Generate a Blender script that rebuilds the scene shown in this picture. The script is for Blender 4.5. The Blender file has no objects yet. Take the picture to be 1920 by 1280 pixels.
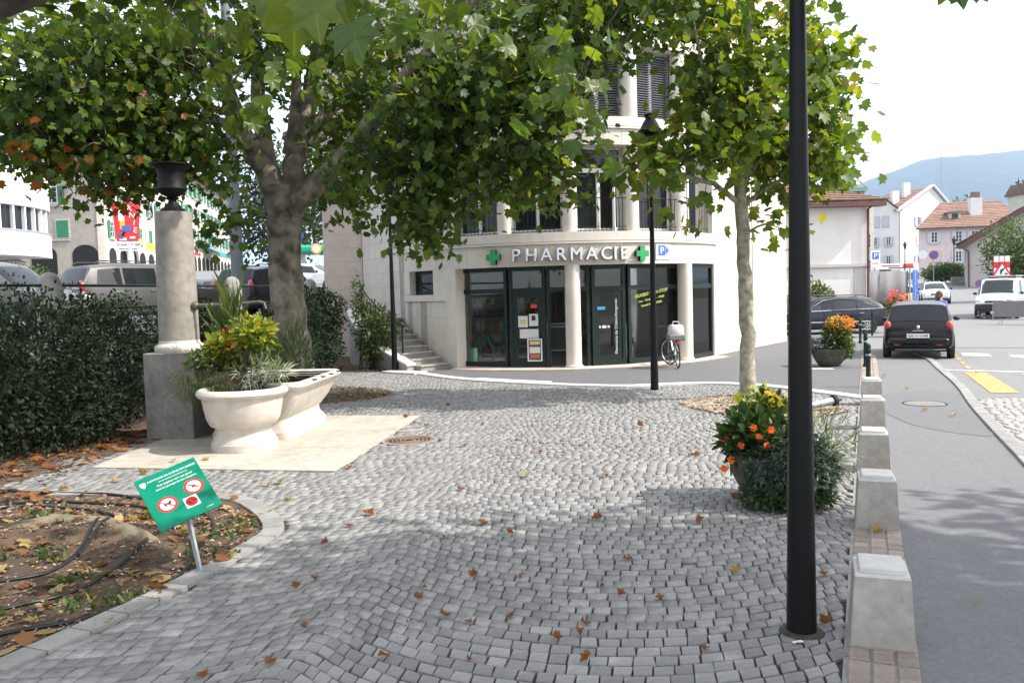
import bpy, math, random
import numpy as np
from mathutils import Vector, Matrix, Quaternion
R_ = math.radians
rnd = random.Random(7)
rng = np.random.default_rng(11)
scene = bpy.context.scene
COL = scene.collection
# ---------------------------------------------------------------- camera
F, EYE = 1557.0, 2.0
cam = bpy.data.cameras.new('camera'); camo = bpy.data.objects.new('camera', cam); COL.objects.link(camo)
cam.sensor_width = 36; cam.lens = F / 1920 * 36; cam.clip_end = 20000; cam.clip_start = .05
PITCH = math.atan((640 - 548) / F); ROLL = 0.027
_f = Vector((0, math.cos(PITCH), -math.sin(PITCH))); _r0 = Vector((1, 0, 0)); _u0 = _r0.cross(_f)
_r = _r0 * math.cos(ROLL) - _u0 * math.sin(ROLL); _u = _u0 * math.cos(ROLL) + _r0 * math.sin(ROLL)
camo.matrix_world = Matrix(((_r.x, _u.x, -_f.x, 0), (_r.y, _u.y, -_f.y, 0), (_r.z, _u.z, -_f.z, EYE), (0, 0, 0, 1)))
scene.camera = camo
# ---------------------------------------------------------------- sky, sun, exposure
SUN_AZ, SUN_EL = 103, 46
world = bpy.data.worlds.new('World'); scene.world = world; world.use_nodes = True
wn = world.node_tree; sky = wn.nodes.new('ShaderNodeTexSky'); sky.sky_type = 'NISHITA'; sky.sun_disc = False
sky.sun_elevation = R_(SUN_EL); sky.sun_rotation = R_(SUN_AZ); sky.air_density = 1.0; sky.dust_density = 4.0; sky.ozone_density = 1.0
vm = wn.nodes.new('ShaderNodeMix'); vm.data_type = 'RGBA'; vm.inputs[0].default_value = .55; vm.inputs[7].default_value = (7.6, 7.7, 7.9, 1)   # even white added over the sky, brightening it and lifting the shade
wn.links.new(sky.outputs[0], vm.inputs[6]); wn.links.new(vm.outputs[2], wn.nodes['Background'].inputs[0]); wn.nodes['Background'].inputs[1].default_value = 0.15
sl = bpy.data.lights.new('sun', 'SUN'); sl.energy = 3.3; sl.angle = R_(0.55); sl.color = (1, .955, .89)
so = bpy.data.objects.new('sun', sl); COL.objects.link(so)
SUND = Vector((math.cos(R_(SUN_EL)) * math.sin(R_(SUN_AZ)), math.cos(R_(SUN_EL)) * math.cos(R_(SUN_AZ)), math.sin(R_(SUN_EL))))
so.rotation_euler = SUND.to_track_quat('Z', 'Y').to_euler(); so.location = (30, -10, 40)
vs = scene.view_settings; vs.view_transform = 'Standard'; vs.look = 'None'; vs.gamma = 1; vs.use_curve_mapping = False; vs.exposure = 1.15
scene.render.engine = 'CYCLES'
scene.cycles.max_bounces = 8; scene.cycles.transparent_max_bounces = 16; scene.cycles.sample_clamp_indirect = 6
# ---------------------------------------------------------------- measuring helpers
def ray(x, y): return _f + _r * ((x - 960) / F) - _u * ((y - 640) / F)
def gp(x, y, z=0.0):
    d = ray(x, y); t = (z - EYE) / d.z; return Vector((d.x * t, d.y * t, z))
def at(x, y, Y):
    d = ray(x, y); t = Y / d.y; return Vector((d.x * t, Y, EYE + d.z * t))
def smooth(a, b, x):
    t = min(1, max(0, (x - a) / (b - a))); return t * t * (3 - 2 * t)
def hgt(x, y):                                   # the street climbs gently beyond the pharmacy
    return 0.5 * smooth(34, 60, y) + 1.6 * smooth(56, 95, y) + .6 * smooth(95, 150, y)
def hgl(x, y):                                   # the road above the plaza on the left
    return 1.35 + 3.4 * smooth(26, 80, y) + 2 * smooth(80, 160, y)
# ---------------------------------------------------------------- mesh helpers
class MB:
    def __init__(s): s.v = []; s.f = []
    def add(s, vs, fs):
        n = len(s.v); s.v += [tuple(p) for p in vs]; s.f += [tuple(i + n for i in f) for f in fs]; return s
    def box(s, c, d, rz=0, M=None, taper=(1, 1)):
        x, y, z = d[0] / 2, d[1] / 2, d[2] / 2
        P = [(-x, -y, -z), (x, -y, -z), (x, y, -z), (-x, y, -z)]
        P += [(a * taper[0], b * taper[1], z) for a, b, _ in P]
        cs, sn = math.cos(rz), math.sin(rz); Q = []
        for a, b, e in P:
            if M is not None: q = M @ Vector((a, b, e)); Q.append((c[0] + q.x, c[1] + q.y, c[2] + q.z))
            else: Q.append((c[0] + a * cs - b * sn, c[1] + a * sn + b * cs, c[2] + e))
        return s.add(Q, [(3, 2, 1, 0), (4, 5, 6, 7), (0, 1, 5, 4), (1, 2, 6, 5), (2, 3, 7, 6), (3, 0, 4, 7)])
    def bbox(s, c, d, rz=0, bev=.01):             # box with chamfered edges
        x, y, z = d[0] / 2, d[1] / 2, d[2] / 2; b = min(bev, x * .9, y * .9, z * .9)
        rings = [(x - b, y - b, -z), (x, y, -z + b), (x, y, z - b), (x - b, y - b, z)]
        V = []
        for (a, e, h) in rings:
            q = b if a == x else 0
            V += [(-a + q, -e, h), (a - q, -e, h), (a, -e + q, h), (a, e - q, h), (a - q, e, h), (-a + q, e, h), (-a, e - q, h), (-a, -e + q, h)]
        cs, sn = math.cos(rz), math.sin(rz)
        V = [(c[0] + a * cs - e * sn, c[1] + a * sn + e * cs, c[2] + h) for a, e, h in V]
        Fs = []
        for k in range(3):
            for i in range(8): j = (i + 1) % 8; Fs.append((k * 8 + i, k * 8 + j, k * 8 + 8 + j, k * 8 + 8 + i))
        Fs.append(tuple(range(24, 32))); Fs.append(tuple(range(7, -1, -1)))
        return s.add(V, Fs)
    def lathe(s, prof, c=(0, 0, 0), n=24, a0=0, a1=2 * math.pi, axis=None):
        full = abs(a1 - a0 - 2 * math.pi) < 1e-6; m = n if full else n + 1; V = []
        for r, z in prof:
            for i in range(m):
                a = a0 + (a1 - a0) * i / n; p = Vector((r * math.cos(a), r * math.sin(a), z))
                if axis is not None: p = axis @ p
                V.append((c[0] + p.x, c[1] + p.y, c[2] + p.z))
        Fs = []
        for k in range(len(prof) - 1):
            for i in range(n):
                j = (i + 1) % m; Fs.append((k * m + i, k * m + j, (k + 1) * m + j, (k + 1) * m + i))
        if full:
            if prof[0][0] > 1e-6: Fs.append(tuple(range(m - 1, -1, -1)))
            if prof[-1][0] > 1e-6: Fs.append(tuple((len(prof) - 1) * m + i for i in range(m)))
        return s.add(V, Fs)
    def cyl(s, c, r, h, n=16, r2=None): return s.lathe([(r, 0), (r2 if r2 is not None else r, h)], c, n)
    def tube(s, pts, rad, n=8, cap=True):
        pts = [Vector(p) for p in pts]; m = len(pts)
        if not hasattr(rad, '__len__'): rad = [rad] * m
        V = []; up = Vector((0, 0, 1)); prev = None
        for i, p in enumerate(pts):
            t = (pts[min(i + 1, m - 1)] - pts[max(i - 1, 0)]).normalized()
            if prev is None:
                a = up if abs(t.z) < .9 else Vector((1, 0, 0)); e = t.cross(a).normalized()
            else: e = (prev - t * prev.dot(t)).normalized()
            prev = e; b = t.cross(e)
            for k in range(n):
                an = 2 * math.pi * k / n; q = p + (e * math.cos(an) + b * math.sin(an)) * rad[i]; V.append(tuple(q))
        Fs = [(i * n + k, i * n + (k + 1) % n, (i + 1) * n + (k + 1) % n, (i + 1) * n + k) for i in range(m - 1) for k in range(n)]
        if cap: Fs += [tuple(range(n - 1, -1, -1)), tuple((m - 1) * n + k for k in range(n))]
        return s.add(V, Fs)
    def prism(s, poly, z0, z1):
        n = len(poly); V = [(x, y, z0) for x, y in poly] + [(x, y, z1) for x, y in poly]
        return s.add(V, [tuple(range(n - 1, -1, -1)), tuple(range(n, 2 * n))] + [(i, (i + 1) % n, n + (i + 1) % n, n + i) for i in range(n)])
    def slab(s, P, nrm, t):                       # planar polygon P (3D), thickened along nrm
        n = len(P); nrm = Vector(nrm).normalized() * t; V = [tuple(p) for p in P] + [tuple(Vector(p) + nrm) for p in P]
        return s.add(V, [tuple(range(n - 1, -1, -1)), tuple(range(n, 2 * n))] + [(i, (i + 1) % n, n + (i + 1) % n, n + i) for i in range(n)])
    def ring(s, C, r0, r1, a0, a1, z0, z1, n=24): # arc solid; angle 0 faces -Y, positive towards +X
        V = []
        for i in range(n + 1):
            a = a0 + (a1 - a0) * i / n; sx, sy = math.sin(a), -math.cos(a)
            V += [(C[0] + r0 * sx, C[1] + r0 * sy, z0), (C[0] + r1 * sx, C[1] + r1 * sy, z0), (C[0] + r1 * sx, C[1] + r1 * sy, z1), (C[0] + r0 * sx, C[1] + r0 * sy, z1)]
        Fs = []
        for i in range(n):
            a, b = i * 4, i * 4 + 4
            for k in range(4): Fs.append((a + k, b + k, b + (k + 1) % 4, a + (k + 1) % 4))
        Fs += [(0, 1, 2, 3), (n * 4 + 3, n * 4 + 2, n * 4 + 1, n * 4)]
        return s.add(V, Fs)
    def sphere(s, c, r, n=10, m=6):
        prof = [(max(1e-4, math.sin(math.pi * i / m)) , -math.cos(math.pi * i / m)) for i in range(m + 1)]
        rr = r if hasattr(r, '__len__') else (r, r, r); k = len(s.v)
        s.lathe(prof, (0, 0, 0), n)
        s.v[k:] = [(c[0] + x * rr[0], c[1] + y * rr[1], c[2] + z * rr[2]) for x, y, z in s.v[k:]]; return s
    def mesh(s, smooth=False, ang=40):
        me = bpy.data.meshes.new('m'); me.from_pydata(s.v, [], s.f); me.update()
        if smooth: soften(me, ang)
        return me
    def build(s, name, m, parent=None, smooth=False, world=False, ang=40, **kw):
        if world and parent is not None:
            M = parent.matrix_basis.inverted(); s.v = [tuple(M @ Vector(p)) for p in s.v]
        return link(name, s.mesh(smooth, ang), m, parent, **kw)
def soften(me, ang=40):
    me.polygons.foreach_set('use_smooth', [True] * len(me.polygons))
    me.set_sharp_from_angle(angle=R_(ang))
def link(name, me, m, parent=None, loc=None, rot=None, kind=None, label=None, cat=None, group=None):
    o = bpy.data.objects.new(name, me); COL.objects.link(o)
    if m is not None and not me.materials: me.materials.append(M_(m))
    if parent is not None: o.parent = parent
    if loc is not None: o.location = loc
    if rot is not None: o.rotation_euler = rot
    return tag(o, label, cat, group, kind)
def tag(o, label=None, cat=None, group=None, kind=None):
    if label: o['label'] = label
    if cat: o['category'] = cat
    if group: o['group'] = group
    if kind: o['kind'] = kind
    return o
def thing(name, label, cat, loc=(0, 0, 0), rz=0, group=None):
    o = bpy.data.objects.new(name, None); COL.objects.link(o); o.location = loc; o.rotation_euler = (0, 0, rz); o.empty_display_size = .2
    return tag(o, label, cat, group)
def copy_tree(o, parent=None, label=None, loc=None, rz=None):
    c = o.copy(); COL.objects.link(c); c.parent = parent
    if label: c['label'] = label
    if loc is not None: c.location = loc
    if rz is not None: c.rotation_euler = (0, 0, rz)
    for ch in list(o.children): copy_tree(ch, c)
    return c
def tri_mesh(V, T):
    me = bpy.data.meshes.new('m'); V = np.asarray(V, np.float32); T = np.asarray(T, np.int32); k = T.shape[1]
    me.vertices.add(len(V)); me.vertices.foreach_set('co', V.ravel())
    me.loops.add(T.size); me.loops.foreach_set('vertex_index', T.ravel())
    me.polygons.add(len(T)); me.polygons.foreach_set('loop_start', np.arange(len(T), dtype=np.int32) * k)
    me.update(calc_edges=True); return me
def scatter(tv, tf, A, P):                        # template verts (n,3), faces, 3x3 matrices (N,3,3), positions (N,3)
    tv = np.asarray(tv, float); tf = np.asarray(tf); N, n = len(P), len(tv)
    V = np.einsum('nij,kj->nki', A, tv) + np.asarray(P)[:, None, :]
    T = tf[None] + (np.arange(N) * n)[:, None, None]
    return tri_mesh(V.reshape(-1, 3), T.reshape(-1, tf.shape[1]))
def text_mesh(t, size, ext=.0, bevel=0, align='CENTER', space=1.0):
    c = bpy.data.curves.new('t', 'FONT'); c.body = t; c.size = size; c.extrude = ext; c.bevel_depth = bevel; c.align_x = align; c.space_character = space
    c.resolution_u = 3
    o = bpy.data.objects.new('t', c); COL.objects.link(o); dg = bpy.context.evaluated_depsgraph_get()
    me = bpy.data.meshes.new_from_object(o.evaluated_get(dg)); bpy.data.objects.remove(o); bpy.data.curves.remove(c)
    me.materials.clear(); return me
def xform(me, M): me.transform(M); return me
# ---------------------------------------------------------------- materials
MATS = {}; DEFS = {}
def M_(n):
    if n not in MATS: MATS[n] = DEFS[n](n)
    return MATS[n]
def pm(name, col, rough=.7, var=.12, scale=6, bump=0, bscale=None, rand=0, island=0, metal=0, spec=.5, col2=None, stain=0, coat=0, emit=0, detail=5, bdist=.01):
    def mk(n):
        m = bpy.data.materials.new(n); m.use_nodes = True; t = m.node_tree; N = t.nodes; L = t.links; b = N['Principled BSDF']
        b.inputs['Roughness'].default_value = rough; b.inputs['Metallic'].default_value = metal; b.inputs['Specular IOR Level'].default_value = spec
        b.inputs['Coat Weight'].default_value = coat; b.inputs['Coat Roughness'].default_value = .06
        tc = N.new('ShaderNodeTexCoord'); nz = N.new('ShaderNodeTexNoise'); nz.inputs['Scale'].default_value = scale; nz.inputs['Detail'].default_value = detail
        L.new(tc.outputs['Object'], nz.inputs['Vector'])
        rp = N.new('ShaderNodeValToRGB'); c = Vector(col); c2 = Vector(col2) if col2 else c * (1 - var * 1.4)
        rp.color_ramp.elements[0].position = .32; rp.color_ramp.elements[1].position = .68
        rp.color_ramp.elements[0].color = (*c2, 1); rp.color_ramp.elements[1].color = (*(c * (1 + var * .6)), 1)
        L.new(nz.outputs[0], rp.inputs[0]); out = rp.outputs[0]
        if stain:
            n2 = N.new('ShaderNodeTexNoise'); n2.inputs['Scale'].default_value = scale * .18; n2.inputs['Detail'].default_value = 7; n2.inputs['Roughness'].default_value = .65
            L.new(tc.outputs['Object'], n2.inputs['Vector']); mr = N.new('ShaderNodeMapRange'); mr.inputs[1].default_value = .42; mr.inputs[2].default_value = .7; mr.inputs[3].default_value = 1; mr.inputs[4].default_value = 1 - stain
            L.new(n2.outputs[0], mr.inputs[0]); mx = N.new('ShaderNodeMix'); mx.data_type = 'RGBA'; mx.blend_type = 'MULTIPLY'; mx.inputs[0].default_value = 1
            L.new(out, mx.inputs[6]); L.new(mr.outputs[0], mx.inputs[7]); out = mx.outputs[2]
        if rand or island:
            if rand: oi = N.new('ShaderNodeObjectInfo'); src = oi.outputs['Random']; k = rand
            else: ge = N.new('ShaderNodeNewGeometry'); src = ge.outputs['Random Per Island']; k = island
            mr = N.new('ShaderNodeMapRange'); mr.inputs[3].default_value = 1 - k; mr.inputs[4].default_value = 1 + k
            L.new(src, mr.inputs[0]); mx = N.new('ShaderNodeMix'); mx.data_type = 'RGBA'; mx.blend_type = 'MULTIPLY'; mx.inputs[0].default_value = 1
            L.new(out, mx.inputs[6]); L.new(mr.outputs[0], mx.inputs[7]); out = mx.outputs[2]
        L.new(out, b.inputs['Base Color'])
        if bump:
            nb = N.new('ShaderNodeTexNoise'); nb.inputs['Scale'].default_value = bscale or scale * 8; nb.inputs['Detail'].default_value = 6
            L.new(tc.outputs['Object'], nb.inputs['Vector']); bp = N.new('ShaderNodeBump'); bp.inputs['Strength'].default_value = bump; bp.inputs['Distance'].default_value = bdist
            L.new(nb.outputs[0], bp.inputs['Height']); L.new(bp.outputs[0], b.inputs['Normal'])
        if emit: L.new(out, b.inputs['Emission Color']); b.inputs['Emission Strength'].default_value = emit
        return m
    DEFS[name] = mk
def leafmat(name, cols, trans=.45, rough=.45, vein=0):
    def mk(n):
        m = bpy.data.materials.new(n); m.use_nodes = True; t = m.node_tree; N = t.nodes; L = t.links; b = N['Principled BSDF']
        ge = N.new('ShaderNodeNewGeometry'); rp = N.new('ShaderNodeValToRGB'); rp.color_ramp.interpolation = 'LINEAR'
        el = rp.color_ramp.elements
        while len(el) < len(cols): el.new(.5)
        for e, (p, c) in zip(el, cols): e.position = p; e.color = (*c, 1)
        L.new(ge.outputs['Random Per Island'], rp.inputs[0]); L.new(rp.outputs[0], b.inputs['Base Color'])
        b.inputs['Roughness'].default_value = rough; b.inputs['Specular IOR Level'].default_value = .35
        tr = N.new('ShaderNodeBsdfTranslucent'); hs = N.new('ShaderNodeMix'); hs.data_type = 'RGBA'; hs.blend_type = 'MULTIPLY'; hs.inputs[0].default_value = 1
        hs.inputs[7].default_value = (2.2, 1.9, .7, 1); L.new(rp.outputs[0], hs.inputs[6]); L.new(hs.outputs[2], tr.inputs[0])
        mx = N.new('ShaderNodeMixShader'); mx.inputs[0].default_value = trans; L.new(b.outputs[0], mx.inputs[1]); L.new(tr.outputs[0], mx.inputs[2])
        L.new(mx.outputs[0], N['Material Output'].inputs[0]); return m
    DEFS[name] = mk
def glassmat(name, tint=(.75, .8, .8), refl=1.45, dark=0, dcol=(.02, .025, .03)):
    def mk(n):                                    # thin pane: see-through with fresnel reflection, optionally tinted
        m = bpy.data.materials.new(n); m.use_nodes = True; t = m.node_tree; N = t.nodes; L = t.links; N.remove(N['Principled BSDF'])
        tr = N.new('ShaderNodeBsdfTransparent'); tr.inputs[0].default_value = (*tint, 1); gl = N.new('ShaderNodeBsdfGlossy'); gl.inputs['Roughness'].default_value = .015
        fr = N.new('ShaderNodeFresnel'); fr.inputs[0].default_value = refl; mx = N.new('ShaderNodeMixShader'); base = tr.outputs[0]
        if dark:
            df = N.new('ShaderNodeBsdfDiffuse'); df.inputs[0].default_value = (*dcol, 1); m2 = N.new('ShaderNodeMixShader'); m2.inputs[0].default_value = dark
            L.new(tr.outputs[0], m2.inputs[1]); L.new(df.outputs[0], m2.inputs[2]); base = m2.outputs[0]
        L.new(fr.outputs[0], mx.inputs[0]); L.new(base, mx.inputs[1]); L.new(gl.outputs[0], mx.inputs[2]); L.new(mx.outputs[0], N['Material Output'].inputs[0]); return m
    DEFS[name] = mk
pm('sett', (.25, .244, .235), .75, .16, 22, .5, 160, island=.22, stain=.25, bdist=.004)
pm('sett_one', (.25, .244, .235), .75, .16, 22, .5, 160, rand=.22, stain=.25, bdist=.004)
pm('joint', (.06, .05, .038), .95, .4, 30, .6, 200)
pm('asphalt', (.135, .135, .14), .9, .16, 40, .6, 300, stain=.18, bdist=.004)
pm('asphalt_old', (.205, .205, .205), .9, .14, 30, .5, 300, stain=.16, bdist=.004)
pm('asphalt_patch', (.17, .17, .175), .9, .12, 40, .6, 300, stain=.12, bdist=.004)
pm('soil', (.115, .072, .045), .95, .5, 5, .9, 60, col2=(.06, .04, .027), bdist=.03)
pm('soil_moss', (.10, .085, .05), .95, .4, 6, .9, 60, col2=(.055, .06, .03), bdist=.03)
pm('terrain', (.07, .10, .045), .95, .3, .2)
pm('limestone', (.63, .575, .50), .7, .06, 3, .12, 120, stain=.1, rand=.035)
pm('limestone_smooth', (.65, .60, .53), .6, .05, 3, .08, 120, stain=.1)
pm('limestone_pink', (.60, .50, .43), .7, .06, 3, .12, 120, stain=.1, rand=.035)
pm('stone_fountain', (.57, .52, .455), .6, .1, 6, .2, 90, stain=.22)
pm('stone_slab', (.46, .42, .355), .75, .14, 7, .25, 90, stain=.2, rand=.05)
pm('stone_column', (.30, .27, .235), .7, .14, 10, .3, 130, stain=.3)
pm('stone_pedestal', (.26, .245, .225), .8, .14, 14, .35, 150, stain=.4)
pm('kerb_white', (.66, .645, .62), .7, .06, 12, .2, 160, stain=.12)
pm('kerb_gray', (.29, .28, .262), .8, .12, 12, .4, 160, stain=.2, rand=.1)
pm('brick_pink', (.30, .245, .205), .85, .16, 18, .5, 160, rand=.2, stain=.2, bdist=.004)
pm('bollard_stone', (.42, .39, .345), .8, .12, 12, .45, 120, stain=.3)
pm('bollard_cap', (.60, .58, .545), .7, .08, 12, .3, 120, stain=.15)
pm('black_paint', (.006, .0065, .007), .42, .2, 30, .08, 90, spec=.22)
pm('green_paint', (.008, .022, .019), .45, .2, 20, spec=.3)
pm('frame_green', (.010, .020, .019), .45, .1, 20, spec=.3)
pm('white_frame', (.72, .72, .71), .45, .03, 8)
pm('white_paint', (.8, .8, .79), .5, .03, 8)
pm('road_white', (.62, .62, .61), .8, .12, 30, stain=.35)
pm('road_yellow', (.50, .33, .12), .8, .14, 30, stain=.35)
pm('bark', (.30, .255, .19), .9, .35, 4.5, .7, 26, col2=(.075, .065, .045), stain=.45, bdist=.03)
pm('bark_young', (.36, .33, .25), .85, .3, 9, .6, 40, col2=(.17, .16, .11), stain=.35, bdist=.02)
pm('bark_dark', (.09, .075, .06), .9, .3, 6, .6, 30, bdist=.03)
pm('twig', (.07, .055, .04), .9, .3, 9)
pm('chips', (.42, .33, .25), .9, .2, 20, island=.45)
pm('litter', (.20, .12, .07), .9, .3, 20, island=.6)
pm('iron', (.008, .008, .009), .55, .3, 20, .3, 60, spec=.2)
pm('rust', (.22, .145, .105), .7, .25, 18, .4, 120)
pm('bronze', (.13, .12, .085), .5, .4, 30, .3, 100)
pm('steel', (.45, .46, .47), .35, .1, 12, metal=.8)
pm('galv', (.36, .38, .40), .5, .12, 9, metal=.3)
pm('rubber', (.012, .012, .013), .75, .1, 20)
pm('hose', (.012, .012, .013), .45, .1, 20)
pm('concrete', (.34, .32, .29), .9, .15, 6, .4, 90, stain=.35)
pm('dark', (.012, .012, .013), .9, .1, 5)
pm('inside_wall', (.48, .44, .40), .9, .06, 3)
pm('inside_floor', (.48, .44, .40), .5, .06, 3)
pm('cross_green', (.02, .32, .10), .4, .04, 5)
pm('sign_green', (.0, .20, .115), .35, .12, 4, stain=.15)
pm('sign_red', (.62, .03, .03), .4, .04, 5)
pm('sign_white', (.8, .8, .8), .5, .02, 5)
pm('sign_blue', (.05, .14, .50), .4, .04, 5)
pm('ink', (.02, .02, .02), .5, .02, 5)
pm('yellow', (.75, .45, .04), .5, .04, 5)
pm('orange', (.80, .22, .05), .6, .04, 5)
pm('lime', (.60, .68, .16), .6, .04, 5)
pm('tile_roof', (.29, .165, .125), .85, .2, 6, rand=.2, stain=.3)
pm('tile_dark', (.21, .125, .09), .85, .2, 6, rand=.2, stain=.3)
leafmat('plane_leaf', [(0, (.026, .056, .011)), (.45, (.044, .090, .014)), (.85, (.072, .122, .018)), (1, (.11, .14, .022))], .44)
leafmat('plane_leaf_light', [(0, (.042, .088, .013)), (.5, (.072, .128, .018)), (.85, (.11, .165, .022)), (1, (.18, .19, .03))], .45)
leafmat('plane_leaf_sunlit', [(0, (.060, .115, .016)), (.5, (.10, .165, .022)), (.85, (.16, .21, .03)), (1, (.26, .25, .04))], .5)  # brighter copy of the leaf: sunlit look put into the colour
leafmat('plane_leaf_autumn', [(0, (.16, .09, .02)), (.5, (.25, .10, .025)), (1, (.30, .07, .02))], .45)
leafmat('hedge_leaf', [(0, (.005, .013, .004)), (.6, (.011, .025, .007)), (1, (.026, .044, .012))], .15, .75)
leafmat('shrub_leaf', [(0, (.035, .065, .018)), (.6, (.065, .11, .028)), (1, (.12, .15, .04))], .3)
leafmat('yellow_leaf', [(0, (.06, .12, .02)), (.5, (.20, .26, .03)), (1, (.42, .36, .05))], .35)
leafmat('silver_leaf', [(0, (.16, .20, .14)), (1, (.38, .42, .34))], .2)
leafmat('fern_leaf', [(0, (.05, .085, .03)), (1, (.12, .16, .06))], .3)
leafmat('fallen_leaf', [(0, (.17, .065, .03)), (1, (.27, .12, .045))], .25, .7)
leafmat('fallen_leaf_pale', [(0, (.30, .21, .07)), (1, (.40, .31, .15))], .25, .7)
leafmat('flower_orange', [(0, (.75, .13, .02)), (1, (.85, .22, .03))], .2)
leafmat('flower_red', [(0, (.60, .03, .04)), (1, (.75, .08, .08))], .2)
leafmat('flower_yellow', [(0, (.50, .24, .03)), (1, (.60, .38, .06))], .2)
leafmat('flower_violet', [(0, (.22, .14, .45)), (1, (.36, .26, .6))], .2)
glassmat('shop_glass', (.86, .90, .89), 1.55)
glassmat('house_glass', (.5, .55, .55), 1.5, .8)
glassmat('car_glass', (.5, .58, .55), 1.5, .55)
# ---------------------------------------------------------------- leaves and crowns
LEAF_V = np.array([(0, 0, 0), (.24, -.03, .03), (.54, .16, .02), (.385, .36, .05), (.50, .70, -.04), (.235, .67, .03), (0, 1, -.12),
                   (-.235, .67, .03), (-.50, .70, -.04), (-.385, .36, .05), (-.54, .16, .02), (-.24, -.03, .03), (0, .36, -.05)])
LEAF_F = np.array([(12, i, (i + 1) % 12) for i in range(12)])
OVAL_V = np.array([(0, 0, 0), (.26, .35, .06), (.2, .7, .03), (0, 1, -.05), (-.2, .7, .03), (-.26, .35, .06)])
OVAL_F = np.array([(0, 1, 3), (1, 2, 3), (0, 3, 5), (3, 4, 5)])
BLADE_V = np.array([(-.03, 0, 0), (.03, 0, 0), (.04, .5, .06), (-.04, .5, .06), (0, 1, -.12)])
BLADE_F = np.array([(0, 1, 2), (0, 2, 3), (3, 2, 4)])
def orient(ax, nr, size):
    ax = ax / np.linalg.norm(ax, axis=1, keepdims=True); nr = nr - ax * (nr * ax).sum(1, keepdims=True); nr /= np.linalg.norm(nr, axis=1, keepdims=True) + 1e-9
    sx = np.cross(ax, nr); return np.stack([sx, ax, nr], axis=2) * np.asarray(size)[:, None, None]
def leaf_cloud(P, out, size, g, flat=.75, droop=.55, sizev=.3):
    N = len(P); nr = g.normal(0, flat, (N, 3)) + np.array([0, 0, 1.0]); ax = out + g.normal(0, .6, (N, 3)) + np.array([0, 0, -droop])
    return orient(ax, nr, size * (1 + g.uniform(-sizev, sizev, N)))
def grow_tree(name, label, base, limbs, blobs, ncl, lpc, size, mats, bark, seed, group=None, spread=.34, avoid=None, keep=None, twig_r=.012, cat='tree', autumn=None):
    g = np.random.default_rng(seed); o = thing(name, label, cat, base, 0, group); b = Vector(base)
    mb = MB(); nodes = []
    for pts, rad in limbs:
        pp = [Vector(p) - b for p in pts]; Q = []; RR = []
        for i in range(len(pp) - 1):              # subdivide and roughen
            for k in range(4):
                t = k / 4; p = pp[i].lerp(pp[i + 1], t); r = rad[i] * (1 - t) + rad[i + 1] * t
                if i or k: p = p + Vector(g.normal(0, r * .10, 3))
                Q.append(p); RR.append(r * (1 + g.normal(0, .03)))
        Q.append(pp[-1]); RR.append(rad[-1]); mb.tube(Q, RR, 12 if rad[0] > .1 else 7)
        nodes += [tuple(q) for q in Q[len(Q) // 3 if len(pts) > 2 and pts[0] == limbs[0][0][0] else 0:]]
    mb.build('trunk', bark, o, True, ang=80)
    w = np.array([x[2] for x in blobs], float); w /= w.sum(); C = []
    while len(C) < ncl:
        k = g.choice(len(blobs), p=w); c, r, _ = blobs[k]; d = g.normal(0, 1, 3); d /= np.linalg.norm(d); d *= g.uniform(0, 1) ** .45
        p = np.array(c) + d * np.array(r)
        if keep and not keep(p): continue
        C.append(p - np.array(base))
    C = np.array(C); nd = np.array(nodes); tw = MB()
    order = np.argsort(np.min(np.linalg.norm(C[:, None] - nd[None, ::3], axis=2), axis=1)); used = [tuple(n) for n in nodes]; arr = np.array(used + [(0, 0, 0)] * ncl); n0 = len(used)
    outs = np.zeros_like(C)
    for i in order:
        p = C[i]; d = np.linalg.norm(arr[:n0] - p, axis=1) + .25 * np.maximum(0, arr[:n0, 2] - p[2] - .2); j = int(np.argmin(d)); q = arr[j]
        mid = (p + q) / 2 + g.normal(0, .06, 3) + np.array([0, 0, .08 * d[j]]); dd = np.linalg.norm(p - q)
        tw.tube([q, mid, p], [twig_r * (1 + dd * .5), twig_r * .8, twig_r * .4], 4, False); arr[n0] = p; n0 += 1
        outs[i] = (p - q) / (dd + 1e-6)
        if dd > .8: arr[n0 - 1] = p
    tw.build('twigs', bark if bark != 'bark_young' else 'twig', o, True, kind='stuff')
    sel = np.repeat(np.arange(ncl), lpc); P = C[sel] + g.normal(0, spread, (len(sel), 3)) * np.array([1, 1, .8])
    if avoid: ok = np.array([not avoid(p + np.array(base)) for p in P]); P = P[ok]; sel = sel[ok]
    A = leaf_cloud(P, outs[sel] * .8, size, g)
    grp = g.uniform(0, 1, ncl)[sel]
    if autumn: ac = np.array([autumn(c + np.array(base)) for c in C])[sel] * g.uniform(0, 1, len(sel)) > .45
    else: ac = np.zeros(len(sel), bool)
    lightm = (grp > .5) & ~ac; dk = ~lightm & ~ac
    for msk, mm, nm in ((dk, mats[0], 'crown'), (lightm, mats[1], 'crown'), (ac, 'plane_leaf_autumn', 'crown')):
        if msk.sum(): link(nm, scatter(LEAF_V, LEAF_F, A[msk], P[msk]), mm, o, kind='stuff')
    return o
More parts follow.
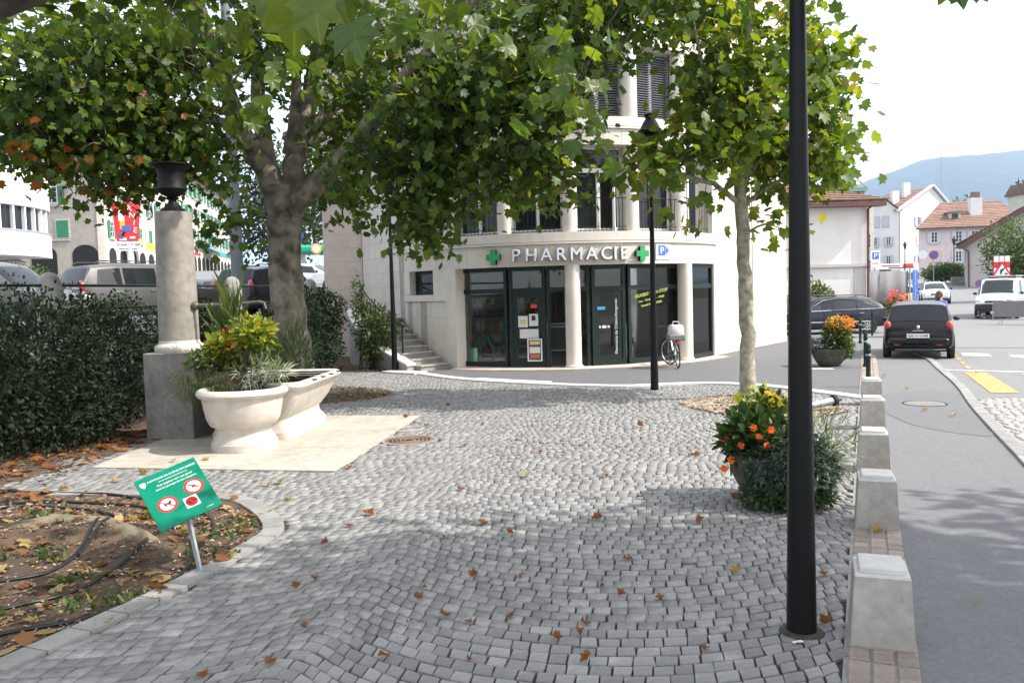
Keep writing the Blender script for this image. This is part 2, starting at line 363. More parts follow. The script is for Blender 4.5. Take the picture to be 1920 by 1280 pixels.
def shrub(name, label, base, blobs, n, size, m, seed, cat='shrub', group=None, tv=None, stems=8, shell=.35, lobes=True, parent=None):
    g = np.random.default_rng(seed); o = parent or thing(name, label, cat, base, 0, group); b = np.array(base, float); tv_, tf_ = tv or (OVAL_V, OVAL_F)
    w = np.array([x[2] for x in blobs], float); w /= w.sum(); k = g.choice(len(blobs), n, p=w)
    c = np.array([x[0] for x in blobs])[k]; r = np.array([x[1] for x in blobs])[k]; d = g.normal(0, 1, (n, 3)); d /= np.linalg.norm(d, axis=1, keepdims=True)
    amp = 1 + .16 * np.sin(d[:, 0] * 7 + k) * np.sin(d[:, 1] * 6 + 2 * k) + .12 * np.sin(d[:, 2] * 9 + d[:, 0] * 5)
    P = c + d * r * (g.uniform(0, 1, n) ** shell * amp)[:, None]; ok = P[:, 2] > b[2] + .02; P = P[ok]; d = d[ok]
    A = orient(d + g.normal(0, .7, P.shape) + np.array([0, 0, .15]), d * .6 + g.normal(0, .6, P.shape) + np.array([0, 0, .7]), size * g.uniform(.6, 1.3, len(P)))
    off = b if parent is None else np.array(parent.matrix_basis.translation)
    link('foliage', scatter(tv_, tf_, A, P - off), m, o, kind='stuff')
    if stems:
        mb = MB()
        for i in range(stems):
            cc, rr, _ = blobs[i % len(blobs)]; a = g.uniform(0, 6.28); e = Vector(cc) + Vector((math.cos(a) * rr[0] * .6, math.sin(a) * rr[1] * .6, rr[2] * g.uniform(.1, .7)))
            s0 = Vector((cc[0] + g.normal(0, rr[0] * .15), cc[1] + g.normal(0, rr[1] * .15), b[2] - .03)); mid = s0.lerp(e, .5) + Vector(g.normal(0, .05, 3))
            of = Vector(off); mb.tube([s0 - of, mid - of, e - of], [.014, .010, .004], 5)
        mb.build('stems', 'twig', o, True, kind='stuff')
    return o
pm('sett_pink', (.36, .335, .32), .8, .14, 22, .4, 160, island=.14, stain=.2, bdist=.004)
pm('asphalt_fresh', (.152, .152, .157), .9, .12, 40, .6, 300, stain=.12, bdist=.004)
pm('forest', (.030, .046, .040), .95, .35, .02, .8, .03, bdist=8)
pm('galv_dark', (.07, .075, .085), .5, .1, 9)
pm('joint_pale', (.38, .34, .29), .9, .08, 5)
pm('pack_a', (.5, .12, .06), .6, .1); pm('pack_b', (.62, .5, .2), .6, .1); pm('pack_c', (.2, .42, .35), .6, .1); pm('pack_d', (.6, .6, .6), .6, .1)
pm('letter_white', (.74, .75, .80), .35, .02, 5)
pm('paper', (.62, .62, .60), .8, .05); pm('paper_green', (.22, .45, .33), .7, .25, 14); pm('poster_dark', (.12, .09, .11), .7, .6, 14)
pm('sticker_blue', (.05, .3, .5), .5, .05)
pm('stone_tread', (.38, .35, .32), .85, .1, 9, .3, 120, stain=.2)
pm('wall_white', (.70, .69, .67), .85, .05, 1, .1, 40, stain=.12)
pm('wall_cream_shade', (.40, .36, .32), .9, .08, 2, .15, 60, stain=.15)  # greyer copy of the cream wall, shade of the corner house front painted in
pm('wall_cream', (.62, .57, .50), .9, .06, 2, .15, 60, stain=.12)
pm('wall_pink', (.60, .50, .49), .9, .05, 2, .1, 60, stain=.12)
pm('wall_grey', (.45, .42, .39), .9, .06, 2, .1, 60, stain=.15)
pm('shutter_green', (.03, .20, .10), .7, .1, 6)
pm('shutter_lilac', (.48, .48, .56), .7, .06, 6)
pm('surround', (.47, .45, .43), .85, .06, 3)
pm('copper', (.16, .26, .23), .7, .1, 5)
pm('pipe_brown', (.12, .05, .05), .6, .1, 5)
pm('canopy_green', (.01, .33, .20), .5, .03, 5)
pm('awning_teal', (.05, .38, .40), .7, .05, 5)
pm('banner_grey', (.20, .195, .20), .8, .05, 5)
pm('sign_red2', (.36, .12, .07), .7, .1, 5)
pm('galv_paint', (.13, .155, .165), .5, .08, 6)
pm('bowl_dark', (.10, .088, .07), .8, .3, 14, .4, 80, stain=.3)
leafmat('bowl_green', [(0, (.018, .042, .013)), (1, (.05, .095, .024))], .25); leafmat('bowl_grey', [(0, (.03, .055, .04)), (1, (.085, .125, .09))], .2)
leafmat('silver_thin', [(0, (.06, .10, .06)), (1, (.20, .25, .17))], .3)
pm('bag_white', (.62, .58, .55), .7, .12, 9)
pm('root_bark', (.22, .17, .12), .9, .3, 6, .6, 40, col2=(.10, .09, .05), bdist=.02)
pm('car_black', (.004, .004, .005), .3, .05, 5, coat=.35, spec=.25); pm('car_white', (.70, .71, .72), .3, .03, 5, coat=1); pm('car_silver', (.11, .105, .095), .4, .03, 5, metal=.2, coat=.5); pm('car_grey', (.07, .068, .062), .4, .03, 5, metal=.2, coat=.5); pm('car_blue', (.006, .009, .022), .3, .05, 5, coat=.4, spec=.3)
pm('car_trim', (.02, .02, .021), .6, .1, 9); pm('lamp_red', (.42, .012, .012), .25, .1, 20, coat=1); pm('lamp_clear', (.62, .62, .64), .2, .1, 20, coat=1); pm('chrome', (.7, .7, .72), .15, .02, 5, metal=1)
pm('skin', (.55, .36, .27), .6, .05, 9); pm('cloth_blue', (.10, .11, .45), .8, .1, 20); pm('cloth_dark', (.03, .03, .05), .85, .1, 20); pm('hair_brown', (.10, .035, .02), .6, .3, 40)
# ================================================================ SETTING
def pip(x, y, P):
    c = False; n = len(P); j = n - 1
    for i in range(n):
        if (P[i][1] > y) != (P[j][1] > y) and x < (P[j][0] - P[i][0]) * (y - P[i][1]) / (P[j][1] - P[i][1]) + P[i][0]: c = not c
        j = i
    return c
def spline(P, k=8, closed=False):
    P = [Vector((*p, 0)) if len(p) == 2 else Vector(p) for p in P]; n = len(P); out = []
    for i in range(n if closed else n - 1):
        a, b, c, d = (P[(i - 1) % n], P[i], P[(i + 1) % n], P[(i + 2) % n]) if closed else (P[max(i - 1, 0)], P[i], P[i + 1], P[min(i + 2, n - 1)])
        for q in range(k):
            t = q / k; out.append(.5 * (2 * b + (c - a) * t + (2 * a - 5 * b + 4 * c - d) * t * t + (3 * b - a - 3 * c + d) * t ** 3))
    if not closed: out.append(P[-1])
    return out
def grid_sheet(name, xs, ys, zf, m, inside=None, skirt=False, **kw):
    nx, ny = len(xs), len(ys); V = [(x, y, zf(x, y)) for y in ys for x in xs]; Fs = []
    for j in range(ny - 1):
        for i in range(nx - 1):
            if inside and not inside((xs[i] + xs[i + 1]) / 2, (ys[j] + ys[j + 1]) / 2): continue
            a = j * nx + i; Fs.append((a, a + 1, a + nx + 1, a + nx))
    mb = MB(); mb.v = V; mb.f = Fs
    return mb.build(name, m, smooth=True, ang=60, **kw)
def axis(lst):
    out = []
    for a, b, s in lst:
        n = max(1, int((b - a) / s)); out += [a + (b - a) * i / n for i in range(n)]
    return out + [lst[-1][1]]
grid_sheet('ground', axis([(-7000, -400, 2000), (-400, -60, 60), (-60, 80, 8), (80, 400, 60), (400, 7000, 2000)]),
           axis([(-600, -20, 100), (-20, 160, 6), (160, 400, 40), (400, 7000, 1500)]), lambda x, y: -.075 + hgt(x, y) * (1 if x > 5 else 1 if y > 150 else .3), 'terrain', kind='structure')
SD = Vector((.41, .912, 0)).normalized()         # direction of the street along the stone bollards
def kerb_x(y): return 1.63 + (y - 4.06) * .427       # left edge of the pink kerb strip
grid_sheet('street', axis([(-6, 80, 4)]), axis([(-12, 28, 4), (28, 160, 3)]), lambda x, y: -.02 + hgt(x, y), 'asphalt_old', kind='structure')
# pavement of darker asphalt between the bollards and the grey kerb
KER = [(4.2, 5.6), (5.74, 9.27), (6.28, 10.59), (7.31, 13.04), (8.53, 15.77), (9.8, 18.98), (10.60, 20.97), (11.6, 24)]
side = [(kerb_x(y) + .36, y) for y in (-6, 2, 8, 14, 18, 22)] + [(10.6, 24.4)] + [(x - .06, y) for x, y in KER[::-1]] + [(3.2, 3.2), (0, -6)]
mb = MB(); mb.add([(x, y, -.010) for x, y in side], [tuple(range(len(side)))]); mb.build('pavement', 'asphalt_patch', kind='structure')
ptc = spline([(5.6, 11.6), (6.0, 13.6), (6.9, 15.0), (7.9, 14.9), (7.2, 13.2), (6.55, 11.6), (6.1, 10.55)], 5, True)
mb = MB(); mb.add([(p.x, p.y, -.006) for p in ptc], [tuple(range(len(ptc)))]); mb.build('asphalt_repair', 'asphalt_fresh', kind='structure')
ks = thing('street_kerb', None, None); ks['kind'] = 'structure'; pk = spline(KER, 6); acc = 0
def along(P, L, gap=.012):                       # split a polyline into pieces of length L
    P = [Vector(p) for p in P]; d = [0]
    for i in range(1, len(P)): d.append(d[-1] + (P[i] - P[i - 1]).length)
    def pos(s):
        for i in range(1, len(P)):
            if s <= d[i] or i == len(P) - 1: return P[i - 1].lerp(P[i], (s - d[i - 1]) / max(1e-6, d[i] - d[i - 1]))
    s = 0; out = []
    while s + L * .5 < d[-1]:
        e = min(s + L, d[-1]); out.append((pos(s + gap), pos(e - gap))); s = e
    return out
for a, b in along(pk, .8):
    t = b - a; MB().bbox(((a.x + b.x) / 2, (a.y + b.y) / 2, -.03), (t.length, .16, .10), math.atan2(t.y, t.x), .008).build('kerb_stone', 'kerb_gray', ks)
# pink kerb strip, three stones wide
kst = thing('kerb_strip', None, None); kst['kind'] = 'structure'
mb = MB(); mb.add([(kerb_x(3) - .02, 3, .004), (kerb_x(3) + .38, 3, .004), (kerb_x(23) + .38, 23, .004), (kerb_x(23) - .02, 23, .004)], [(0, 1, 2, 3)]); mb.build('mortar_bed', 'kerb_gray', kst)
an = math.atan2(1, .427); y = 3.2
ex = Vector((math.cos(an), math.sin(an), 0)); eyv = Vector((ex.y, -ex.x, 0)); base0 = Vector((kerb_x(3.2), 3.2, 0)); s = 0; row = 0; LM = {}
while s < 20.5:
    L = rnd.uniform(.13, .19) if s < 9 else .4
    for k in range(3):
        c = base0 + ex * (s + L / 2) + eyv * (.06 + k * .118); dd = (L - .012, .106, .05)
        key = (round(L * 25), k)
        if key not in LM:
            LM[key] = MB().bbox((0, 0, 0), (round(L * 25) / 25 - .012, .106, .05), 0, .008).mesh()
        link('paving_stone', LM[key], 'brick_pink', kst, (c.x, c.y, -.009 + rnd.uniform(-.003, .003)), (0, 0, an + rnd.uniform(-.02, .02)))
    s += round(L * 25) / 25; row += 1
# ---------------------------------------------------------------- plaza of granite setts in segmental arcs
BED = [(-2.83, 4.41), (-2.49, 5.25), (-2.27, 5.88), (-2.10, 6.55), (-2.05, 7.14), (-2.44, 7.91), (-2.93, 8.38), (-3.9, 8.62), (-4.9, 8.72)]
WK = [(-3.3, 22.9), (-2.79, 21.5), (-1.27, 19.26), (.66, 17.68), (2.2, 16.9), (3.3, 17.0), (4.1, 16.95), (4.85, 16.4), (5.45, 15.4), (5.95, 14.3), (6.05, 13.9)]
PLAZA = [(-3.6, 3.0)] + [tuple(p)[:2] for p in spline(BED, 5)] + [(-5.9, 9.0), (-5.6, 13.5), (-6.6, 15.5), (-5.9, 19.5), (-4.9, 23.3)] + [tuple(p)[:2] for p in spline(WK, 5)] + [(kerb_x(13.9), 13.9), (kerb_x(3), 3.0)]
APRON = [(-5.17, 10.01), (-2.07, 9.41), (-1.55, 13.62), (-5.0, 14.25)]
PIT_B = [tuple(p)[:2] for p in spline([(-2.45, 16.69), (-2.75, 16.0), (-3.55, 15.54), (-4.6, 15.5), (-5.6, 16.2), (-5.9, 17.6), (-5.0, 18.6), (-3.6, 18.3), (-2.7, 17.6)], 5, True)]
PIT_R = [tuple(p)[:2] for p in spline([(2.90, 14.18), (3.1, 13.2), (3.6, 12.6), (4.4, 12.4), (5.1, 12.75), (5.25, 13.6), (4.9, 14.5), (4.2, 15.0), (3.4, 14.8)], 5, True)]
MANH = [((-1.45, 11.38), .37), ((-1.62, 12.35), .27)]
plaza = MB().add([(x, y, -.014) for x, y in PLAZA], [tuple(range(len(PLAZA)))]).build('plaza', 'joint', kind='structure')
SV = []; SC = []
def sett_ok(x, y):
    if not pip(x, y, PLAZA) or pip(x, y, APRON) or pip(x, y, PIT_B) or pip(x, y, PIT_R): return False
    if x > kerb_x(y) - .02: return False
    return all((x - c[0]) ** 2 + (y - c[1]) ** 2 > (r + .05) ** 2 for c, r in MANH)
def sett_quad(q, z):                             # four plan corners -> 12 verts, top slightly domed and tilted
    c = sum(q, Vector((0, 0))) / 4; o = []
    tx, ty = rnd.gauss(0, .006), rnd.gauss(0, .006)
    for ins, h in ((.955, .0), (1.0, -.005), (1.0, -.06)):
        for p in q: d = (p - c) * ins; o.append((c.x + d.x, c.y + d.y, z + h + d.x * tx + d.y * ty))
    return o
SF = [(0, 1, 2, 3)] + [(4 * k + i, 4 * k + 4 + i, 4 * k + 4 + (i + 1) % 4, 4 * k + (i + 1) % 4) for k in (0, 1) for i in range(4)]
SF = [tuple(f) if k == 0 else f[::1] for k, f in enumerate(SF)]
W, RA, PIT = 3.3, 2.25, .118; th = R_(-9); vv = Vector((-math.sin(th), math.cos(th))); uu = Vector((vv.y, -vv.x))
hm = math.sqrt(RA * RA - W * W / 4); org = Vector((.15, 3.0))
def arc(x):                                      # rows sag in segments; the cusps between them are rounded off
    t = (x / W + .5) % 1 - .5; x = abs(t) * W; b = W / 2 - .16
    if x > b:
        s = b / math.sqrt(RA * RA - b * b); return -(math.sqrt(RA * RA - b * b) - hm) + s * (x - b) * (1 - (x - b) / .32)
    return -(math.sqrt(RA * RA - x * x) - hm)
for j in range(-8, 190):
    edges = [-8.0 + rnd.uniform(0, .1)]; wob = rnd.gauss(0, .002)
    while edges[-1] < 8.5:
        x = edges[-1]; sl = (arc(x + .02) - arc(x - .02)) / .04; edges.append(x + rnd.choice((rnd.uniform(.100, .122), rnd.uniform(.108, .138))) / math.sqrt(1 + sl * sl))
    for xa, xb in zip(edges[:-1], edges[1:]):
        m = org + uu * ((xa + xb) / 2) + vv * (j * PIT + arc((xa + xb) / 2))
        if m.y > 24 or m.y < 1.8 or not sett_ok(m.x, m.y): continue
        g_ = .0042; hp = PIT / 2 - .0048 * rnd.uniform(.5, 1.6); q = []
        for (x_, s_) in ((xa + g_, -1), (xb - g_, -1), (xb - g_, 1), (xa + g_, 1)):
            jx, jy = rnd.gauss(0, .0036), rnd.gauss(0, .0036)
            q.append(org + uu * (x_ + jx) + vv * (j * PIT + arc(x_) + s_ * hp + jy + wob))
        z = .004 + rnd.gauss(0, .0017)
        if rnd.random() < .004: z -= .012
        SV.append(sett_quad(q, z)); SC.append(m)
# rows of setts along the kerb and beside the apron
order = sorted(range(len(SV)), key=lambda i: SC[i].length)
near = [i for i in order if abs(SC[i].x) < .66 * SC[i].y and SC[i].y > 3.75][:300]; nset = set(near)
for i in near:
    c = SC[i]; me = bpy.data.meshes.new('m'); me.from_pydata([(p[0] - c.x, p[1] - c.y, p[2]) for p in SV[i]], [], SF); link('sett', me, 'sett_one', plaza, (c.x, c.y, 0))
rest = [SV[i] for i in range(len(SV)) if i not in nset]
def join_setts(L): 
    V = np.array(L).reshape(-1, 3); T = np.array(SF)[None] + (np.arange(len(L)) * 12)[:, None, None]; return tri_mesh(V, T.reshape(-1, 4))
link('sett_field', join_setts(rest), 'sett', plaza, kind='stuff')
# rows of small setts on the far side of the pavement kerb
road = []; nrm = Vector((.93, -.37)); tan = Vector((.37, .93))
for j in range(0, 70):
    s = rnd.uniform(0, .1)
    while s < 5.2:
        w = rnd.uniform(.10, .15); c = Vector((5.15, 7.4)) + tan * (j * .12) + nrm * (s + w / 2); s += w
        kx = np.interp(c.y, [p[1] for p in KER], [p[0] for p in KER])
        if c.x < kx + .12 or c.y < 7 or c.y > 13.9: continue
        q = [c + nrm * (sx * (w / 2 - .005) + rnd.gauss(0, .003)) + tan * (sy * .054 + rnd.gauss(0, .003)) for sx, sy in ((-1, -1), (1, -1), (1, 1), (-1, 1))]
        road.append(sett_quad(q, -.004 + rnd.gauss(0, .002)))
rb = MB().add([(4.9, 7, -.015), (11, 5, -.015), (12, 13.8, -.015), (7.6, 13.8, -.015)], [(0, 1, 2, 3)]).build('sett_crossing', 'kerb_gray', kind='structure')
link('sett_field', join_setts(road), 'sett_pink', rb, kind='stuff')
# manhole covers and a drain
for (c, r), nm, lb, mt in ((MANH[0], 'manhole_cover', 'rusty brown round manhole cover set in the cobbles beside the fountain slab', 'rust'), (MANH[1], 'manhole_cover', 'small grey round cover filled with cobbles beside the rusty manhole cover', 'kerb_gray')):
    o = thing(nm, lb, 'manhole', (*c, 0)); mb = MB(); mb.lathe([(.0001, .006), (r * .9, .006), (r * .93, .003)], (0, 0, 0), 40)
    for k in range(5): mb.lathe([(r * (.16 + .15 * k), .006), (r * (.18 + .15 * k), .010), (r * (.23 + .15 * k), .010), (r * (.25 + .15 * k), .006)], (0, 0, 0), 40)
    mb.build('lid', mt, o, True); MB().lathe([(r * .935, -.05), (r * .935, .008), (r * 1.06, .008), (r * 1.06, -.05)], (0, 0, 0), 40).build('rim', 'kerb_gray', o, True)
o = thing('drain_cover', 'pale round cover in the asphalt pavement near the stone bollards', 'manhole', (6.75, 13.55, 0)); mb = MB().lathe([(.0001, -.001), (.30, -.001), (.31, -.006)], (0, 0, 0), 36)
for k in range(-4, 5): mb.box((k * .06, 0, .0), (.03, 2 * math.sqrt(.28 ** 2 - (k * .06) ** 2), .006))
mb.build('lid', 'kerb_gray', o); MB().lathe([(.315, -.02), (.315, .0), (.34, .0), (.34, -.02)], (0, 0, 0), 36).build('rim', 'iron', o, True)
tag(MB().lathe([(.0001, .002), (.085, .002), (.09, -.02)], (0, 0, -.004), 24).build('valve_cover', 'kerb_gray', loc=(7.45, 12.95, 0)), 'tiny white valve cover in the dark asphalt pavement', 'manhole')
# white stone kerb round the forecourt, and the forecourt itself
FORE = [tuple(p)[:2] for p in spline(WK, 5)] + [(kerb_x(13.9) + .0, 13.95), (kerb_x(24), 24), (11.6, 27), (12.5, 32), (9, 33), (-3.5, 26)]
MB().add([(x, y, -.006) for x, y in FORE], [tuple(range(len(FORE)))]).build('forecourt', 'asphalt', kind='structure')
wk = thing('forecourt_kerb', None, None); wk['kind'] = 'structure'
def band(P, w0, w1, z0, z1, parent, nm, m, L=.9, gap=.004):
    P = [Vector((p[0], p[1], 0)) for p in P]; acc = 0; cur = [0]; lens = 0; groups = []; st = 0
    for i in range(1, len(P)):
        lens += (P[i] - P[i - 1]).length
        if lens >= L or i == len(P) - 1: groups.append((st, i)); st = i; lens = 0
    def nr(i): t = (P[min(i + 1, len(P) - 1)] - P[max(i - 1, 0)]).normalized(); return Vector((-t.y, t.x, 0))
    for a, b in groups:
        V = []; n = b - a + 1
        for i in range(a, b + 1):
            t = (P[min(i + 1, len(P) - 1)] - P[max(i - 1, 0)]).normalized() * (gap if i == a else -gap if i == b else 0)
            for w in (w0, w1):
                q = P[i] + nr(i) * w + t; V += [(q.x, q.y, z0), (q.x, q.y, z1)]
        Fs = []
        for i in range(n - 1):
            k = i * 4; Fs += [(k + 1, k + 5, k + 7, k + 3), (k, k + 4, k + 5, k + 1), (k + 2, k + 3, k + 7, k + 6)]
        Fs += [(0, 1, 3, 2), ((n - 1) * 4, (n - 1) * 4 + 2, (n - 1) * 4 + 3, (n - 1) * 4 + 1)]
        MB().add(V, Fs).build(nm, m, parent)
band(spline(WK, 12), -.04, .24, -.05, .035, wk, 'kerb_stone', 'kerb_white', 1.0)
band(spline([(-.9, 19.2), (.0, 18.5), (.75, 18.0)], 12), -.02, .20, -.05, .030, wk, 'kerb_stone', 'kerb_white', 1.0)
# kerb of granite blocks round the planting bed on the left
bk = thing('bed_kerb', None, None); bk['kind'] = 'structure'
band([(p.x, p.y) for p in spline(BED, 14)], -.02, .16, -.06, .024, bk, 'kerb_stone', 'kerb_gray', .26, .006)
# beds
def nz(x, y): return math.sin(x * 3.1 + y * 1.7) * math.cos(y * 2.3 - x) * .5 + math.sin(x * 7.3 + 1) * math.sin(y * 6.1) * .25 + math.sin(x * 17 + y * 5) * math.sin(y * 15 - x * 4) * .12
BEDP = [tuple(p)[:2] for p in spline(BED, 5)] + [(-5.9, 9.0), (-5.3, 10.0), (-5.1, 12), (-5.3, 13.8), (-5.9, 14.6), (-7, 16), (-9.5, 16), (-10.5, 3.0), (-3.6, 3.0)]
def bedz(x, y):
    r = .16 * math.exp(-(((x + 3.35) / .55) ** 2 + ((y - 6.75) / .28) ** 2)) + .10 * math.exp(-(((x + 2.75) / .35) ** 2 + ((y - 6.4) / .25) ** 2)) + .22 * math.exp(-(((x + 4.7) ** 2 + (y - 6.6) ** 2) / 1.1))
    return .002 + .02 * nz(x, y) + r
grid_sheet('planting_bed', axis([(-10.5, -5, .3), (-5, -1.9, .075)]), axis([(3, 16, .075)]), bedz, 'soil', lambda x, y: pip(x, y, BEDP), kind='structure')
grid_sheet('tree_pit', axis([(-6.2, -2.3, .12)]), axis([(15.2, 18.8, .12)]), lambda x, y: -.006 + .02 * nz(x, y) + .12 * math.exp(-((x + 4.45) ** 2 + (y - 17) ** 2) / .5), 'soil_moss', lambda x, y: pip(x, y, PIT_B), kind='structure')
grid_sheet('mulch_circle', axis([(2.6, 5.6, .12)]), axis([(12.2, 15.2, .12)]), lambda x, y: .0 + .015 * nz(x, y) + .05 * math.exp(-((x - 4.2) ** 2 + (y - 14.2) ** 2) / .8), 'soil', lambda x, y: pip(x, y, PIT_R), kind='structure')
band(PIT_B[:12] + PIT_B[-16:-4] if False else [p for p in PIT_B[:22]], -.01, .02, -.05, .02, bk, 'edging_strip', 'rust', 3.0)
# fill bed below the shrubs, left of the stairs
SHB = [(-6.6, 19), (-5.0, 22.3), (-3.7, 21.9), (-3.25, 22.0), (-3.0, 24.5), (-4.2, 27.4), (-6.3, 27.4), (-7.5, 20)]
MB().add([(x, y, .02) for x, y in SHB], [tuple(range(len(SHB)))]).build('shrub_bed', 'soil', kind='structure')
def flakes(name, m, parent, poly, n, size, zf, seed, tv=None, tf=None, flat=.35):
    g = np.random.default_rng(seed); P = []; xs = [p[0] for p in poly]; ys = [p[1] for p in poly]
    while len(P) < n:
        x, y = g.uniform(min(xs), max(xs)), g.uniform(min(ys), max(ys))
        if pip(x, y, poly): P.append((x, y, zf(x, y) + g.uniform(.004, .02)))
    P = np.array(P); a = g.uniform(0, 6.28, n); A = orient(np.stack([np.cos(a), np.sin(a), g.normal(0, .2, n)], 1), g.normal(0, flat, (n, 3)) + np.array([0, 0, 1.]), size * g.uniform(.5, 1.5, n))
    return link(name, scatter(tv if tv is not None else OVAL_V, tf if tf is not None else OVAL_F, A, P), m, parent, kind='stuff')
CH = (np.array([(-.14, 0, 0), (.14, 0, 0), (.12, 1, 0), (-.12, 1, 0), (0, .5, .16)]), np.array([(0, 1, 4), (1, 2, 4), (2, 3, 4), (3, 0, 4)]))
def top(nm): return bpy.data.objects[nm]
flakes('wood_chips', 'chips', top('mulch_circle'), PIT_R, 5200, .05, lambda x, y: .012 + .05 * math.exp(-((x - 4.2) ** 2 + (y - 14.2) ** 2) / .8), 3, *CH)
VIS = [p for p in BEDP]
flakes('leaf_litter', 'litter', top('planting_bed'), [(-7, 4), (-3.1, 4.3), (-2.6, 5.3), (-2.3, 6.4), (-2.2, 7.1), (-2.6, 7.75), (-3, 8.2), (-5.2, 8.6), (-5.3, 11.5), (-6.2, 13), (-8, 13)], 5200, .05, bedz, 4)
flakes('wood_chips', 'chips', top('planting_bed'), [(-5, 4), (-3.1, 4.3), (-2.6, 5.3), (-2.3, 6.4), (-2.2, 7.1), (-2.6, 7.75), (-3, 8.2), (-5.2, 8.5)], 1500, .03, bedz, 14, *CH)
flakes('leaf_litter', 'litter', top('tree_pit'), PIT_B, 1500, .06, lambda x, y: .01, 5)
flakes('leaf_litter', 'litter', top('shrub_bed'), SHB, 1400, .07, lambda x, y: .025, 6)
# stone apron under the fountain
ap = thing('fountain_apron', None, None); ap['kind'] = 'structure'
A0, A1, A2, A3 = [Vector((*p, 0)) for p in APRON]
def bil(s, t): return (A0.lerp(A1, s)).lerp(A3.lerp(A2, s), t)
for i in range(3):
    for j in range(3):
        q = [bil(i / 3 + .0012, j / 3 + .001), bil((i + 1) / 3 - .0012, j / 3 + .001), bil((i + 1) / 3 - .0012, (j + 1) / 3 - .001), bil(i / 3 + .0012, (j + 1) / 3 - .001)]
        MB().slab([(p.x, p.y, -.06) for p in q], (0, 0, 1), .076).build('slab', 'stone_slab', ap)
# road paint
def paint(name, m, P, lab=None):
    MB().add([(x, y, z) for x, y, z in P], [tuple(range(len(P)))]).build(name, m, kind='structure')
def G(x, y, dz=.0): p = gp(x, y); return (p.x, p.y, -.012 + dz)
paint('yellow_marking', 'road_yellow', [G(1808, 697), G(1850, 697), G(1912, 735), G(1858, 735)])
for k in range(5):
    a = [Vector(G(1776, 656)), Vector(G(1784, 656)), Vector(G(1824, 692)), Vector(G(1816, 693))]; t0, t1 = k / 5 + .02, k / 5 + .15
    paint('yellow_marking', 'road_yellow', [tuple(a[0].lerp(a[3], t0)), tuple(a[1].lerp(a[2], t0)), tuple(a[1].lerp(a[2], t1)), tuple(a[0].lerp(a[3], t1))])
paint('yellow_marking', 'road_yellow', [G(1911, 699), G(1960, 699), G(1990, 712), G(1945, 712)])
paint('white_marking', 'road_white', [G(1801, 660), G(1853, 662), G(1860, 667), G(1806, 666)])
paint('white_marking', 'road_white', [G(1891, 664), G(1950, 666), G(1955, 671), G(1900, 669)])
paint('white_marking', 'road_white', [G(1772, 691.4), G(1930, 695.4), G(1930, 697.4), G(1772, 692.8)])
paint('raised_table', 'asphalt_old', [G(1772, 651, .001), G(1960, 651, .001), G(1960, 643, .001), G(1774, 643, .001)])
paint('white_marking', 'road_white', [G(1532, 690), G(1573, 690), G(1575, 693), G(1532, 693)] if False else [(7.0, 19.6, -.002), (7.55, 19.4, -.002), (7.6, 19.65, -.002), (7.05, 19.85, -.002)])
# road above the plaza on the left, on its retaining wall
def edge_x(y): return float(np.interp(y, [-20, 5, 12, 16, 22, 30, 45, 160], [-11.5, -9.6, -7.9, -7.2, -6.9, -6.6, -6.8, -20]))
ys = axis([(-20, 30, 2), (30, 170, 7)]); V = []; Fs = []; K = 9
for y in ys:
    for k in range(K): x = edge_x(y) - (k / (K - 1)) ** 2 * 160; V.append((x, y, hgl(x, y)))
    V.append((edge_x(y), y, -.2))
for j in range(len(ys) - 1):
    a, b = j * (K + 1), (j + 1) * (K + 1)
    for k in range(K - 1): Fs.append((a + k + 1, a + k, b + k, b + k + 1))
    Fs.append((a, a + K, b + K, b))
mb = MB(); mb.v = V; mb.f = Fs; mb.build('upper_street', 'asphalt_old', kind='structure')
# hill far off
def hill():
    xs = np.linspace(-2600, 6500, 150); prof = np.interp(xs, [-2600, 0, 900, 1500, 1900, 2350, 2900, 4000, 6500], [60, 120, 260, 440, 545, 590, 480, 330, 90]); V = []; T = []; K = 22; g = np.random.default_rng(5)
    for i, x in enumerate(xs):
        n = 14 * math.sin(x / 310 + 1) + 7 * math.sin(x / 97) + 3.5 * math.sin(x / 31 + 2) + g.normal(0, 1.6)
        for k in range(K):
            t = k / (K - 1); z = (prof[i] + n) * (math.sin(t * math.pi / 2)) ** 1.15; y = 3000 + 900 * t + 120 * math.sin(x / 260 + t * 5) * (1 - t)
            V.append((x, y, z - 5 + g.normal(0, 3) * (t < .98)))
    for i in range(len(xs) - 1):
        for k in range(K - 1): a = i * K + k; T.append((a, a + K, a + K + 1, a + 1))
    mb = MB(); mb.v = V; mb.f = T; mb.build('hill', 'forest', smooth=True, ang=80, kind='structure')
hill()

# ================================================================ FOUNTAIN
fc = thing('fountain_column', 'grey stone fountain column on a square pedestal with a bronze water spout', 'fountain', (-4.92, 12.28, .0), R_(-9))
MB().bbox((0, 0, .63), (.74, .74, 1.26), 0, .012).build('pedestal', 'stone_pedestal', fc)
MB().lathe([(.335, 1.26), (.35, 1.29), (.35, 1.33), (.335, 1.36), (.31, 1.375), (.29, 1.39), (.283, 1.43)], n=36).build('base_ring', 'stone_fountain', fc, True)
MB().lathe([(.283, 1.43), (.275, 2.3), (.255, 3.30), (.0001, 3.30)], n=40).build('column', 'stone_column', fc, True, ang=50)
sp = MB(); sp.lathe([(.0001, 0), (.05, .01), (.07, .04), (.07, .06), (.045, .09), (.03, .11)], (.25, -.04, 1.93), 16, axis=Matrix.Rotation(R_(90), 3, 'Y'))
sp.tube([(.3, -.04, 1.93), (.9, -.04, 1.93), (1.32, -.05, 1.96), (1.38, -.05, 1.94), (1.40, -.05, 1.86)], [.032, .028, .026, .026, .022], 10)
sp.tube([(1.0, -.04, 1.93), (1.07, -.16, 1.92), (1.09, -.20, 1.85)], [.026, .024, .02], 8)
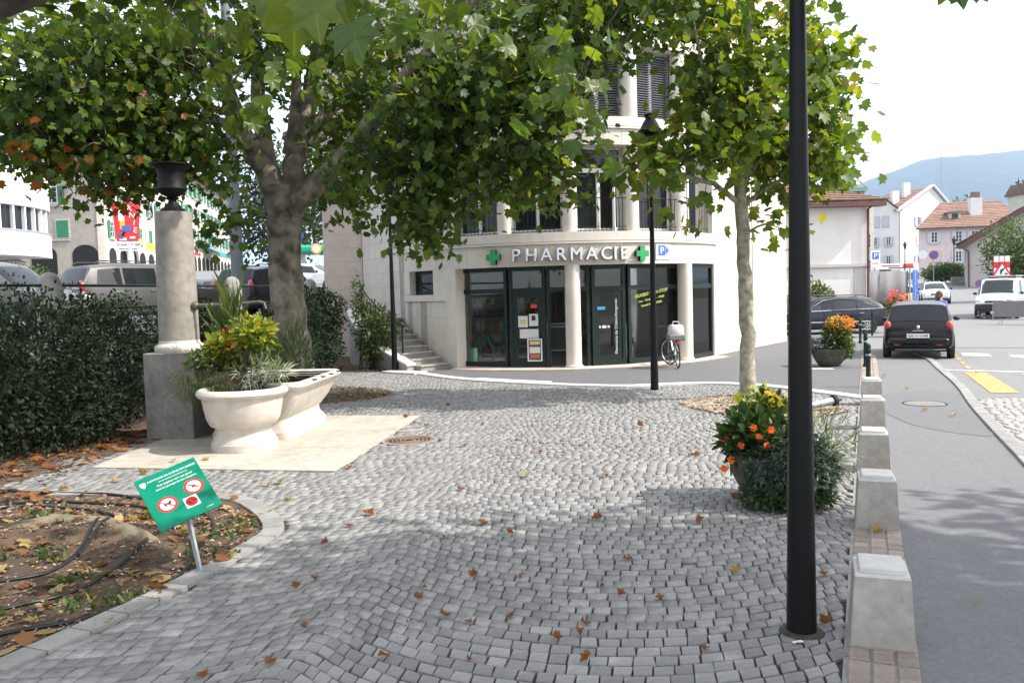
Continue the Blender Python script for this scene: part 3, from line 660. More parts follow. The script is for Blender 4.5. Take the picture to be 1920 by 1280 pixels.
for k in (.55, .95): sp.lathe([(.03, 0), (.042, .01), (.042, .03), (.03, .04)], (k, -.04, 1.93), 12, axis=Matrix.Rotation(R_(90), 3, 'Y'))
sp.build('spout', 'bronze', fc, True)
urn = MB().lathe([(.17, 0), (.17, .05), (.13, .06), (.11, .10), (.06, .15), (.055, .18), (.10, .20), (.075, .23), (.16, .27), (.215, .34), (.20, .36), (.19, .55), (.205, .62), (.24, .66), (.30, .685), (.30, .70), (.26, .70), (.22, .64), (.0001, .62)], n=32).build('urn', 'iron', None, True, loc=(-4.92, 12.28, 3.298), ang=50)
tag(urn, 'dark cast iron urn standing on top of the fountain column', 'urn')
ba = thing('fountain_basin', 'pale stone fountain basin with rounded front lobe and full water', 'basin', (-3.62, 11.05, .016), R_(-4))
LC, LR = (0, 0), .53; X0, X1, Y0, Y1 = -.90, .60, .47, 2.55
LP = [(-.40 - .02, Y0)]
prof = [(.43, 0), (.43, .10), (.415, .11), (.40, .15), (.36, .20), (.35, .26), (.36, .30), (.385, .305), (.43, .33), (.475, .42), (.505, .56), (.525, .70)]
MB().lathe([(r, z) for r, z in prof], n=40).build('front_lobe', 'stone_fountain', ba, True, ang=35)
mb = MB(); rp = [(.17, 0), (.17, .10), (.185, .11), (.20, .15), (.24, .20), (.25, .26), (.24, .30), (.225, .305), (.20, .34), (.12, .46), (.055, .60), (.02, .70)]; V = []
for d, z in rp:
    for cx, cy, t0 in ((X0 + d + .12, Y0 + d * .5 + .12, 180), (X1 - d - .12, Y0 + d * .5 + .12, 270), (X1 - d - .12, Y1 - d - .12, 0), (X0 + d + .12, Y1 - d - .12, 90)):
        V += [(cx + .12 * math.cos(R_(t0 + q)), cy + .12 * math.sin(R_(t0 + q)), z) for q in (0, 22, 45, 68, 90)]
mb.add(V, [(k * 20 + i, k * 20 + (i + 1) % 20, k * 20 + 20 + (i + 1) % 20, k * 20 + 20 + i) for k in range(len(rp) - 1) for i in range(20)])
mb.build('trough', 'stone_fountain', ba, True, ang=32)
aa = [math.radians(t) for t in np.linspace(180 - 61, 360 + 61, 22)]; ox = .53
out = [(X0, Y0)] + [(ox * math.cos(t), ox * math.sin(t)) for t in aa] + [(X1 - .14 + .14 * math.cos(t), cy + .14 * math.sin(t)) for cy, t in ((Y0 + .14, -1.57), (Y0 + .14, -.8), (Y0 + .14, 0), (Y1 - .14, 0), (Y1 - .14, .8), (Y1 - .14, 1.57))] + [(X0 + .14 + .14 * math.cos(t), Y1 - .14 + .14 * math.sin(t)) for t in (1.57, 2.35, 3.14)]
rim = MB(); cs = [(-.075, .70), (.0, .695), (.045, .715), (.065, .755), (.045, .80), (.0, .82), (-.05, .81), (-.085, .77)]; n = len(out); V = []
for i, p in enumerate(out):
    a = Vector((*out[i - 1], 0)); b = Vector((*p, 0)); c = Vector((*out[(i + 1) % n], 0)); t1, t2 = (b - a).normalized(), (c - b).normalized(); n1, n2 = Vector((t1.y, -t1.x, 0)), Vector((t2.y, -t2.x, 0)); m = n1 + n2; m = m / max(.35, m.dot(n1))
    for o_, z in cs: V.append((b.x + m.x * o_, b.y + m.y * o_, z))
k = len(cs); rim.add(V, [(i * k + j, ((i + 1) % n) * k + j, ((i + 1) % n) * k + (j + 1) % k, i * k + (j + 1) % k) for i in range(n) for j in range(k)])
rim.build('rim', 'stone_fountain', ba, True, ang=50)
def water(nm):
    m = bpy.data.materials.new(nm); m.use_nodes = True; b = m.node_tree.nodes['Principled BSDF']; b.inputs['Base Color'].default_value = (.012, .014, .010, 1); b.inputs['Roughness'].default_value = .04
    nzz = m.node_tree.nodes.new('ShaderNodeTexNoise'); nzz.inputs['Scale'].default_value = 9; bp = m.node_tree.nodes.new('ShaderNodeBump'); bp.inputs['Strength'].default_value = .12
    m.node_tree.links.new(nzz.outputs[0], bp.inputs['Height']); m.node_tree.links.new(bp.outputs[0], b.inputs['Normal']); return m
DEFS['water'] = water
MB().add([(x, y, .765) for x, y in out], [tuple(range(n))]).build('water', 'water', ba)
bm = MB()
for k in range(4): bm.box((0.0 - .1, 1.0 + k * .42, .80), (1.62, .03, .02))
bm.build('grate_bars', 'iron', ba)
# planter in the basin
pl = thing('stone_planter', 'scalloped stone planter full of yellow and silver foliage standing in the fountain basin', 'planter', (-4.02, 11.42, .70), R_(-20))
mb = MB(); V = []; nn = 48
for z, s in ((0, .8), (.12, .9), (.25, 1.0), (.33, 1.05), (.33, .85), (.24, .8)):
    for i in range(nn):
        a = 2 * math.pi * i / nn; r = 1 + .07 * abs(math.sin(a * 7)); V.append((.36 * s * r * math.cos(a), .24 * s * r * math.sin(a), z))
mb.add(V, [(k * nn + i, k * nn + (i + 1) % nn, (k + 1) * nn + (i + 1) % nn, (k + 1) * nn + i) for k in range(5) for i in range(nn)]); mb.add([(.3 * math.cos(6.283 * i / 24), .2 * math.sin(6.283 * i / 24), .26) for i in range(24)], [tuple(range(24))])
pm('planter_stone', (.22, .16, .115), .9, .3, 14, .5, 90, stain=.3); mb.build('pot', 'planter_stone', pl, True)
def tuft(par, c, r, n, size, m, seed, tv=(OVAL_V, OVAL_F), nm='foliage', up=.2, shell=.4):
    g = np.random.default_rng(seed); d = g.normal(0, 1, (n, 3)); d /= np.linalg.norm(d, axis=1, keepdims=True); P = np.array(c) + d * np.array(r) * (g.uniform(0, 1, n) ** shell)[:, None]
    A = orient(d + g.normal(0, .5, (n, 3)) + np.array([0, 0, up]), g.normal(0, .5, (n, 3)) + np.array([0, 0, 1.]) + d * .4, size * g.uniform(.6, 1.3, n))
    return link(nm, scatter(tv[0], tv[1], A, P), m, par, kind='stuff')
BL = (BLADE_V, BLADE_F)
tuft(pl, (.12, .05, .62), (.40, .30, .22), 420, .13, 'yellow_leaf', 1); tuft(pl, (-.05, .0, .48), (.45, .34, .20), 420, .10, 'shrub_leaf', 2)
tuft(pl, (.55, .0, .85), (.28, .22, .24), 300, .12, 'yellow_leaf', 31)
tuft(pl, (.5, .1, .60), (.30, .3, .22), 260, .11, 'shrub_leaf', 32)
tuft(pl, (.56, -.05, .36), (.30, .24, .20), 360, .15, 'silver_leaf', 3, BL); tuft(pl, (.75, .15, .30), (.22, .2, .10), 160, .2, 'silver_leaf', 33, BL)
tuft(pl, (-.30, -.22, .20), (.36, .22, .30), 1100, .10, 'fern_leaf', 4, BL, up=-.6); tuft(pl, (.05, -.30, .16), (.34, .13, .28), 900, .09, 'fern_leaf', 5, BL, up=-.8)
tuft(pl, (.0, .25, .85), (.10, .08, .45), 60, .5, 'fern_leaf', 6, BL, up=2.5)
tuft(pl, (.3, -.1, .75), (.3, .2, .15), 26, .07, 'flower_red', 7)
# ================================================================ TREES
def wl(*L): return [tuple(at(*p)) for p in L]
TB = (-4.42, 17.0, 0.0)
limbsB = [([TB[:2] + (-.15,), TB[:2] + (.05,), (-4.50, 17, .8), (-4.55, 17, 2.0)] + wl((532, 420, 17), (531, 350, 17)), [.50, .43, .37, .335, .34, .37]),
          (wl((520, 362, 17), (480, 290, 16.9), (447, 235, 16.7), (420, 150, 16.3), (380, 40, 15.6), (330, -120, 15)), [.27, .22, .19, .16, .13, .07]),
          (wl((516, 372, 17.05), (497, 290, 17.4), (486, 200, 17.7), (478, 90, 18), (470, -60, 18.2), (450, -220, 18.3)), [.25, .20, .16, .14, .11, .06]),
          (wl((540, 372, 17), (556, 290, 17.0), (574, 210, 17.2), (592, 120, 17.4), (610, 20, 17.5), (640, -140, 17.8)), [.27, .21, .17, .15, .13, .07]),
          (wl((540, 290, 17), (552, 230, 16.9), (556, 150, 16.7), (552, 50, 16.4), (545, -80, 16.2)), [.13, .12, .10, .08, .05]),
          (wl((546, 395, 16.9), (600, 340, 16.5), (650, 290, 16.1), (700, 218, 15.6), (770, 135, 15), (860, 40, 14.4), (950, -80, 14)), [.24, .20, .175, .15, .125, .09, .05]),
          (wl((575, 270, 17.1), (610, 215, 17.2), (660, 175, 17.4), (730, 120, 17.7), (820, 40, 18)), [.14, .13, .11, .09, .05]),
          (wl((640, 300, 16.2), (700, 285, 16.0), (790, 300, 15.6), (880, 330, 15.2)), [.10, .08, .06, .03]),
          (wl((447, 235, 16.7), (380, 225, 16.2), (290, 235, 15.7), (200, 255, 15.2)), [.10, .08, .06, .03]),
          (wl((420, 150, 16.3), (300, 120, 15.4), (170, 110, 14.8), (60, 130, 14.4)), [.10, .08, .06, .03])]
LSEG = [(Vector(a), Vector(b)) for k, (pp, _) in enumerate(limbsB) if k in (0, 1, 2, 3, 5, 6) for a, b in zip(pp[:-1], pp[1:])]
def open_limb(p):                                # the boughs carry few leaves close to the wood
    P = Vector(p)
    for a, b in LSEG:
        d = b - a; t = min(1, max(0, (P - a).dot(d) / d.length_squared)); q = a + d * t
        if math.hypot(P.x - q.x, P.z - q.z) < .30 and -2.6 < P.y - q.y < .4: return (math.sin(P.x * 91.7 + P.z * 57.3) * 43758.5) % 1 < .86
    return False
def bl(px, py, Y, rx, ry, rz, w=1): return (tuple(at(px, py, Y)), (rx, ry, rz), w)
blobsB = [bl(150, 150, 15, 1.7, 2.0, 1.4, 1.5), bl(300, 130, 15.5, 2.0, 2.2, 1.4, 1.5), bl(190, 290, 15, 1.5, 1.4, .7, .8), bl(60, 225, 14.8, 1.1, 1.2, .7, .5), bl(370, 280, 15.8, 1.2, 1.2, .75, .6), bl(470, 60, 16.6, 2.2, 2.2, 1.3, 1.1),
          bl(640, 80, 16.8, 2.1, 2.2, 1.3, 1.1), bl(760, 190, 15.6, 1.7, 1.8, 1.2, 1.2), bl(880, 215, 15.0, 1.5, 1.8, 1.2, .95), bl(900, 90, 14.8, 2.0, 2.0, 1.3, 1.3), bl(760, 335, 15.2, 1.2, 1.2, .85, .55), bl(930, 325, 14.9, .9, 1.1, .55, .28), bl(1020, 190, 14.6, 1.0, 1.2, .9, .6),
          bl(1060, 50, 14.4, 1.2, 1.4, .9, .6), bl(620, 330, 17.6, .8, .8, .9, .4), bl(650, 240, 17.5, 1.0, 1.2, .8, .5), bl(800, 430, 15.2, .45, .5, .3, .12), bl(430, 425, 16.3, .35, .35, .22, .06), bl(1045, 340, 14.7, .3, .4, .2, .05),
          bl(1150, 10, 14.2, .9, 1.2, .5, .3), bl(1260, -30, 14.2, .7, 1, .4, .2), bl(1000, 295, 14.8, .55, .8, .5, .16), bl(300, -250, 16, 4, 3.5, 2.0, 1.3), bl(800, -250, 16, 4, 3.5, 2.0, 1.3)]
grow_tree('plane_tree', 'large plane tree with patchy bark and spreading limbs behind the fountain', TB, limbsB, blobsB, 1180, 22, .152, ('plane_leaf', 'plane_leaf_light'), 'bark', 21, cat='tree',
          avoid=open_limb, autumn=lambda p: 1.0 if -8.2 < p[0] < -5.6 and 3.8 < p[2] < 5.6 and p[1] < 16.2 and math.sin(p[0] * 9 + p[2] * 13) > .8 else .0)
TR = (4.16, 14.6, .02)
limbsR = [([TR[:2] + (-.05,), (4.17, 14.6, .12), (4.16, 14.6, .9), (4.11, 14.6, 1.8), (4.10, 14.6, 2.6)] + wl((1390, 400, 14.6), (1385, 330, 14.6), (1392, 200, 14.7), (1405, 60, 14.7), (1410, -150, 14.7)), [.20, .155, .13, .125, .115, .115, .10, .08, .065, .03]),
          (wl((1390, 385, 14.6), (1340, 345, 14.3), (1280, 330, 14.0), (1215, 315, 13.8)), [.05, .045, .035, .018]), (wl((1388, 350, 14.6), (1440, 270, 14.9), (1480, 180, 15.1), (1520, 80, 15.2)), [.06, .05, .035, .02]),
          (wl((1386, 320, 14.6), (1350, 230, 14.3), (1320, 140, 14.1), (1300, 40, 13.9)), [.05, .045, .03, .02]), (wl((1392, 385, 14.6), (1450, 345, 14.9), (1540, 300, 15.1)), [.05, .04, .02]), (wl((1395, 440, 14.6), (1420, 425, 14.5), (1450, 415, 14.4)), [.03, .02, .012])]
blobsR = [bl(1400, 200, 14.6, 1.35, 1.3, 1.2, 2), bl(1390, 60, 14.6, 1.5, 1.4, 1.1, 1.8), bl(1330, 290, 14.3, .85, .9, .5, .55), bl(1230, 305, 14.0, .5, .5, .28, .3), bl(1480, 300, 14.9, .85, .9, .7, .9), bl(1540, 200, 15, .55, .7, 1.0, .6), bl(1550, 330, 15.1, .35, .4, .3, .16), bl(1320, 160, 14.2, .42, .6, .75, .5), bl(1300, 385, 14.2, .36, .4, .18, .10), bl(1455, 415, 14.4, .22, .25, .22, .09), bl(1400, -170, 14.7, 1.3, 1.2, 1.0, .8), bl(1540, 90, 15.1, .5, .6, .7, .4)]
grow_tree('young_plane_tree', 'slender young plane tree in a wood chip circle beside the road', TR, limbsR, blobsR, 280, 13, .185, ('plane_leaf_light', 'plane_leaf_sunlit'), 'bark_young', 22, spread=.25, twig_r=.007)
# tree in the bed on the left: its trunk stands just outside the view, roots and boughs come in
TA = (-5.0, 6.6, .1)
limbsA = [([(-5.0, 6.6, 0), (-5.0, 6.6, .4), (-5.0, 6.6, 2), (-5.05, 6.6, 3.6)], [.50, .38, .33, .34]), ([(-5.05, 6.6, 3.5), (-4.4, 6.8, 4.3), (-3.3, 7.1, 4.9), (-1.6, 6.8, 5.3), (.2, 6.2, 5.5)], [.22, .17, .12, .08, .04]),
          ([(-5.05, 6.6, 3.5), (-5.4, 7.6, 4.8), (-5.6, 9, 5.8)], [.2, .14, .06]), ([(-4.9, 6.5, 3.4), (-4.2, 5.4, 4.6), (-2.8, 3.8, 5.2), (-1.2, 3.0, 5.1)], [.2, .14, .09, .04]), ([(-5.05, 6.6, 3.6), (-5.1, 6.5, 5.5), (-5.2, 6.3, 7.2)], [.22, .15, .06])]
blobsA = [((-4.8, 7.5, 6.4), (2.4, 2.2, 1.5), 2), ((-2.6, 6.8, 5.6), (1.7, 1.6, .7), 1.0), ((-5.5, 9, 5.6), (1.6, 1.4, 1.0), .8), ((-3, 4, 5.8), (2, 1.6, .8), 1), ((-2.9, 10.2, 6.2), (1.7, 1.3, .8), 1.0), ((-4.4, 9.6, 6.2), (1.4, 1.3, .8), .7)]
grow_tree('bed_plane_tree', 'plane tree rising from the planting bed, its dark leaves hanging over the upper left', TA, limbsA, blobsA, 330, 15, .19, ('plane_leaf', 'plane_leaf'), 'bark_dark', 23, keep=lambda p: p[2] > 2.0 + .40 * p[1] or p[0] < -.8 * p[1])
# street tree whose shade covers the front of the plaza
TC = (7.2, .6, -.02)
limbsC = [([(7.2, .6, -.1), (7.2, .6, .4), (7.15, .6, 2.2), (7.1, .7, 3.6)], [.42, .32, .28, .28]), ([(7.1, .7, 3.5), (5.8, 1.5, 4.8), (4.0, 2.6, 5.6), (1.8, 3.0, 5.7), (.4, 3.1, 5.2)], [.2, .15, .1, .06, .03]), ([(7.1, .7, 3.5), (7.0, 2.4, 5.2), (6.6, 4.4, 6.4)], [.18, .12, .05]), ([(7.1, .7, 3.6), (7.2, .6, 6), (7.2, .6, 8.5)], [.2, .14, .06]), ([(7.1, .7, 3.5), (8.6, .6, 5), (10, 1, 6)], [.18, .1, .05]), ([(7.1, .7, 3.6), (6, -1, 5.2), (4.5, -2.6, 6)], [.18, .1, .05])]
blobsC = [((6.6, 1.4, 6.8), (4.2, 3.6, 2.2), 3), ((4.2, 2.4, 5.8), (2.6, 2.2, 1.1), 1.0), ((6.8, 4.2, 6.4), (2.6, 1.6, 1.4), 1.0), ((10.5, 3.2, 7.0), (3, 2.6, 1.8), 1.4)]
grow_tree('street_plane_tree', 'plane tree at the street side whose crown reaches over the front of the plaza', TC, limbsC, blobsC, 720, 15, .2, ('plane_leaf', 'plane_leaf'), 'bark', 24, keep=lambda p: not (p[1] > .1 and abs(p[0]) < .64 * p[1] and p[2] < 2.25 + .37 * p[1]))
# low hanging sprigs of that crown, big in the view: each leaf its own
def leaf_mesh():
    V = []; Fs = []; n = 6; out = LEAF_V[:12]; c = LEAF_V[12]
    ol = []                                        # toothed outline
    for i in range(12):
        a, b = out[i], out[(i + 1) % 12]; m = (a + b) / 2; o_ = m + (m - c) * .035; ol += [a, a + (b - a) * .35, o_ + np.array([0, 0, .01])]
    mid = [c + (p - c) * .5 + np.array([0, 0, .015]) for p in ol]; N = len(ol); V = [tuple(c)] + [tuple(p) for p in mid] + [tuple(p) for p in ol]
    for i in range(N):
        j = (i + 1) % N; Fs += [(0, 1 + i, 1 + j), (1 + i, 1 + N + i, 1 + N + j, 1 + j)]
    me = bpy.data.meshes.new('m'); me.from_pydata(V, [], Fs); soften(me, 60); me.materials.append(M_('near_leaf')); return me
def nearleaf(n):
    m = bpy.data.materials.new(n); m.use_nodes = True; t = m.node_tree; N = t.nodes; L = t.links; b = N['Principled BSDF']; oi = N.new('ShaderNodeObjectInfo'); rp = N.new('ShaderNodeValToRGB')
    rp.color_ramp.elements[0].color = (.05, .105, .014, 1); rp.color_ramp.elements[1].color = (.12, .18, .02, 1); L.new(oi.outputs['Random'], rp.inputs[0])
    tc = N.new('ShaderNodeTexCoord'); nz_ = N.new('ShaderNodeTexNoise'); nz_.inputs['Scale'].default_value = 3; nz_.inputs['Detail'].default_value = 6; L.new(tc.outputs['Object'], nz_.inputs[0])
    # veins: rays from the leaf base
    sx = N.new('ShaderNodeSeparateXYZ'); L.new(tc.outputs['Object'], sx.inputs[0]); at2 = N.new('ShaderNodeMath'); at2.operation = 'ARCTAN2'; L.new(sx.outputs[0], at2.inputs[0]); L.new(sx.outputs[1], at2.inputs[1])
    ml = N.new('ShaderNodeMath'); ml.operation = 'MULTIPLY'; ml.inputs[1].default_value = 5.2; L.new(at2.outputs[0], ml.inputs[0]); co = N.new('ShaderNodeMath'); co.operation = 'COSINE'; L.new(ml.outputs[0], co.inputs[0])
    gt = N.new('ShaderNodeMapRange'); gt.inputs[1].default_value = .985; gt.inputs[2].default_value = 1.0; gt.inputs[3].default_value = 1; gt.inputs[4].default_value = 1.5; L.new(co.outputs[0], gt.inputs[0])
    m1 = N.new('ShaderNodeMix'); m1.data_type = 'RGBA'; m1.blend_type = 'MULTIPLY'; m1.inputs[0].default_value = 1; L.new(rp.outputs[0], m1.inputs[6]); L.new(gt.outputs[0], m1.inputs[7])
    m2 = N.new('ShaderNodeMix'); m2.data_type = 'RGBA'; m2.blend_type = 'MULTIPLY'; m2.inputs[0].default_value = .5; L.new(m1.outputs[2], m2.inputs[6]); L.new(nz_.outputs[0], m2.inputs[7])
    L.new(m2.outputs[2], b.inputs['Base Color']); b.inputs['Roughness'].default_value = .4
    tr = N.new('ShaderNodeBsdfTranslucent'); m3 = N.new('ShaderNodeMix'); m3.data_type = 'RGBA'; m3.blend_type = 'MULTIPLY'; m3.inputs[0].default_value = 1; m3.inputs[7].default_value = (2.4, 2.1, .7, 1); L.new(m2.outputs[2], m3.inputs[6]); L.new(m3.outputs[2], tr.inputs[0])
    mx = N.new('ShaderNodeMixShader'); mx.inputs[0].default_value = .5; L.new(b.outputs[0], mx.inputs[1]); L.new(tr.outputs[0], mx.inputs[2]); L.new(mx.outputs[0], N['Material Output'].inputs[0]); return m
DEFS['near_leaf'] = nearleaf
LM_ = leaf_mesh(); tree_c = bpy.data.objects['street_plane_tree']; stw = MB()
def hang(px, py, Y, size, ang, tilt, top=None, yaw=0):
    p = at(px, py, Y); A = Matrix.Rotation(R_(ang), 4, _f) @ Matrix(((1, 0, 0, 0), (0, 0, -1, 0), (0, -1, 0, 0), (0, 0, 0, 1))) @ Matrix.Rotation(R_(tilt), 4, 'X') @ Matrix.Rotation(R_(yaw), 4, 'Y')
    o = link('leaf', LM_, None, tree_c); o.matrix_local = Matrix.Translation(p - Vector(TC)) @ A @ Matrix.Scale(size, 4)
    q = p + Vector((rnd.uniform(-.05, .05), rnd.uniform(-.03, .1), size * .75)); stw.tube([p - Vector(TC), (p + q) / 2 + Vector((.01, 0, 0)) - Vector(TC), q - Vector(TC)], [size * .009, size * .009, size * .012], 5); return q
for a in [(585, -15, 2.5, .16, -8, 10), (555, -18, 2.55, .20, 14, -25), (612, -30, 2.6, .15, 5, 30), (655, 45, 2.45, .15, -22, 35), (640, 55, 2.5, .13, -32, -30, None, 40), (620, -40, 2.65, .17, -20, -10), (530, -40, 2.7, .18, 20, 20), (690, -55, 2.7, .16, 4, 40),
          (1795, -22, 2.6, .075, -8, 20), (1775, -28, 2.62, .07, 24, 10), (1825, -18, 2.6, .06, -35, 30)]: hang(*a)
for c, n, s, Y in (((1075, 175), 15, .17, 5.6), ((1030, 110), 14, .17, 5.9), ((1095, 60), 7, .16, 6.2), ((1085, 265), 6, .15, 5.6), ((455, 200), 12, .17, 7.6), ((430, 60), 10, .17, 7.0), ((520, 120), 8, .17, 6.6), ((330, 40), 10, .18, 6.5), ((760, 40), 9, .17, 6.2), ((900, 30), 10, .17, 6)):
    for i in range(n): hang(c[0] + rnd.gauss(0, 34), c[1] + rnd.gauss(0, 34), Y + rnd.gauss(0, .25), s * rnd.uniform(.75, 1.15), rnd.gauss(0, 35), rnd.gauss(0, 40), None, rnd.gauss(0, 40))
    p = at(c[0], c[1], Y); e = Vector((p.x + (1.2 if c[0] > 700 else -1.0), p.y - .6, max(p.z + 1.2, 4.6))); stw.tube([q - Vector(TC) for q in spline([e, p.lerp(e, .66) + Vector((.08, 0, .16)), p.lerp(e, .33) + Vector((-.05, .05, .14)), p], 4)], [.007] * 5 + [.005] * 5 + [.003] * 3, 5)
stw.build('sprig_stems', 'twig', tree_c, True, kind='stuff')
# hedge and shrubs
def hb(x, y, z, rx, ry, rz, w=1): return ((x, y, z), (rx, ry, rz), w)
H1 = [hb(-6.9, 10.6, .9, .9, .8, 1.0, 1), hb(-6.6, 11.6, 1.0, .9, .9, 1.05, 1.1), hb(-6.4, 12.8, 1.05, .75, 1.0, 1.05, 1.1), hb(-6.5, 14.0, 1.1, .9, 1.0, 1.0, 1), hb(-8, 11.5, 1.1, 1.1, 1.2, 1.1, 1), hb(-6.2, 11.6, .45, .6, .7, .55, .6), hb(-7.6, 13.2, 1.3, 1.2, 1.2, 1.0, 1), hb(-8.4, 9.6, 1.0, 1.1, 1.0, 1.1, 1)]
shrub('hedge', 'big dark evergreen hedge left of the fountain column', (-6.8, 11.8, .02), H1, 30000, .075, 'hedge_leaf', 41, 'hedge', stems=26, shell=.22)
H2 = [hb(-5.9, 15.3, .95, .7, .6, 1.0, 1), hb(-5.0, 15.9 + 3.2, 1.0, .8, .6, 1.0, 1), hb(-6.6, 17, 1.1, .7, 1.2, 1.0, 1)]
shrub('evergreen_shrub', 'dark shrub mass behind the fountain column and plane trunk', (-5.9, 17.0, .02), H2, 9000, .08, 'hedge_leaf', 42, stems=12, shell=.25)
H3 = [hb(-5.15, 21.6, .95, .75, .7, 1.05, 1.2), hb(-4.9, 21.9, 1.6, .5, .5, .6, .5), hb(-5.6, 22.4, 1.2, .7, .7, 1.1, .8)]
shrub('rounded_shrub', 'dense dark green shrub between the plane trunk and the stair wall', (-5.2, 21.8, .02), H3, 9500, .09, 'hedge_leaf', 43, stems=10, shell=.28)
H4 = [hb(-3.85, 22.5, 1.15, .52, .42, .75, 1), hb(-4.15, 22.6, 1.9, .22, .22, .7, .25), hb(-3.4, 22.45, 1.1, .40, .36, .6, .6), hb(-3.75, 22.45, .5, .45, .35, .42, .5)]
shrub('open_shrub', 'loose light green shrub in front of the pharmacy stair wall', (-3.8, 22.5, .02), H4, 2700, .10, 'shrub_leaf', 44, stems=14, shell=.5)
g5 = thing('grass_clump', 'tall feathery green grass behind the fountain spout', 'plant', (-5.05, 14.9, 0.02)); tuft(g5, (0, 0, 1.2), (.35, .3, .9), 600, .30, 'fern_leaf', 46, BL, up=1.5); tuft(g5, (1.0, .6, .9), (.3, .3, .6), 260, .30, 'fern_leaf', 47, BL, up=1.2)

# ================================================================ PHARMACY
PC = (1.45, 26.5); PR = 5.08
def pol(t, r=PR, z=0.0): a = R_(t); return Vector((PC[0] + r * math.sin(a), PC[1] - r * math.cos(a), z))
ph = thing('pharmacy_building', 'curved cream stone pharmacy building with round columns and tall windows', 'building', (PC[0], PC[1], 0))
def th_px(px, r):                                # angle on the tower seen at a given picture column
    lo, hi = -80., 66.
    for _ in range(40):
        m = (lo + hi) / 2; p = pol(m, r); v = (p.x * _r.x + p.y * _r.y + (1 - EYE) * _r.z) / (p.x * _f.x + p.y * _f.y + (1 - EYE) * _f.z)
        if 960 + F * v < px: lo = m
        else: hi = m
    return lo
def B(mb, nm, m, par=ph, **k): return mb.build(nm, m, par, world=True, **k) if par is ph else mb.build(nm, m, par, **k)
def rel(mb): mb.v = [(x - PC[0], y - PC[1], z) for x, y, z in mb.v]; return mb
def RB(nm, m, par, r0, r1, t0, t1, z0, z1, n=6): return rel(MB().ring(PC, r0, r1, R_(t0), R_(t1), z0, z1, n)).build(nm, m, par)
bands = [(2.66, 3.20), (5.72, 6.12), (8.28, 8.72), (10.9, 11.6)]
for z0, z1 in bands:
    RB('band_core', 'limestone_smooth', ph, 4.3, PR - .02, -64, 64, z0 + .003, z1 + .28 if z1 < 11 else 13, 40)
    for k in range(-4, 4):
        t0 = 1.4 + 16 * k; RB('facade_panel', 'limestone', ph, PR - .04, PR, max(-63.9, t0 + .05), min(63.9, t0 + 15.95), z0, z1, 5)
    RB('moulding', 'limestone_smooth', ph, PR - .06, PR + .05, -64, 64, z1 + .01, z1 + .06, 40)
    RB('moulding', 'limestone_smooth', ph, PR - .06, PR + .02, -64, 64, z1 + .08, z1 + .31, 40)
floors = [(3.52, 5.72), (6.43, 8.28), (9.03, 10.9)]
colM = MB().lathe([(.215, 0), (.215, 2.3)], n=24).mesh(True)
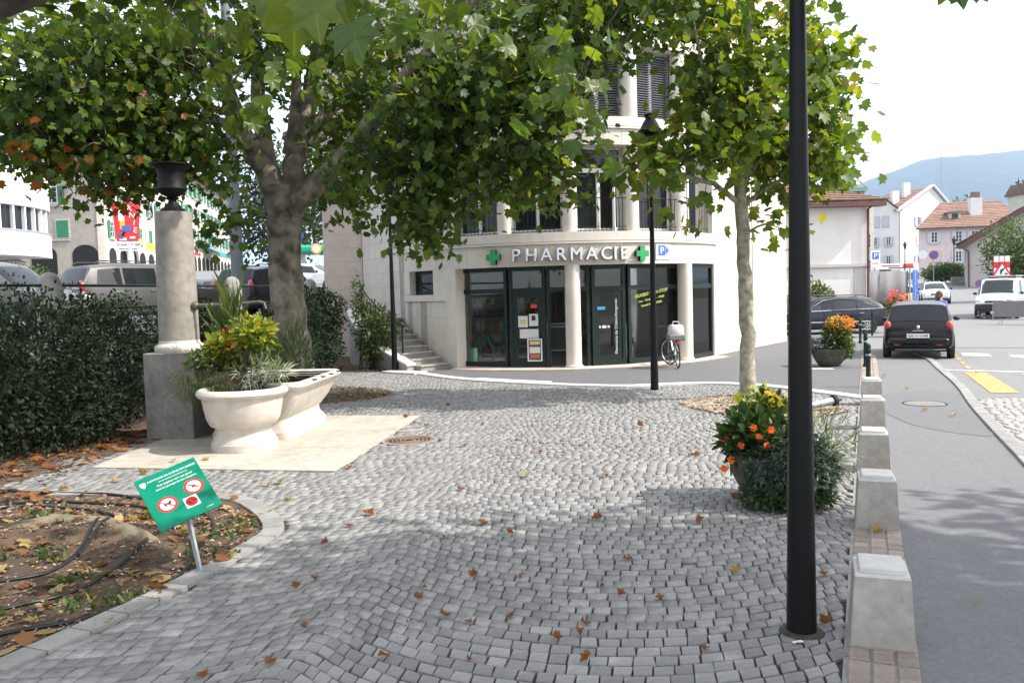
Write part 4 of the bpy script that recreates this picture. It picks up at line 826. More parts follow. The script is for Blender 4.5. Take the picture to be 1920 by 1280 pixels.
for fi, (z0, z1) in enumerate(floors):
    for k in range(-2, 3):
        p = pol(1.4 + 20 * k, 4.84); o = MB().lathe([(.215, z0 - .02), (.20, z1 + .02)], n=24).build('column', 'limestone_smooth', ph, True); o.location = (p.x - PC[0], p.y - PC[1], 0)
    for s in (-1, 1): RB('pier', 'limestone', ph, 4.3, PR - .01, 59.8 * s if s > 0 else -64, 64 if s > 0 else -59.8, z0 - .02, z1 + .02, 3)
    for k in range(6):
        tc = -48.6 + 20 * k; h = 8.0; w = rel(MB())
        fr = MB()
        def post(t, r, wd, za, zb, dp=.07): p = pol(t, r); fr.box((p.x, p.y, (za + zb) / 2), (wd, dp, zb - za), R_(t))
        ztr = z1 - .62 if fi == 0 else z1 - .1; rg = 4.60
        for t, wd in ((tc - h, .09), (tc, .09), (tc + h, .09)): post(t, rg, wd, z0, ztr if t == tc else z1)
        chord = 2 * rg * math.sin(R_(h)); pc = pol(tc, rg * math.cos(R_(h)))
        for za, zb in ((z0, z0 + .10), (ztr - .03, ztr + .08), (z1 - .06, z1)): fr.box((pc.x, pc.y, (za + zb) / 2), (chord, .066, zb - za), R_(tc))
        win = rel(fr).build('window', 'white_frame', ph)
        if not (fi == 0 and k == 3):
            q = MB().box((pc.x, pc.y, (z0 + z1) / 2), (chord, .012, z1 - z0 - .05), R_(tc)); rel(q).build('pane', 'house_glass', win)
        else:                                     # one leaf stands open
            a = pol(tc - h / 2, rg * math.cos(R_(h))); q = MB().box((a.x, a.y, (z0 + ztr) / 2), (chord / 2, .012, ztr - z0 - .05), R_(tc)); rel(q).build('pane', 'house_glass', win)
            q = MB().box((pc.x, pc.y, (z1 + ztr) / 2), (chord, .012, z1 - ztr - .05), R_(tc)); rel(q).build('pane', 'house_glass', win)
            hp = pol(tc + h - .6, rg - .05); d = Vector((-math.cos(R_(tc + 60)), -math.sin(R_(tc + 60)), 0)); q = MB(); L = chord / 2
            for s_, wd in ((.04, .08), (L - .04, .08)): c = hp + d * s_; q.box((c.x, c.y, (z0 + ztr) / 2), (wd, .06, ztr - z0), R_(tc + 60))
            for zz in (z0 + .05, ztr - .05): c = hp + d * L / 2; q.box((c.x, c.y, zz), (L, .056, .09), R_(tc + 60))
            rel(q).build('sash', 'white_frame', win)
        if fi == 0:
            rl = MB(); n = 12
            for zz in (z0 + .02, z0 + .12, z0 + .86): rl.tube([pol(tc + h * (2 * i / n - 1) * 1.02, 4.93, zz) for i in range(n + 1)], .014 if zz > 4 else .010, 5)
            for i in range(n + 1): t = tc + h * (2 * i / n - 1); rl.tube([pol(t, 4.93, z0 - .02), pol(t, 4.93, z0 + .86)], .0075, 4)
            rel(rl).build('railing', 'iron', ph)
        else:
            bl_ = MB(); zz = z0 + (.02 if fi == 1 else .3)
            while zz < z1 - .08: bl_.box((*pol(tc, rg * math.cos(R_(h)) + .075)[:2], zz), (chord - .04, .045, .028), R_(tc)); zz += .062
            rel(bl_).build('blind', 'galv_dark', win)
# rooms behind the upper windows
for z0, z1 in floors:
    RB('room_floor', 'inside_floor', ph, .3, 4.55, -64, 64, z0 - .3, z0 - .02, 24); RB('room_wall', 'inside_wall', ph, 2.2, 2.3, -64, 64, z0 - .02, z1 + .3, 16)
# --- walls beside the tower, stone panel by stone panel
def panel_wall(P, z0, z1, course, L, m, thick=.06, nm='stone_panel', cut=None, back=.35):
    P = [Vector((*p, 0)) for p in P]
    for r in range(int(round((z1 - z0) / course))):
        za, zb = z0 + r * course, z0 + (r + 1) * course
        for i, (a, b) in enumerate(along(P, L, .004)):
            if cut and cut((a + b) / 2, za): continue
            t = (b - a); nr = Vector((t.y, -t.x, 0)).normalized(); mb = MB()
            V = [(a.x, a.y), (b.x, b.y), (b.x - nr.x * thick, b.y - nr.y * thick), (a.x - nr.x * thick, a.y - nr.y * thick)]
            rel(mb.prism(V, za + .004, zb - .004)).build(nm, m, ph)
    mb = MB(); V = [(p.x, p.y) for p in P]; Q = []
    for i, p in enumerate(P):
        t = P[min(i + 1, len(P) - 1)] - P[max(i - 1, 0)]; nr = Vector((t.y, -t.x, 0)).normalized(); Q.append((p.x - nr.x * .012, p.y - nr.y * .012, p.x - nr.x * back, p.y - nr.y * back))
    rel(mb.prism([(q[0], q[1]) for q in Q] + [(q[2], q[3]) for q in Q[::-1]], z0, z1)).build('wall_core', 'joint_pale', ph)
LW = [(-4.85, 27.5), (-4.45, 26.5), (-3.95, 25.5), tuple(pol(-63.5))[:2]]
panel_wall(LW, 0, 13.05, .45, 1.15, 'limestone')
panel_wall([(-6.15, 27.56), (-4.87, 27.56)], 0, 12.6, .45, 1.3, 'limestone_pink')
rel(MB().prism([(-6.15, 27.6), (-4.6, 27.62), (-3.2, 40), (-6.15, 40)], 0, 12.6)).build('side_wall', 'limestone_pink', ph)
RW = [tuple(pol(63.5))[:2], (7.75, 26.7)]
panel_wall(RW, 0, 13.05, .45, 1.2, 'limestone')
panel_wall([(7.78, 26.72), (9.75, 29.4)], 0, 12.6, .45, 1.2, 'limestone_pink')
rel(MB().prism([(7.4, 26.95), (9.72, 29.44), (8.0, 38), (2, 40), (-3, 40), (-3, 34)], 0, 12.6)).build('rear_wing', 'limestone_pink', ph)
rel(MB().prism([tuple(pol(t, 5.2))[:2] for t in range(-64, 65, 8)] + [(8, 38), (-3, 38)], 12.9, 13.3)).build('roof', 'concrete', ph)
# ground floor: left masonry with the small dark window
CP = [tuple(pol(t))[:2] for t in np.linspace(-63.4, -38.5, 12)]
panel_wall(CP, 0, 1.80, .45, .78, 'limestone', back=.3)
RB('sill', 'limestone_smooth', ph, PR - .3, PR + .03, -63, -38.2, 1.81, 1.99, 12)
RB('stone_panel', 'limestone', ph, PR - .32, PR, -63.4, -58.6, 2.0, 2.658, 3)
RB('pier', 'limestone_smooth', ph, PR - .5, PR + .015, -39.2, -35.2, -.02, 2.658, 4); RB('pier', 'limestone_smooth', ph, PR - .4, PR - .005, -44.8, -39.21, 1.99, 2.658, 4)
RB('pier', 'limestone_smooth', ph, PR - .5, PR, 60.6, 63.4, -.02, 2.658, 4)
f = MB()
for t in (-58.2, -45.2): p = pol(t, PR - .22); f.box((p.x, p.y, 2.32), (.09, .07, .62), R_(t))
p = pol(-51.7, (PR - .22) * math.cos(R_(6.5))); 
for zz in (2.04, 2.61): f.box((p.x, p.y, zz), (1.08, .066, .09), R_(-51.7))
w = rel(f).build('window', 'frame_green', ph); rel(MB().box((p.x, p.y, 2.33), (1.05, .012, .55), R_(-51.7))).build('pane', 'house_glass', w)
# shop front
RG = 4.70; segs = [(866, 953, 'fixed'), (957, 1024, 'door'), (1027, 1066, 'open'), (1082, 1106, 'open'), (1110, 1172, 'door'), (1177, 1272, 'fixed'), (1294, 1346, 'fixed')]
for k, (pa, pb, ty) in enumerate(segs):
    rr = RG if k < 6 else 4.98; ta, tb = (th_px(pa, RG), th_px(pb, RG)) if k < 6 else (44.6, 60.8); a, b = pol(ta, rr), pol(tb, rr); c = (a + b) / 2; L = (b - a).length; rz = math.atan2((b - a).y, (b - a).x); u = (b - a).normalized(); fr = MB()
    wd = .085
    for q in (a + u * wd / 2, b - u * wd / 2): fr.box((q.x, q.y, 1.33), (wd, .10, 2.66), rz)
    for za, zb in ((2.55, 2.655), (1.98, 2.10)): fr.box((c.x, c.y, (za + zb) / 2), (L, .096, zb - za), rz)
    if ty != 'open': fr.box((c.x, c.y, .075), (L, .094, .15), rz)
    s_ = rel(fr).build('shop_window' if ty == 'fixed' else 'shop_door', 'frame_green', ph)
    rel(MB().box((c.x, c.y, 2.33), (L - .12, .012, .46), rz)).build('transom_pane', 'shop_glass', s_)
    if ty == 'door':
        fr = MB()
        for q in (a + u * (wd + .06), b - u * (wd + .06)): fr.box((q.x, q.y, 1.07), (.11, .06, 1.83), rz)
        for zz in (.20, 1.92): fr.box((c.x, c.y, zz), (L - 2 * wd, .058, .13), rz)
        rel(fr).build('leaf_frame', 'frame_green', s_)
    if ty != 'open': rel(MB().box((c.x, c.y, 1.06), (L - .12, .012, 1.84), rz)).build('pane', 'shop_glass', s_)
for t in (th_px(1075, 4.9), th_px(1284, 4.9)):
    p = pol(t, 4.92); o = rel(MB().lathe([(.24, 0), (.24, .06), (.205, .08), (.20, 2.66)], (p.x, p.y, 0), 28)).build('column', 'limestone_smooth', ph, True)
for t in np.arange(-35, 60, 7.2): RB('paving_slab', 'limestone_pink', ph, 4.62, 5.42, t + .06, min(61, t + 7.1), -.03, .012, 3)
for t in np.arange(-35, 60, 1.45): RB('paving_sett', 'brick_pink', ph, 5.44, 5.56, t + .06, t + 1.36, -.03, .008, 1)
# shop interior
rel(MB().prism([tuple(pol(t, 4.6))[:2] for t in range(-62, 63, 6)] + [(5.8, 31), (-3, 31)], -.02, .006)).build('shop_floor', 'inside_floor', ph)
rel(MB().box((1.4, 30.4, 1.35), (8.6, .1, 2.7))).build('back_wall', 'inside_wall', ph); rel(MB().box((1.4, 28.4, 2.72), (8.6, 4.2, .05))).build('ceiling', 'inside_wall', ph)
for s in (-1, 1): rel(MB().box((1.4 + 4.2 * s, 28, 1.35), (.1, 5, 2.7))).build('partition', 'inside_wall', ph)
p = pol(th_px(1196, 4.0), 3.9); rel(MB().cyl((p.x, p.y, 0), .20, 2.7, 24)).build('inner_column', 'limestone_smooth', ph, True)
g = np.random.default_rng(8)
for i, (x, y, L, rz) in enumerate([(-1.2, 29.9, 1.6, 0), (.8, 29.9, 1.6, 0), (2.7, 29.9, 1.6, 0), (4.4, 29.6, 1.2, -.4), (-.6, 26.2, 1.2, .1)]):
    o = thing('shelf_unit', ['tall display shelf of coloured boxes behind the left shop window', 'display shelf of boxes seen through the open doorway', 'display shelf of boxes behind the lettered glass door', 'corner display shelf behind the right shop window', 'freestanding low shelf of goods inside the left window'][i], 'shelf', (x, y, .006), rz)
    H_ = 2.1 if i < 4 else 1.2; mb = MB()
    for k in range(6 if i < 4 else 4): mb.box((0, 0, .06 + k * .38), (L, .35, .03))
    mb.box((0, .19, H_ / 2), (L, .02, H_)); mb.box((-L / 2, 0, H_ / 2), (.03, .36, H_)); mb.box((L / 2, 0, H_ / 2), (.03, .36, H_)); mb.build('rack', 'inside_wall', o)
    for q, mt in enumerate(('pack_a', 'pack_b', 'pack_c', 'pack_d')):
        mb = MB()
        for k in range(5 if i < 4 else 3):
            for j in range(5): x_ = g.uniform(-L / 2 + .08, L / 2 - .08); h_ = g.uniform(.1, .26); mb.box((x_, g.uniform(-.12, .0), .076 + k * .38 + h_ / 2), (g.uniform(.06, .14), .1, h_))
        mb.build('goods', mt, o, kind='stuff')
ct = thing('sales_counter', 'white sales counter with glass top inside the right shop window', 'counter', (3.9, 24.9, .006), R_(25)); MB().bbox((0, 0, .5), (1.6, .5, 1.0), 0, .02).build('body', 'white_frame', ct); MB().box((0, 0, 1.01), (1.66, .56, .03)).build('top', 'galv', ct)
# lettering and crosses
sg = thing('pharmacy_sign', 'white raised capital letters PHARMACIE on the curved stone band', 'sign', tuple(pol(2, PR + .06, 2.76)))
txt = 'PHARMACIE'; pxs = [972, 1001, 1030, 1058, 1086, 1112, 1138, 1158, 1172]
for ch, px in zip(txt, [972, 1000, 1028, 1055, 1083, 1111, 1138, 1154, 1170]):
    t = th_px(px, PR); p = pol(t, PR + .08, 2.785) - Vector(sg.location); me = text_mesh(ch, .455, .03, .004); M = Matrix.Translation(p) @ Matrix.Rotation(R_(t), 4, 'Z') @ Matrix.Rotation(R_(90), 4, 'X')
    me.transform(M); link('letter', me, 'letter_white', sg); mk_ = text_mesh(ch, .455, .018, .016); mk_.transform(Matrix.Translation(pol(t, -.028) - pol(0, 0)) @ Matrix.Identity(4) @ M); link('letter_backing', mk_, 'banner_grey', sg)  # wider dark copy set behind each letter
mb = MB(); mb.tube([pol(t, PR + .05, 2.75) - Vector(sg.location) for t in np.linspace(th_px(950, PR), th_px(1195, PR), 18)], .012, 5); mb.build('cable', 'limestone_pink', sg)
for px, lb in ((931, 'green pharmacy cross before the first letter of the lettering'), (1203, 'green pharmacy cross after the last letter, beside the parking sign')):
    t = th_px(px, PR); p = pol(t, PR + .02, 2.92); o = thing('pharmacy_cross', lb, 'sign', tuple(p), R_(t)); s = .195; w = .075
    PP = [(-w, -s), (w, -s), (w, -w), (s, -w), (s, w), (w, w), (w, s), (-w, s), (-w, w), (-s, w), (-s, -w), (-w, -w)]
    MB().slab([(x, 0, z) for x, z in PP], (0, -1, 0), .09).build('case', 'iron', o); MB().slab([(x * .95, -.092, z * .95) for x, z in PP], (0, -1, 0), .012).build('face', 'cross_green', o)
t = th_px(1245, PR); o = thing('parking_sign', 'small white sign with a blue P and arrow on the stone band', 'sign', tuple(pol(t, PR + .012, 2.86)), R_(t))
MB().box((0, 0, .10), (.50, .012, .40)).build('plate', 'sign_white', o); MB().box((-.05, -.009, .14), (.24, .008, .27)).build('field', 'sign_blue', o); MB().slab([(.09, -.007, .03), (.20, -.007, .14), (.09, -.007, .25)], (0, -1, 0), .008).build('arrow', 'sign_blue', o)
me = text_mesh('P', .26, .002); me.transform(Matrix.Translation((-.05, -.017, .05)) @ Matrix.Rotation(R_(90), 4, 'X')); link('letter', me, 'sign_white', o)
def poster(nm, lab, px, pz, w, h, m, r=RG + .03, lines=None, frame=None, cat='poster'):
    t = th_px(px, r); o = thing(nm, lab, cat, tuple(pol(t, r, pz)), R_(t)); MB().box((0, 0, 0), (w, .008, h)).build('sheet', m, o)
    for k, (x, z, ww, hh, mm) in enumerate(lines or []): MB().box((x, -.007 - k * .0004, z), (ww, .005, hh)).build('print', mm, o)
    if frame:
        mb = MB()
        for s in (-1, 1): mb.box((s * w / 2, -.004, 0), (.03, .02, h + .03)); mb.box((0, -.004, s * h / 2), (w, .018, .03))
        mb.build('frame', frame, o)
    return o
poster('notice', 'pale picture sheet taped left inside the glass door', 981, 1.22, .26, .30, 'paper', lines=[(0, 0, .14, .12, 'pack_b')]); poster('notice', 'white sheet with a small dark square on the glass door', 1001, 1.26, .24, .32, 'paper', lines=[(0, .05, .10, .13, 'ink')])
poster('wide_notice', 'large pale sheet low on the left glass door', 992, .90, .50, .24, 'paper'); poster('framed_poster', 'framed dark poster with crowd picture leaning at the left door', 1002, .47, .36, .56, 'poster_dark', r=RG + .09, lines=[(0, .19, .26, .09, 'pack_b'), (0, .0, .28, .16, 'paper'), (0, -.16, .24, .10, 'pack_a')], frame='white_frame')
poster('red_sticker', 'red star sticker on the left glass door', 1002, 1.62, .17, .10, 'sign_red'); poster('blue_sticker', 'small blue sticker on the lettered glass door', 1128, 1.52, .22, .085, 'sticker_blue')
poster('green_leaflet', 'green leaflet at the bottom of the left shop window', 886, .32, .28, .40, 'paper_green', r=RG - .04); poster('payment_stickers', 'row of small white stickers on the lettered door', 1133, 1.03, .12, .07, 'paper', lines=[(-.12, 0, .05, .06, 'paper'), (.12, 0, .06, .06, 'paper')])
poster('bicycle_poster', 'dark advertising panel with white figures in the narrow right window', 1320, 1.0, .85, 1.5, 'ink', r=4.86, lines=[(-.12, -.1, .05, .62, 'paper'), (-.06, -.2, .04, .6, 'yellow'), (.0, -.15, .04, .7, 'paper'), (.13, .1, .06, .5, 'poster_dark')])
for o, s_, sz, dx, dz, mm in ((top('bicycle_poster'), 'DALE', .11, -.22, .55, 'paper'), (top('bicycle_poster'), 'Power Cie.', .085, -.08, -.58, 'paper'), (top('bicycle_poster'), "L'antidote", .085, -.08, -.69, 'paper')):
    me = text_mesh(s_, sz, .001); me.transform(Matrix.Translation((dx, -.014, dz)) @ Matrix.Rotation(R_(90), 4, 'X')); link('lettering', me, mm, o)
t = th_px(1226, RG + .03); o = thing('opening_hours', 'lime opening hours lettering on the right shop window', 'lettering', tuple(pol(t, RG * .985 + .03, 1.72)), R_(t))
for s_, sz, dz in (('OUVERT NON STOP', .125, .12), ('Lun. - Vend. 8h00 - 19h00', .085, -.02), ('Samedi 8h30 - 18h00', .085, -.15)):
    me = text_mesh(s_, sz, .001); me.transform(Matrix.Translation((0, 0, dz)) @ Matrix.Rotation(R_(-9), 4, 'Y') @ Matrix.Rotation(R_(90), 4, 'X') @ Matrix.Shear('XY', 4, (0.25, 0)).to_4x4() if False else Matrix.Translation((0, 0, dz)) @ Matrix.Rotation(R_(-9), 4, 'Y') @ Matrix.Rotation(R_(90), 4, 'X')); link('line', me, 'lime', o)
t = th_px(1158, RG + .03); o = thing('door_lettering', 'white vertical lettering with the pharmacy name on the glass door', 'lettering', tuple(pol(t, RG + .02, .30)), R_(t))
me = text_mesh('Pharmacie de Chêne-Bougeries', .115, .001, align='LEFT'); me.transform(Matrix.Rotation(R_(-90), 4, 'Y') @ Matrix.Rotation(R_(90), 4, 'X')); link('line', me, 'paper', o)
sb_ = thing('sandwich_board', 'dark menu board with pale frame standing in the open doorway', 'sign', (*pol(th_px(1046, 4.3), 4.1)[:2], .006), R_(-6)); MB().box((0, 0, .72), (.56, .03, .62)).build('panel', 'ink', sb_)
mb = MB()
for s in (-1, 1): mb.box((s * .29, 0, .55), (.03, .04, 1.1))
for z in (.40, 1.04, 1.12): mb.box((0, 0, z), (.58, .04, .03))
mb.build('frame', 'galv', sb_); gs = thing('green_easel', 'green arched display stand inside the left shop window', 'stand', (*pol(th_px(905, 4.2), 4.0)[:2], .006), R_(-20))
mb = MB()
for s in (-1, 1): mb.tube([(s * .24, 0, 0), (s * .17, 0, .5), (s * .06, 0, .72), (0, 0, .74)], .05, 8)
mb.build('arch', 'paper_green', gs, True)
pn = Vector((*pol(th_px(930, 3.6), 3.5)[:2], 0))
# ---------------------------------------------------------------- stairs up to the higher road
st = thing('stone_stairs', 'curved grey stone stairs climbing beside the pharmacy wall', 'stairs', tuple(pol(-55, 5.7)))
def rs(mb): mb.v = [(x - st.location.x, y - st.location.y, z) for x, y, z in mb.v]; return mb
for i in range(9):
    t0 = -38 - 3.3 * i; rs(MB().ring(PC, PR + .055, 6.25, R_(-76), R_(t0), i * .15 - .02, (i + 1) * .15 - .03, 10)).build('step', 'concrete', st)
    rs(MB().ring(PC, PR + .055, 6.26, R_(max(-76, t0 - 6)), R_(t0 + .35), (i + 1) * .15 - .03, (i + 1) * .15, 5)).build('tread', 'stone_tread', st)
V = []; n = 18
for i in range(n + 1):
    t = -40 - 37 * i / n; zt = .16 + 1.42 * (i / n)
    for r, z in ((6.27, -.05), (6.52, -.05), (6.52, zt), (6.27, zt)): V.append(tuple(pol(t, r, z) - Vector(st.location)))
mb = MB(); mb.add(V, [(i * 4 + k, i * 4 + (k + 1) % 4, i * 4 + 4 + (k + 1) % 4, i * 4 + 4 + k) for i in range(n) for k in range(4)] + [(0, 1, 2, 3), (n * 4 + 3, n * 4 + 2, n * 4 + 1, n * 4)]); mb.build('cheek_wall', 'concrete', st)
V = []
for i in range(n + 1):
    t = -39.6 - 37.4 * i / n; zt = .163 + 1.42 * (i / n)
    for r, z in ((6.24, zt), (6.56, zt), (6.56, zt + .05), (6.24, zt + .05)): V.append(tuple(pol(t, r, z) - Vector(st.location)))
mb = MB(); mb.add(V, [(i * 4 + k, i * 4 + (k + 1) % 4, i * 4 + 4 + (k + 1) % 4, i * 4 + 4 + k) for i in range(n) for k in range(4)] + [(0, 1, 2, 3), (n * 4 + 3, n * 4 + 2, n * 4 + 1, n * 4)]); mb.build('coping', 'kerb_white', st)
hr = thing('stair_handrail', 'dark green metal handrail along the stone stairs', 'handrail', tuple(pol(-55, 6.18, .8)))
def rh(mb): mb.v = [(x - hr.location.x, y - hr.location.y, z - hr.location.z) for x, y, z in mb.v]; return mb
for t, i in ((-45, 2), (-58, 6), (-71, 9)): rh(MB().tube([pol(t, 6.18, i * .15 - .05), pol(t, 6.18, i * .15 + .88)], .025, 8)).build('post', 'green_paint', hr, True)
rh(MB().tube([pol(-43.6, 6.18, 1.02), pol(-43.2, 6.18, 1.09), pol(-43.6, 6.18, 1.16), pol(-45, 6.18, 1.19)] + [pol(t, 6.18, 1.19 + (-45 - t) * .0425) for t in np.linspace(-47, -74, 9)], .022, 8)).build('rail', 'green_paint', hr, True)
tag(rs(MB().ring(PC, 6.5, 7.0, R_(-44), R_(-34), -.02, .05, 6)).build('kerb_wedge', 'kerb_white', loc=tuple(st.location)), kind='structure')

# ================================================================ BACKGROUND BUILDINGS
def house(nm, lab, loc, cat='house'): return thing(nm, lab, cat, loc)
class Wall:
    def __init__(s, par, P0, P1, z0, z1, m, thick=.3, build=True):
        s.par = par; s.a = Vector((*P0, 0)); s.b = Vector((*P1, 0)); s.u = (s.b - s.a).normalized(); s.n = Vector((s.u.y, -s.u.x, 0)); s.rz = math.atan2(s.u.y, s.u.x); s.L = (s.b - s.a).length; s.o = Vector(par.location)
        if build:
            c = (s.a + s.b) / 2 - s.n * thick / 2 - s.o; MB().box((c.x, c.y, (z0 + z1) / 2 - s.o.z), (s.L, thick, z1 - z0), s.rz).build('wall', m, par)
    def P(s, t, z, d=0): q = s.a + s.u * t + s.n * d - s.o; return (q.x, q.y, z - s.o.z)
    def box(s, t, z, w, h, d, dp, nm, m, par=None): return MB().box(s.P(t, z, d), (w, dp, h), s.rz).build(nm, m, par or s.par)
    def poly(s, pts, d, th, nm, m, par=None): return MB().slab([s.P(t, z, d) for t, z in pts], s.n, th).build(nm, m, par or s.par)
    def window(s, t, z, w, h, sh=None, closed=False, surr='surround', bars=True):
        win = s.box(t, z, w + .3, h + .3, .0, .10, 'window', surr) if surr else s.box(t, z, w + .1, h + .1, .0, .09, 'window', 'white_frame')
        if closed: s.box(t, z, w, h, .06, .06, 'shutter', sh, win); return win
        mb = MB()
        for k in (-1, 1): mb.box(s.P(t + k * (w / 2 - .04), z, .06), (.08, .06, h), s.rz)
        mb.box(s.P(t, z, .06), (.07, .056, h), s.rz)
        for k in (-1, 1): mb.box(s.P(t, z + k * (h / 2 - .04), .06), (w, .054, .08), s.rz)
        if bars:
            for k in (-.17, .17): mb.box(s.P(t, z + k * h, .06), (w, .05, .04), s.rz)
        mb.build('frame', 'white_frame', win); s.box(t, z, w - .06, h - .06, .055, .02, 'pane', 'house_glass', win)
        if sh:
            for k in (-1, 1): s.box(t + k * (w * .78 + .02), z, w * .52, h + .05, .09, .05, 'shutter', sh, win)
        s.box(t, z - h / 2 - .17, w + .4, .09, .05, .22, 'sill', surr or 'surround', win); return win
def gable_roof(par, corners, ze, ridge, zr, m, over=.5, rows=9):
    # corners a,b (front eave), c,d (rear eave); ridge end points r0,r1; roof laid in overlapping courses
    o = Vector(par.location)
    def face(p, q, r1, r0):
        for k in range(rows):
            t0, t1 = k / rows, min(1, (k + 1.12) / rows); up = .05
            V = [p.lerp(r0, t0), q.lerp(r1, t0), q.lerp(r1, t1), p.lerp(r0, t1)]; V = [v - o for v in V]; n = (V[1] - V[0]).cross(V[3] - V[0]).normalized(); n = n if n.z > 0 else -n
            V = [V[0] + n * up, V[1] + n * up, V[2], V[3]]; MB().slab(V, n, .05).build('tile_course', m, par)
    a, b, c, d = [Vector((*p, ze)) for p in corners]; r0, r1 = [Vector((*p, zr)) for p in ridge]
    face(a, b, r1, r0); face(c, d, r0, r1)
    return a, b, c, d, r0, r1
# --- white house behind the parked estate car
h1 = house('white_house', 'plain white house wall with tiled hip roof behind the dark estate car', (15.3, 40, 0)); w = Wall(h1, (11.5, 40), (17.15, 40), 0, 5.8, 'wall_white', .4)
ws = Wall(h1, (17.15, 40.0), (17.9, 50), 0, 5.8, 'wall_cream', .4); w.box(2.85, 2.85, 5.7, .14, .06, .14, 'string_course', 'surround'); w.box(5.3, 1.4, .55, 2.75, .02, .05, 'pilaster', 'surround')
MB().tube([w.P(5.65, .1, .12), w.P(5.65, 5.5, .12), w.P(5.9, 5.75, .3)], .06, 8).build('downpipe', 'pipe_brown', h1, True)
w.box(3.0, 5.72, 6.6, .22, .3, .7, 'eave_board', 'pipe_brown')
o = Vector(h1.location); E0, E1, E2, E3 = Vector((11, 39.4, 5.85)), Vector((17.9, 39.4, 5.85)), Vector((18.3, 50.5, 5.85)), Vector((11, 50.5, 5.85)); RR0, RR1 = Vector((11, 45, 7.6)), Vector((14.6, 45, 7.6))
for k in range(14):
    t0, t1 = k / 14, min(1, (k + 1.1) / 14)
    for (p, q, r, s_) in ((E0, E1, RR1, RR0), (E1, E2, RR1, RR1)):
        V = [p.lerp(s_, t0) - o, q.lerp(r, t0) - o, q.lerp(r, t1) - o, p.lerp(s_, t1) - o]
        n = (V[1] - V[0]).cross(V[3] - V[0]); n = n.normalized() if n.length > 1e-6 else Vector((0, 0, 1)); n = n if n.z > 0 else -n; MB().slab([V[0] + n * .05, V[1] + n * .05, V[2], V[3]], n, .05).build('tile_course', 'tile_dark', h1)
tw = house('brick_block', 'dark brick block with a green copper roof edge above the white house', (20.3, 52, .3), 'building'); MB().box((0, 0, 3.6), (1.9, 3, 7.2)).build('wall', 'tile_dark', tw); MB().box((0, 0, 7.3), (2.5, 3.6, .25)).build('roof', 'copper', tw); MB().tube([(1.1, -1.7, 7.2), (1.05, -1.6, 6.8), (1.0, -1.55, 3)], .05, 6).build('downpipe', 'copper', tw)
# --- narrow ochre house and the tall white gabled house
h0 = house('ochre_house', 'narrow ochre house squeezed between the white wall and the white gabled house', (36.4, 84, 2.0)); w = Wall(h0, (35.0, 84), (36.7, 84), 1.5, 10.2, 'wall_cream', 5); w.window(1.1, 6.2, .6, 1.5, None); w.window(1.1, 3.6, .6, 1.5, None); w.box(.85, 10.3, 2.0, .25, .1, .8, 'eave', 'tile_dark')
h2 = house('gabled_house', 'tall white house with a tiled gable roof and pale shutters', (63, 137, 2.3)); c = Vector((63, 135)); Lf = c + Vector((-.92, .4)) * 4.6; Rt = c + Vector((.94, .35)) * 11.3
wl_ = Wall(h2, (Lf.x, Lf.y), (c.x, c.y), 1.8, 13.6, 'wall_white', .4); wr = Wall(h2, (c.x, c.y), (Rt.x, Rt.y), 1.8, 13.6, 'wall_white', .4)
for z in (5.6, 8.6): wl_.window(1.1, z, .7, 1.35, 'shutter_lilac'); wl_.window(3.1, z, .7, 1.35, 'shutter_lilac')
wl_.window(1.3, 11.8, .8, 1.6, 'shutter_lilac', True); wl_.window(2.7, 11.8, .8, 1.6, 'shutter_lilac', True); wl_.box(2.6, 3.2, 1.7, 2.4, .03, .1, 'shop_door', 'dark'); wl_.box(2.3, 4.6, 4.6, .16, .05, .2, 'string_course', 'surround')
for z, cl in ((5.6, 0), (8.6, 1), (11.8, 0)): wr.window(4.2, z, .8, 1.4, 'shutter_lilac' if not cl else 'white_frame', bool(cl))
wr.window(8.6, 12.2, .8, 1.4, 'shutter_lilac', True); wr.window(5.2, 2.9, .7, 1.5, None)
pk = wr.L * .62; wr.poly([(0, 13.6), (wr.L, 13.6), (pk, 17.3)], -.35, .35, 'gable', 'wall_white')
for a_, b_ in (((-.5, 13.35), (pk, 17.55)), ((pk, 17.55), (wr.L + .4, 13.5))): wr.poly([a_, b_, (b_[0], b_[1] + .22), (a_[0], a_[1] + .22)], -.3, .8, 'verge', 'white_frame')
nb = -wr.n * 9; A0 = wr.a + wr.n * .4; 
def roofq(par, P, m, rows=9):
    o = Vector(par.location); P = [Vector(p) - o for p in P]
    for k in range(rows):
        t0, t1 = k / rows, min(1, (k + 1.15) / rows); V = [P[0].lerp(P[3], t0), P[1].lerp(P[2], t0), P[1].lerp(P[2], t1), P[0].lerp(P[3], t1)]; n = (V[1] - V[0]).cross(V[3] - V[0]).normalized(); n = n if n.z > 0 else -n
        MB().slab([V[0] + n * .07, V[1] + n * .07, V[2], V[3]], n, .06).build('tile_course', m, par)
q0 = wr.a + wr.u * -.6; qp = wr.a + wr.u * pk; q1 = wr.a + wr.u * (wr.L + .4)
roofq(h2, [(q0.x, q0.y, 13.4), (q0.x + nb.x, q0.y + nb.y, 13.4), (qp.x + nb.x, qp.y + nb.y, 17.4), (qp.x, qp.y, 17.4)], 'tile_roof'); roofq(h2, [(q1.x, q1.y, 13.5), (q1.x + nb.x, q1.y + nb.y, 13.5), (qp.x + nb.x, qp.y + nb.y, 17.4), (qp.x, qp.y, 17.4)], 'tile_roof')
wl_.poly([(0, 13.6), (4.6, 13.6), (2.3, 15.6)], -.35, .35, 'gable', 'wall_white')
m_ = wl_.a + wl_.u * 2.3; e0 = wl_.a + wl_.u * -.4 + wl_.n * .4; e1 = wl_.a + wl_.u * 5.0 + wl_.n * .4; mm = m_ + wl_.n * .4; bb = -wl_.n * 6
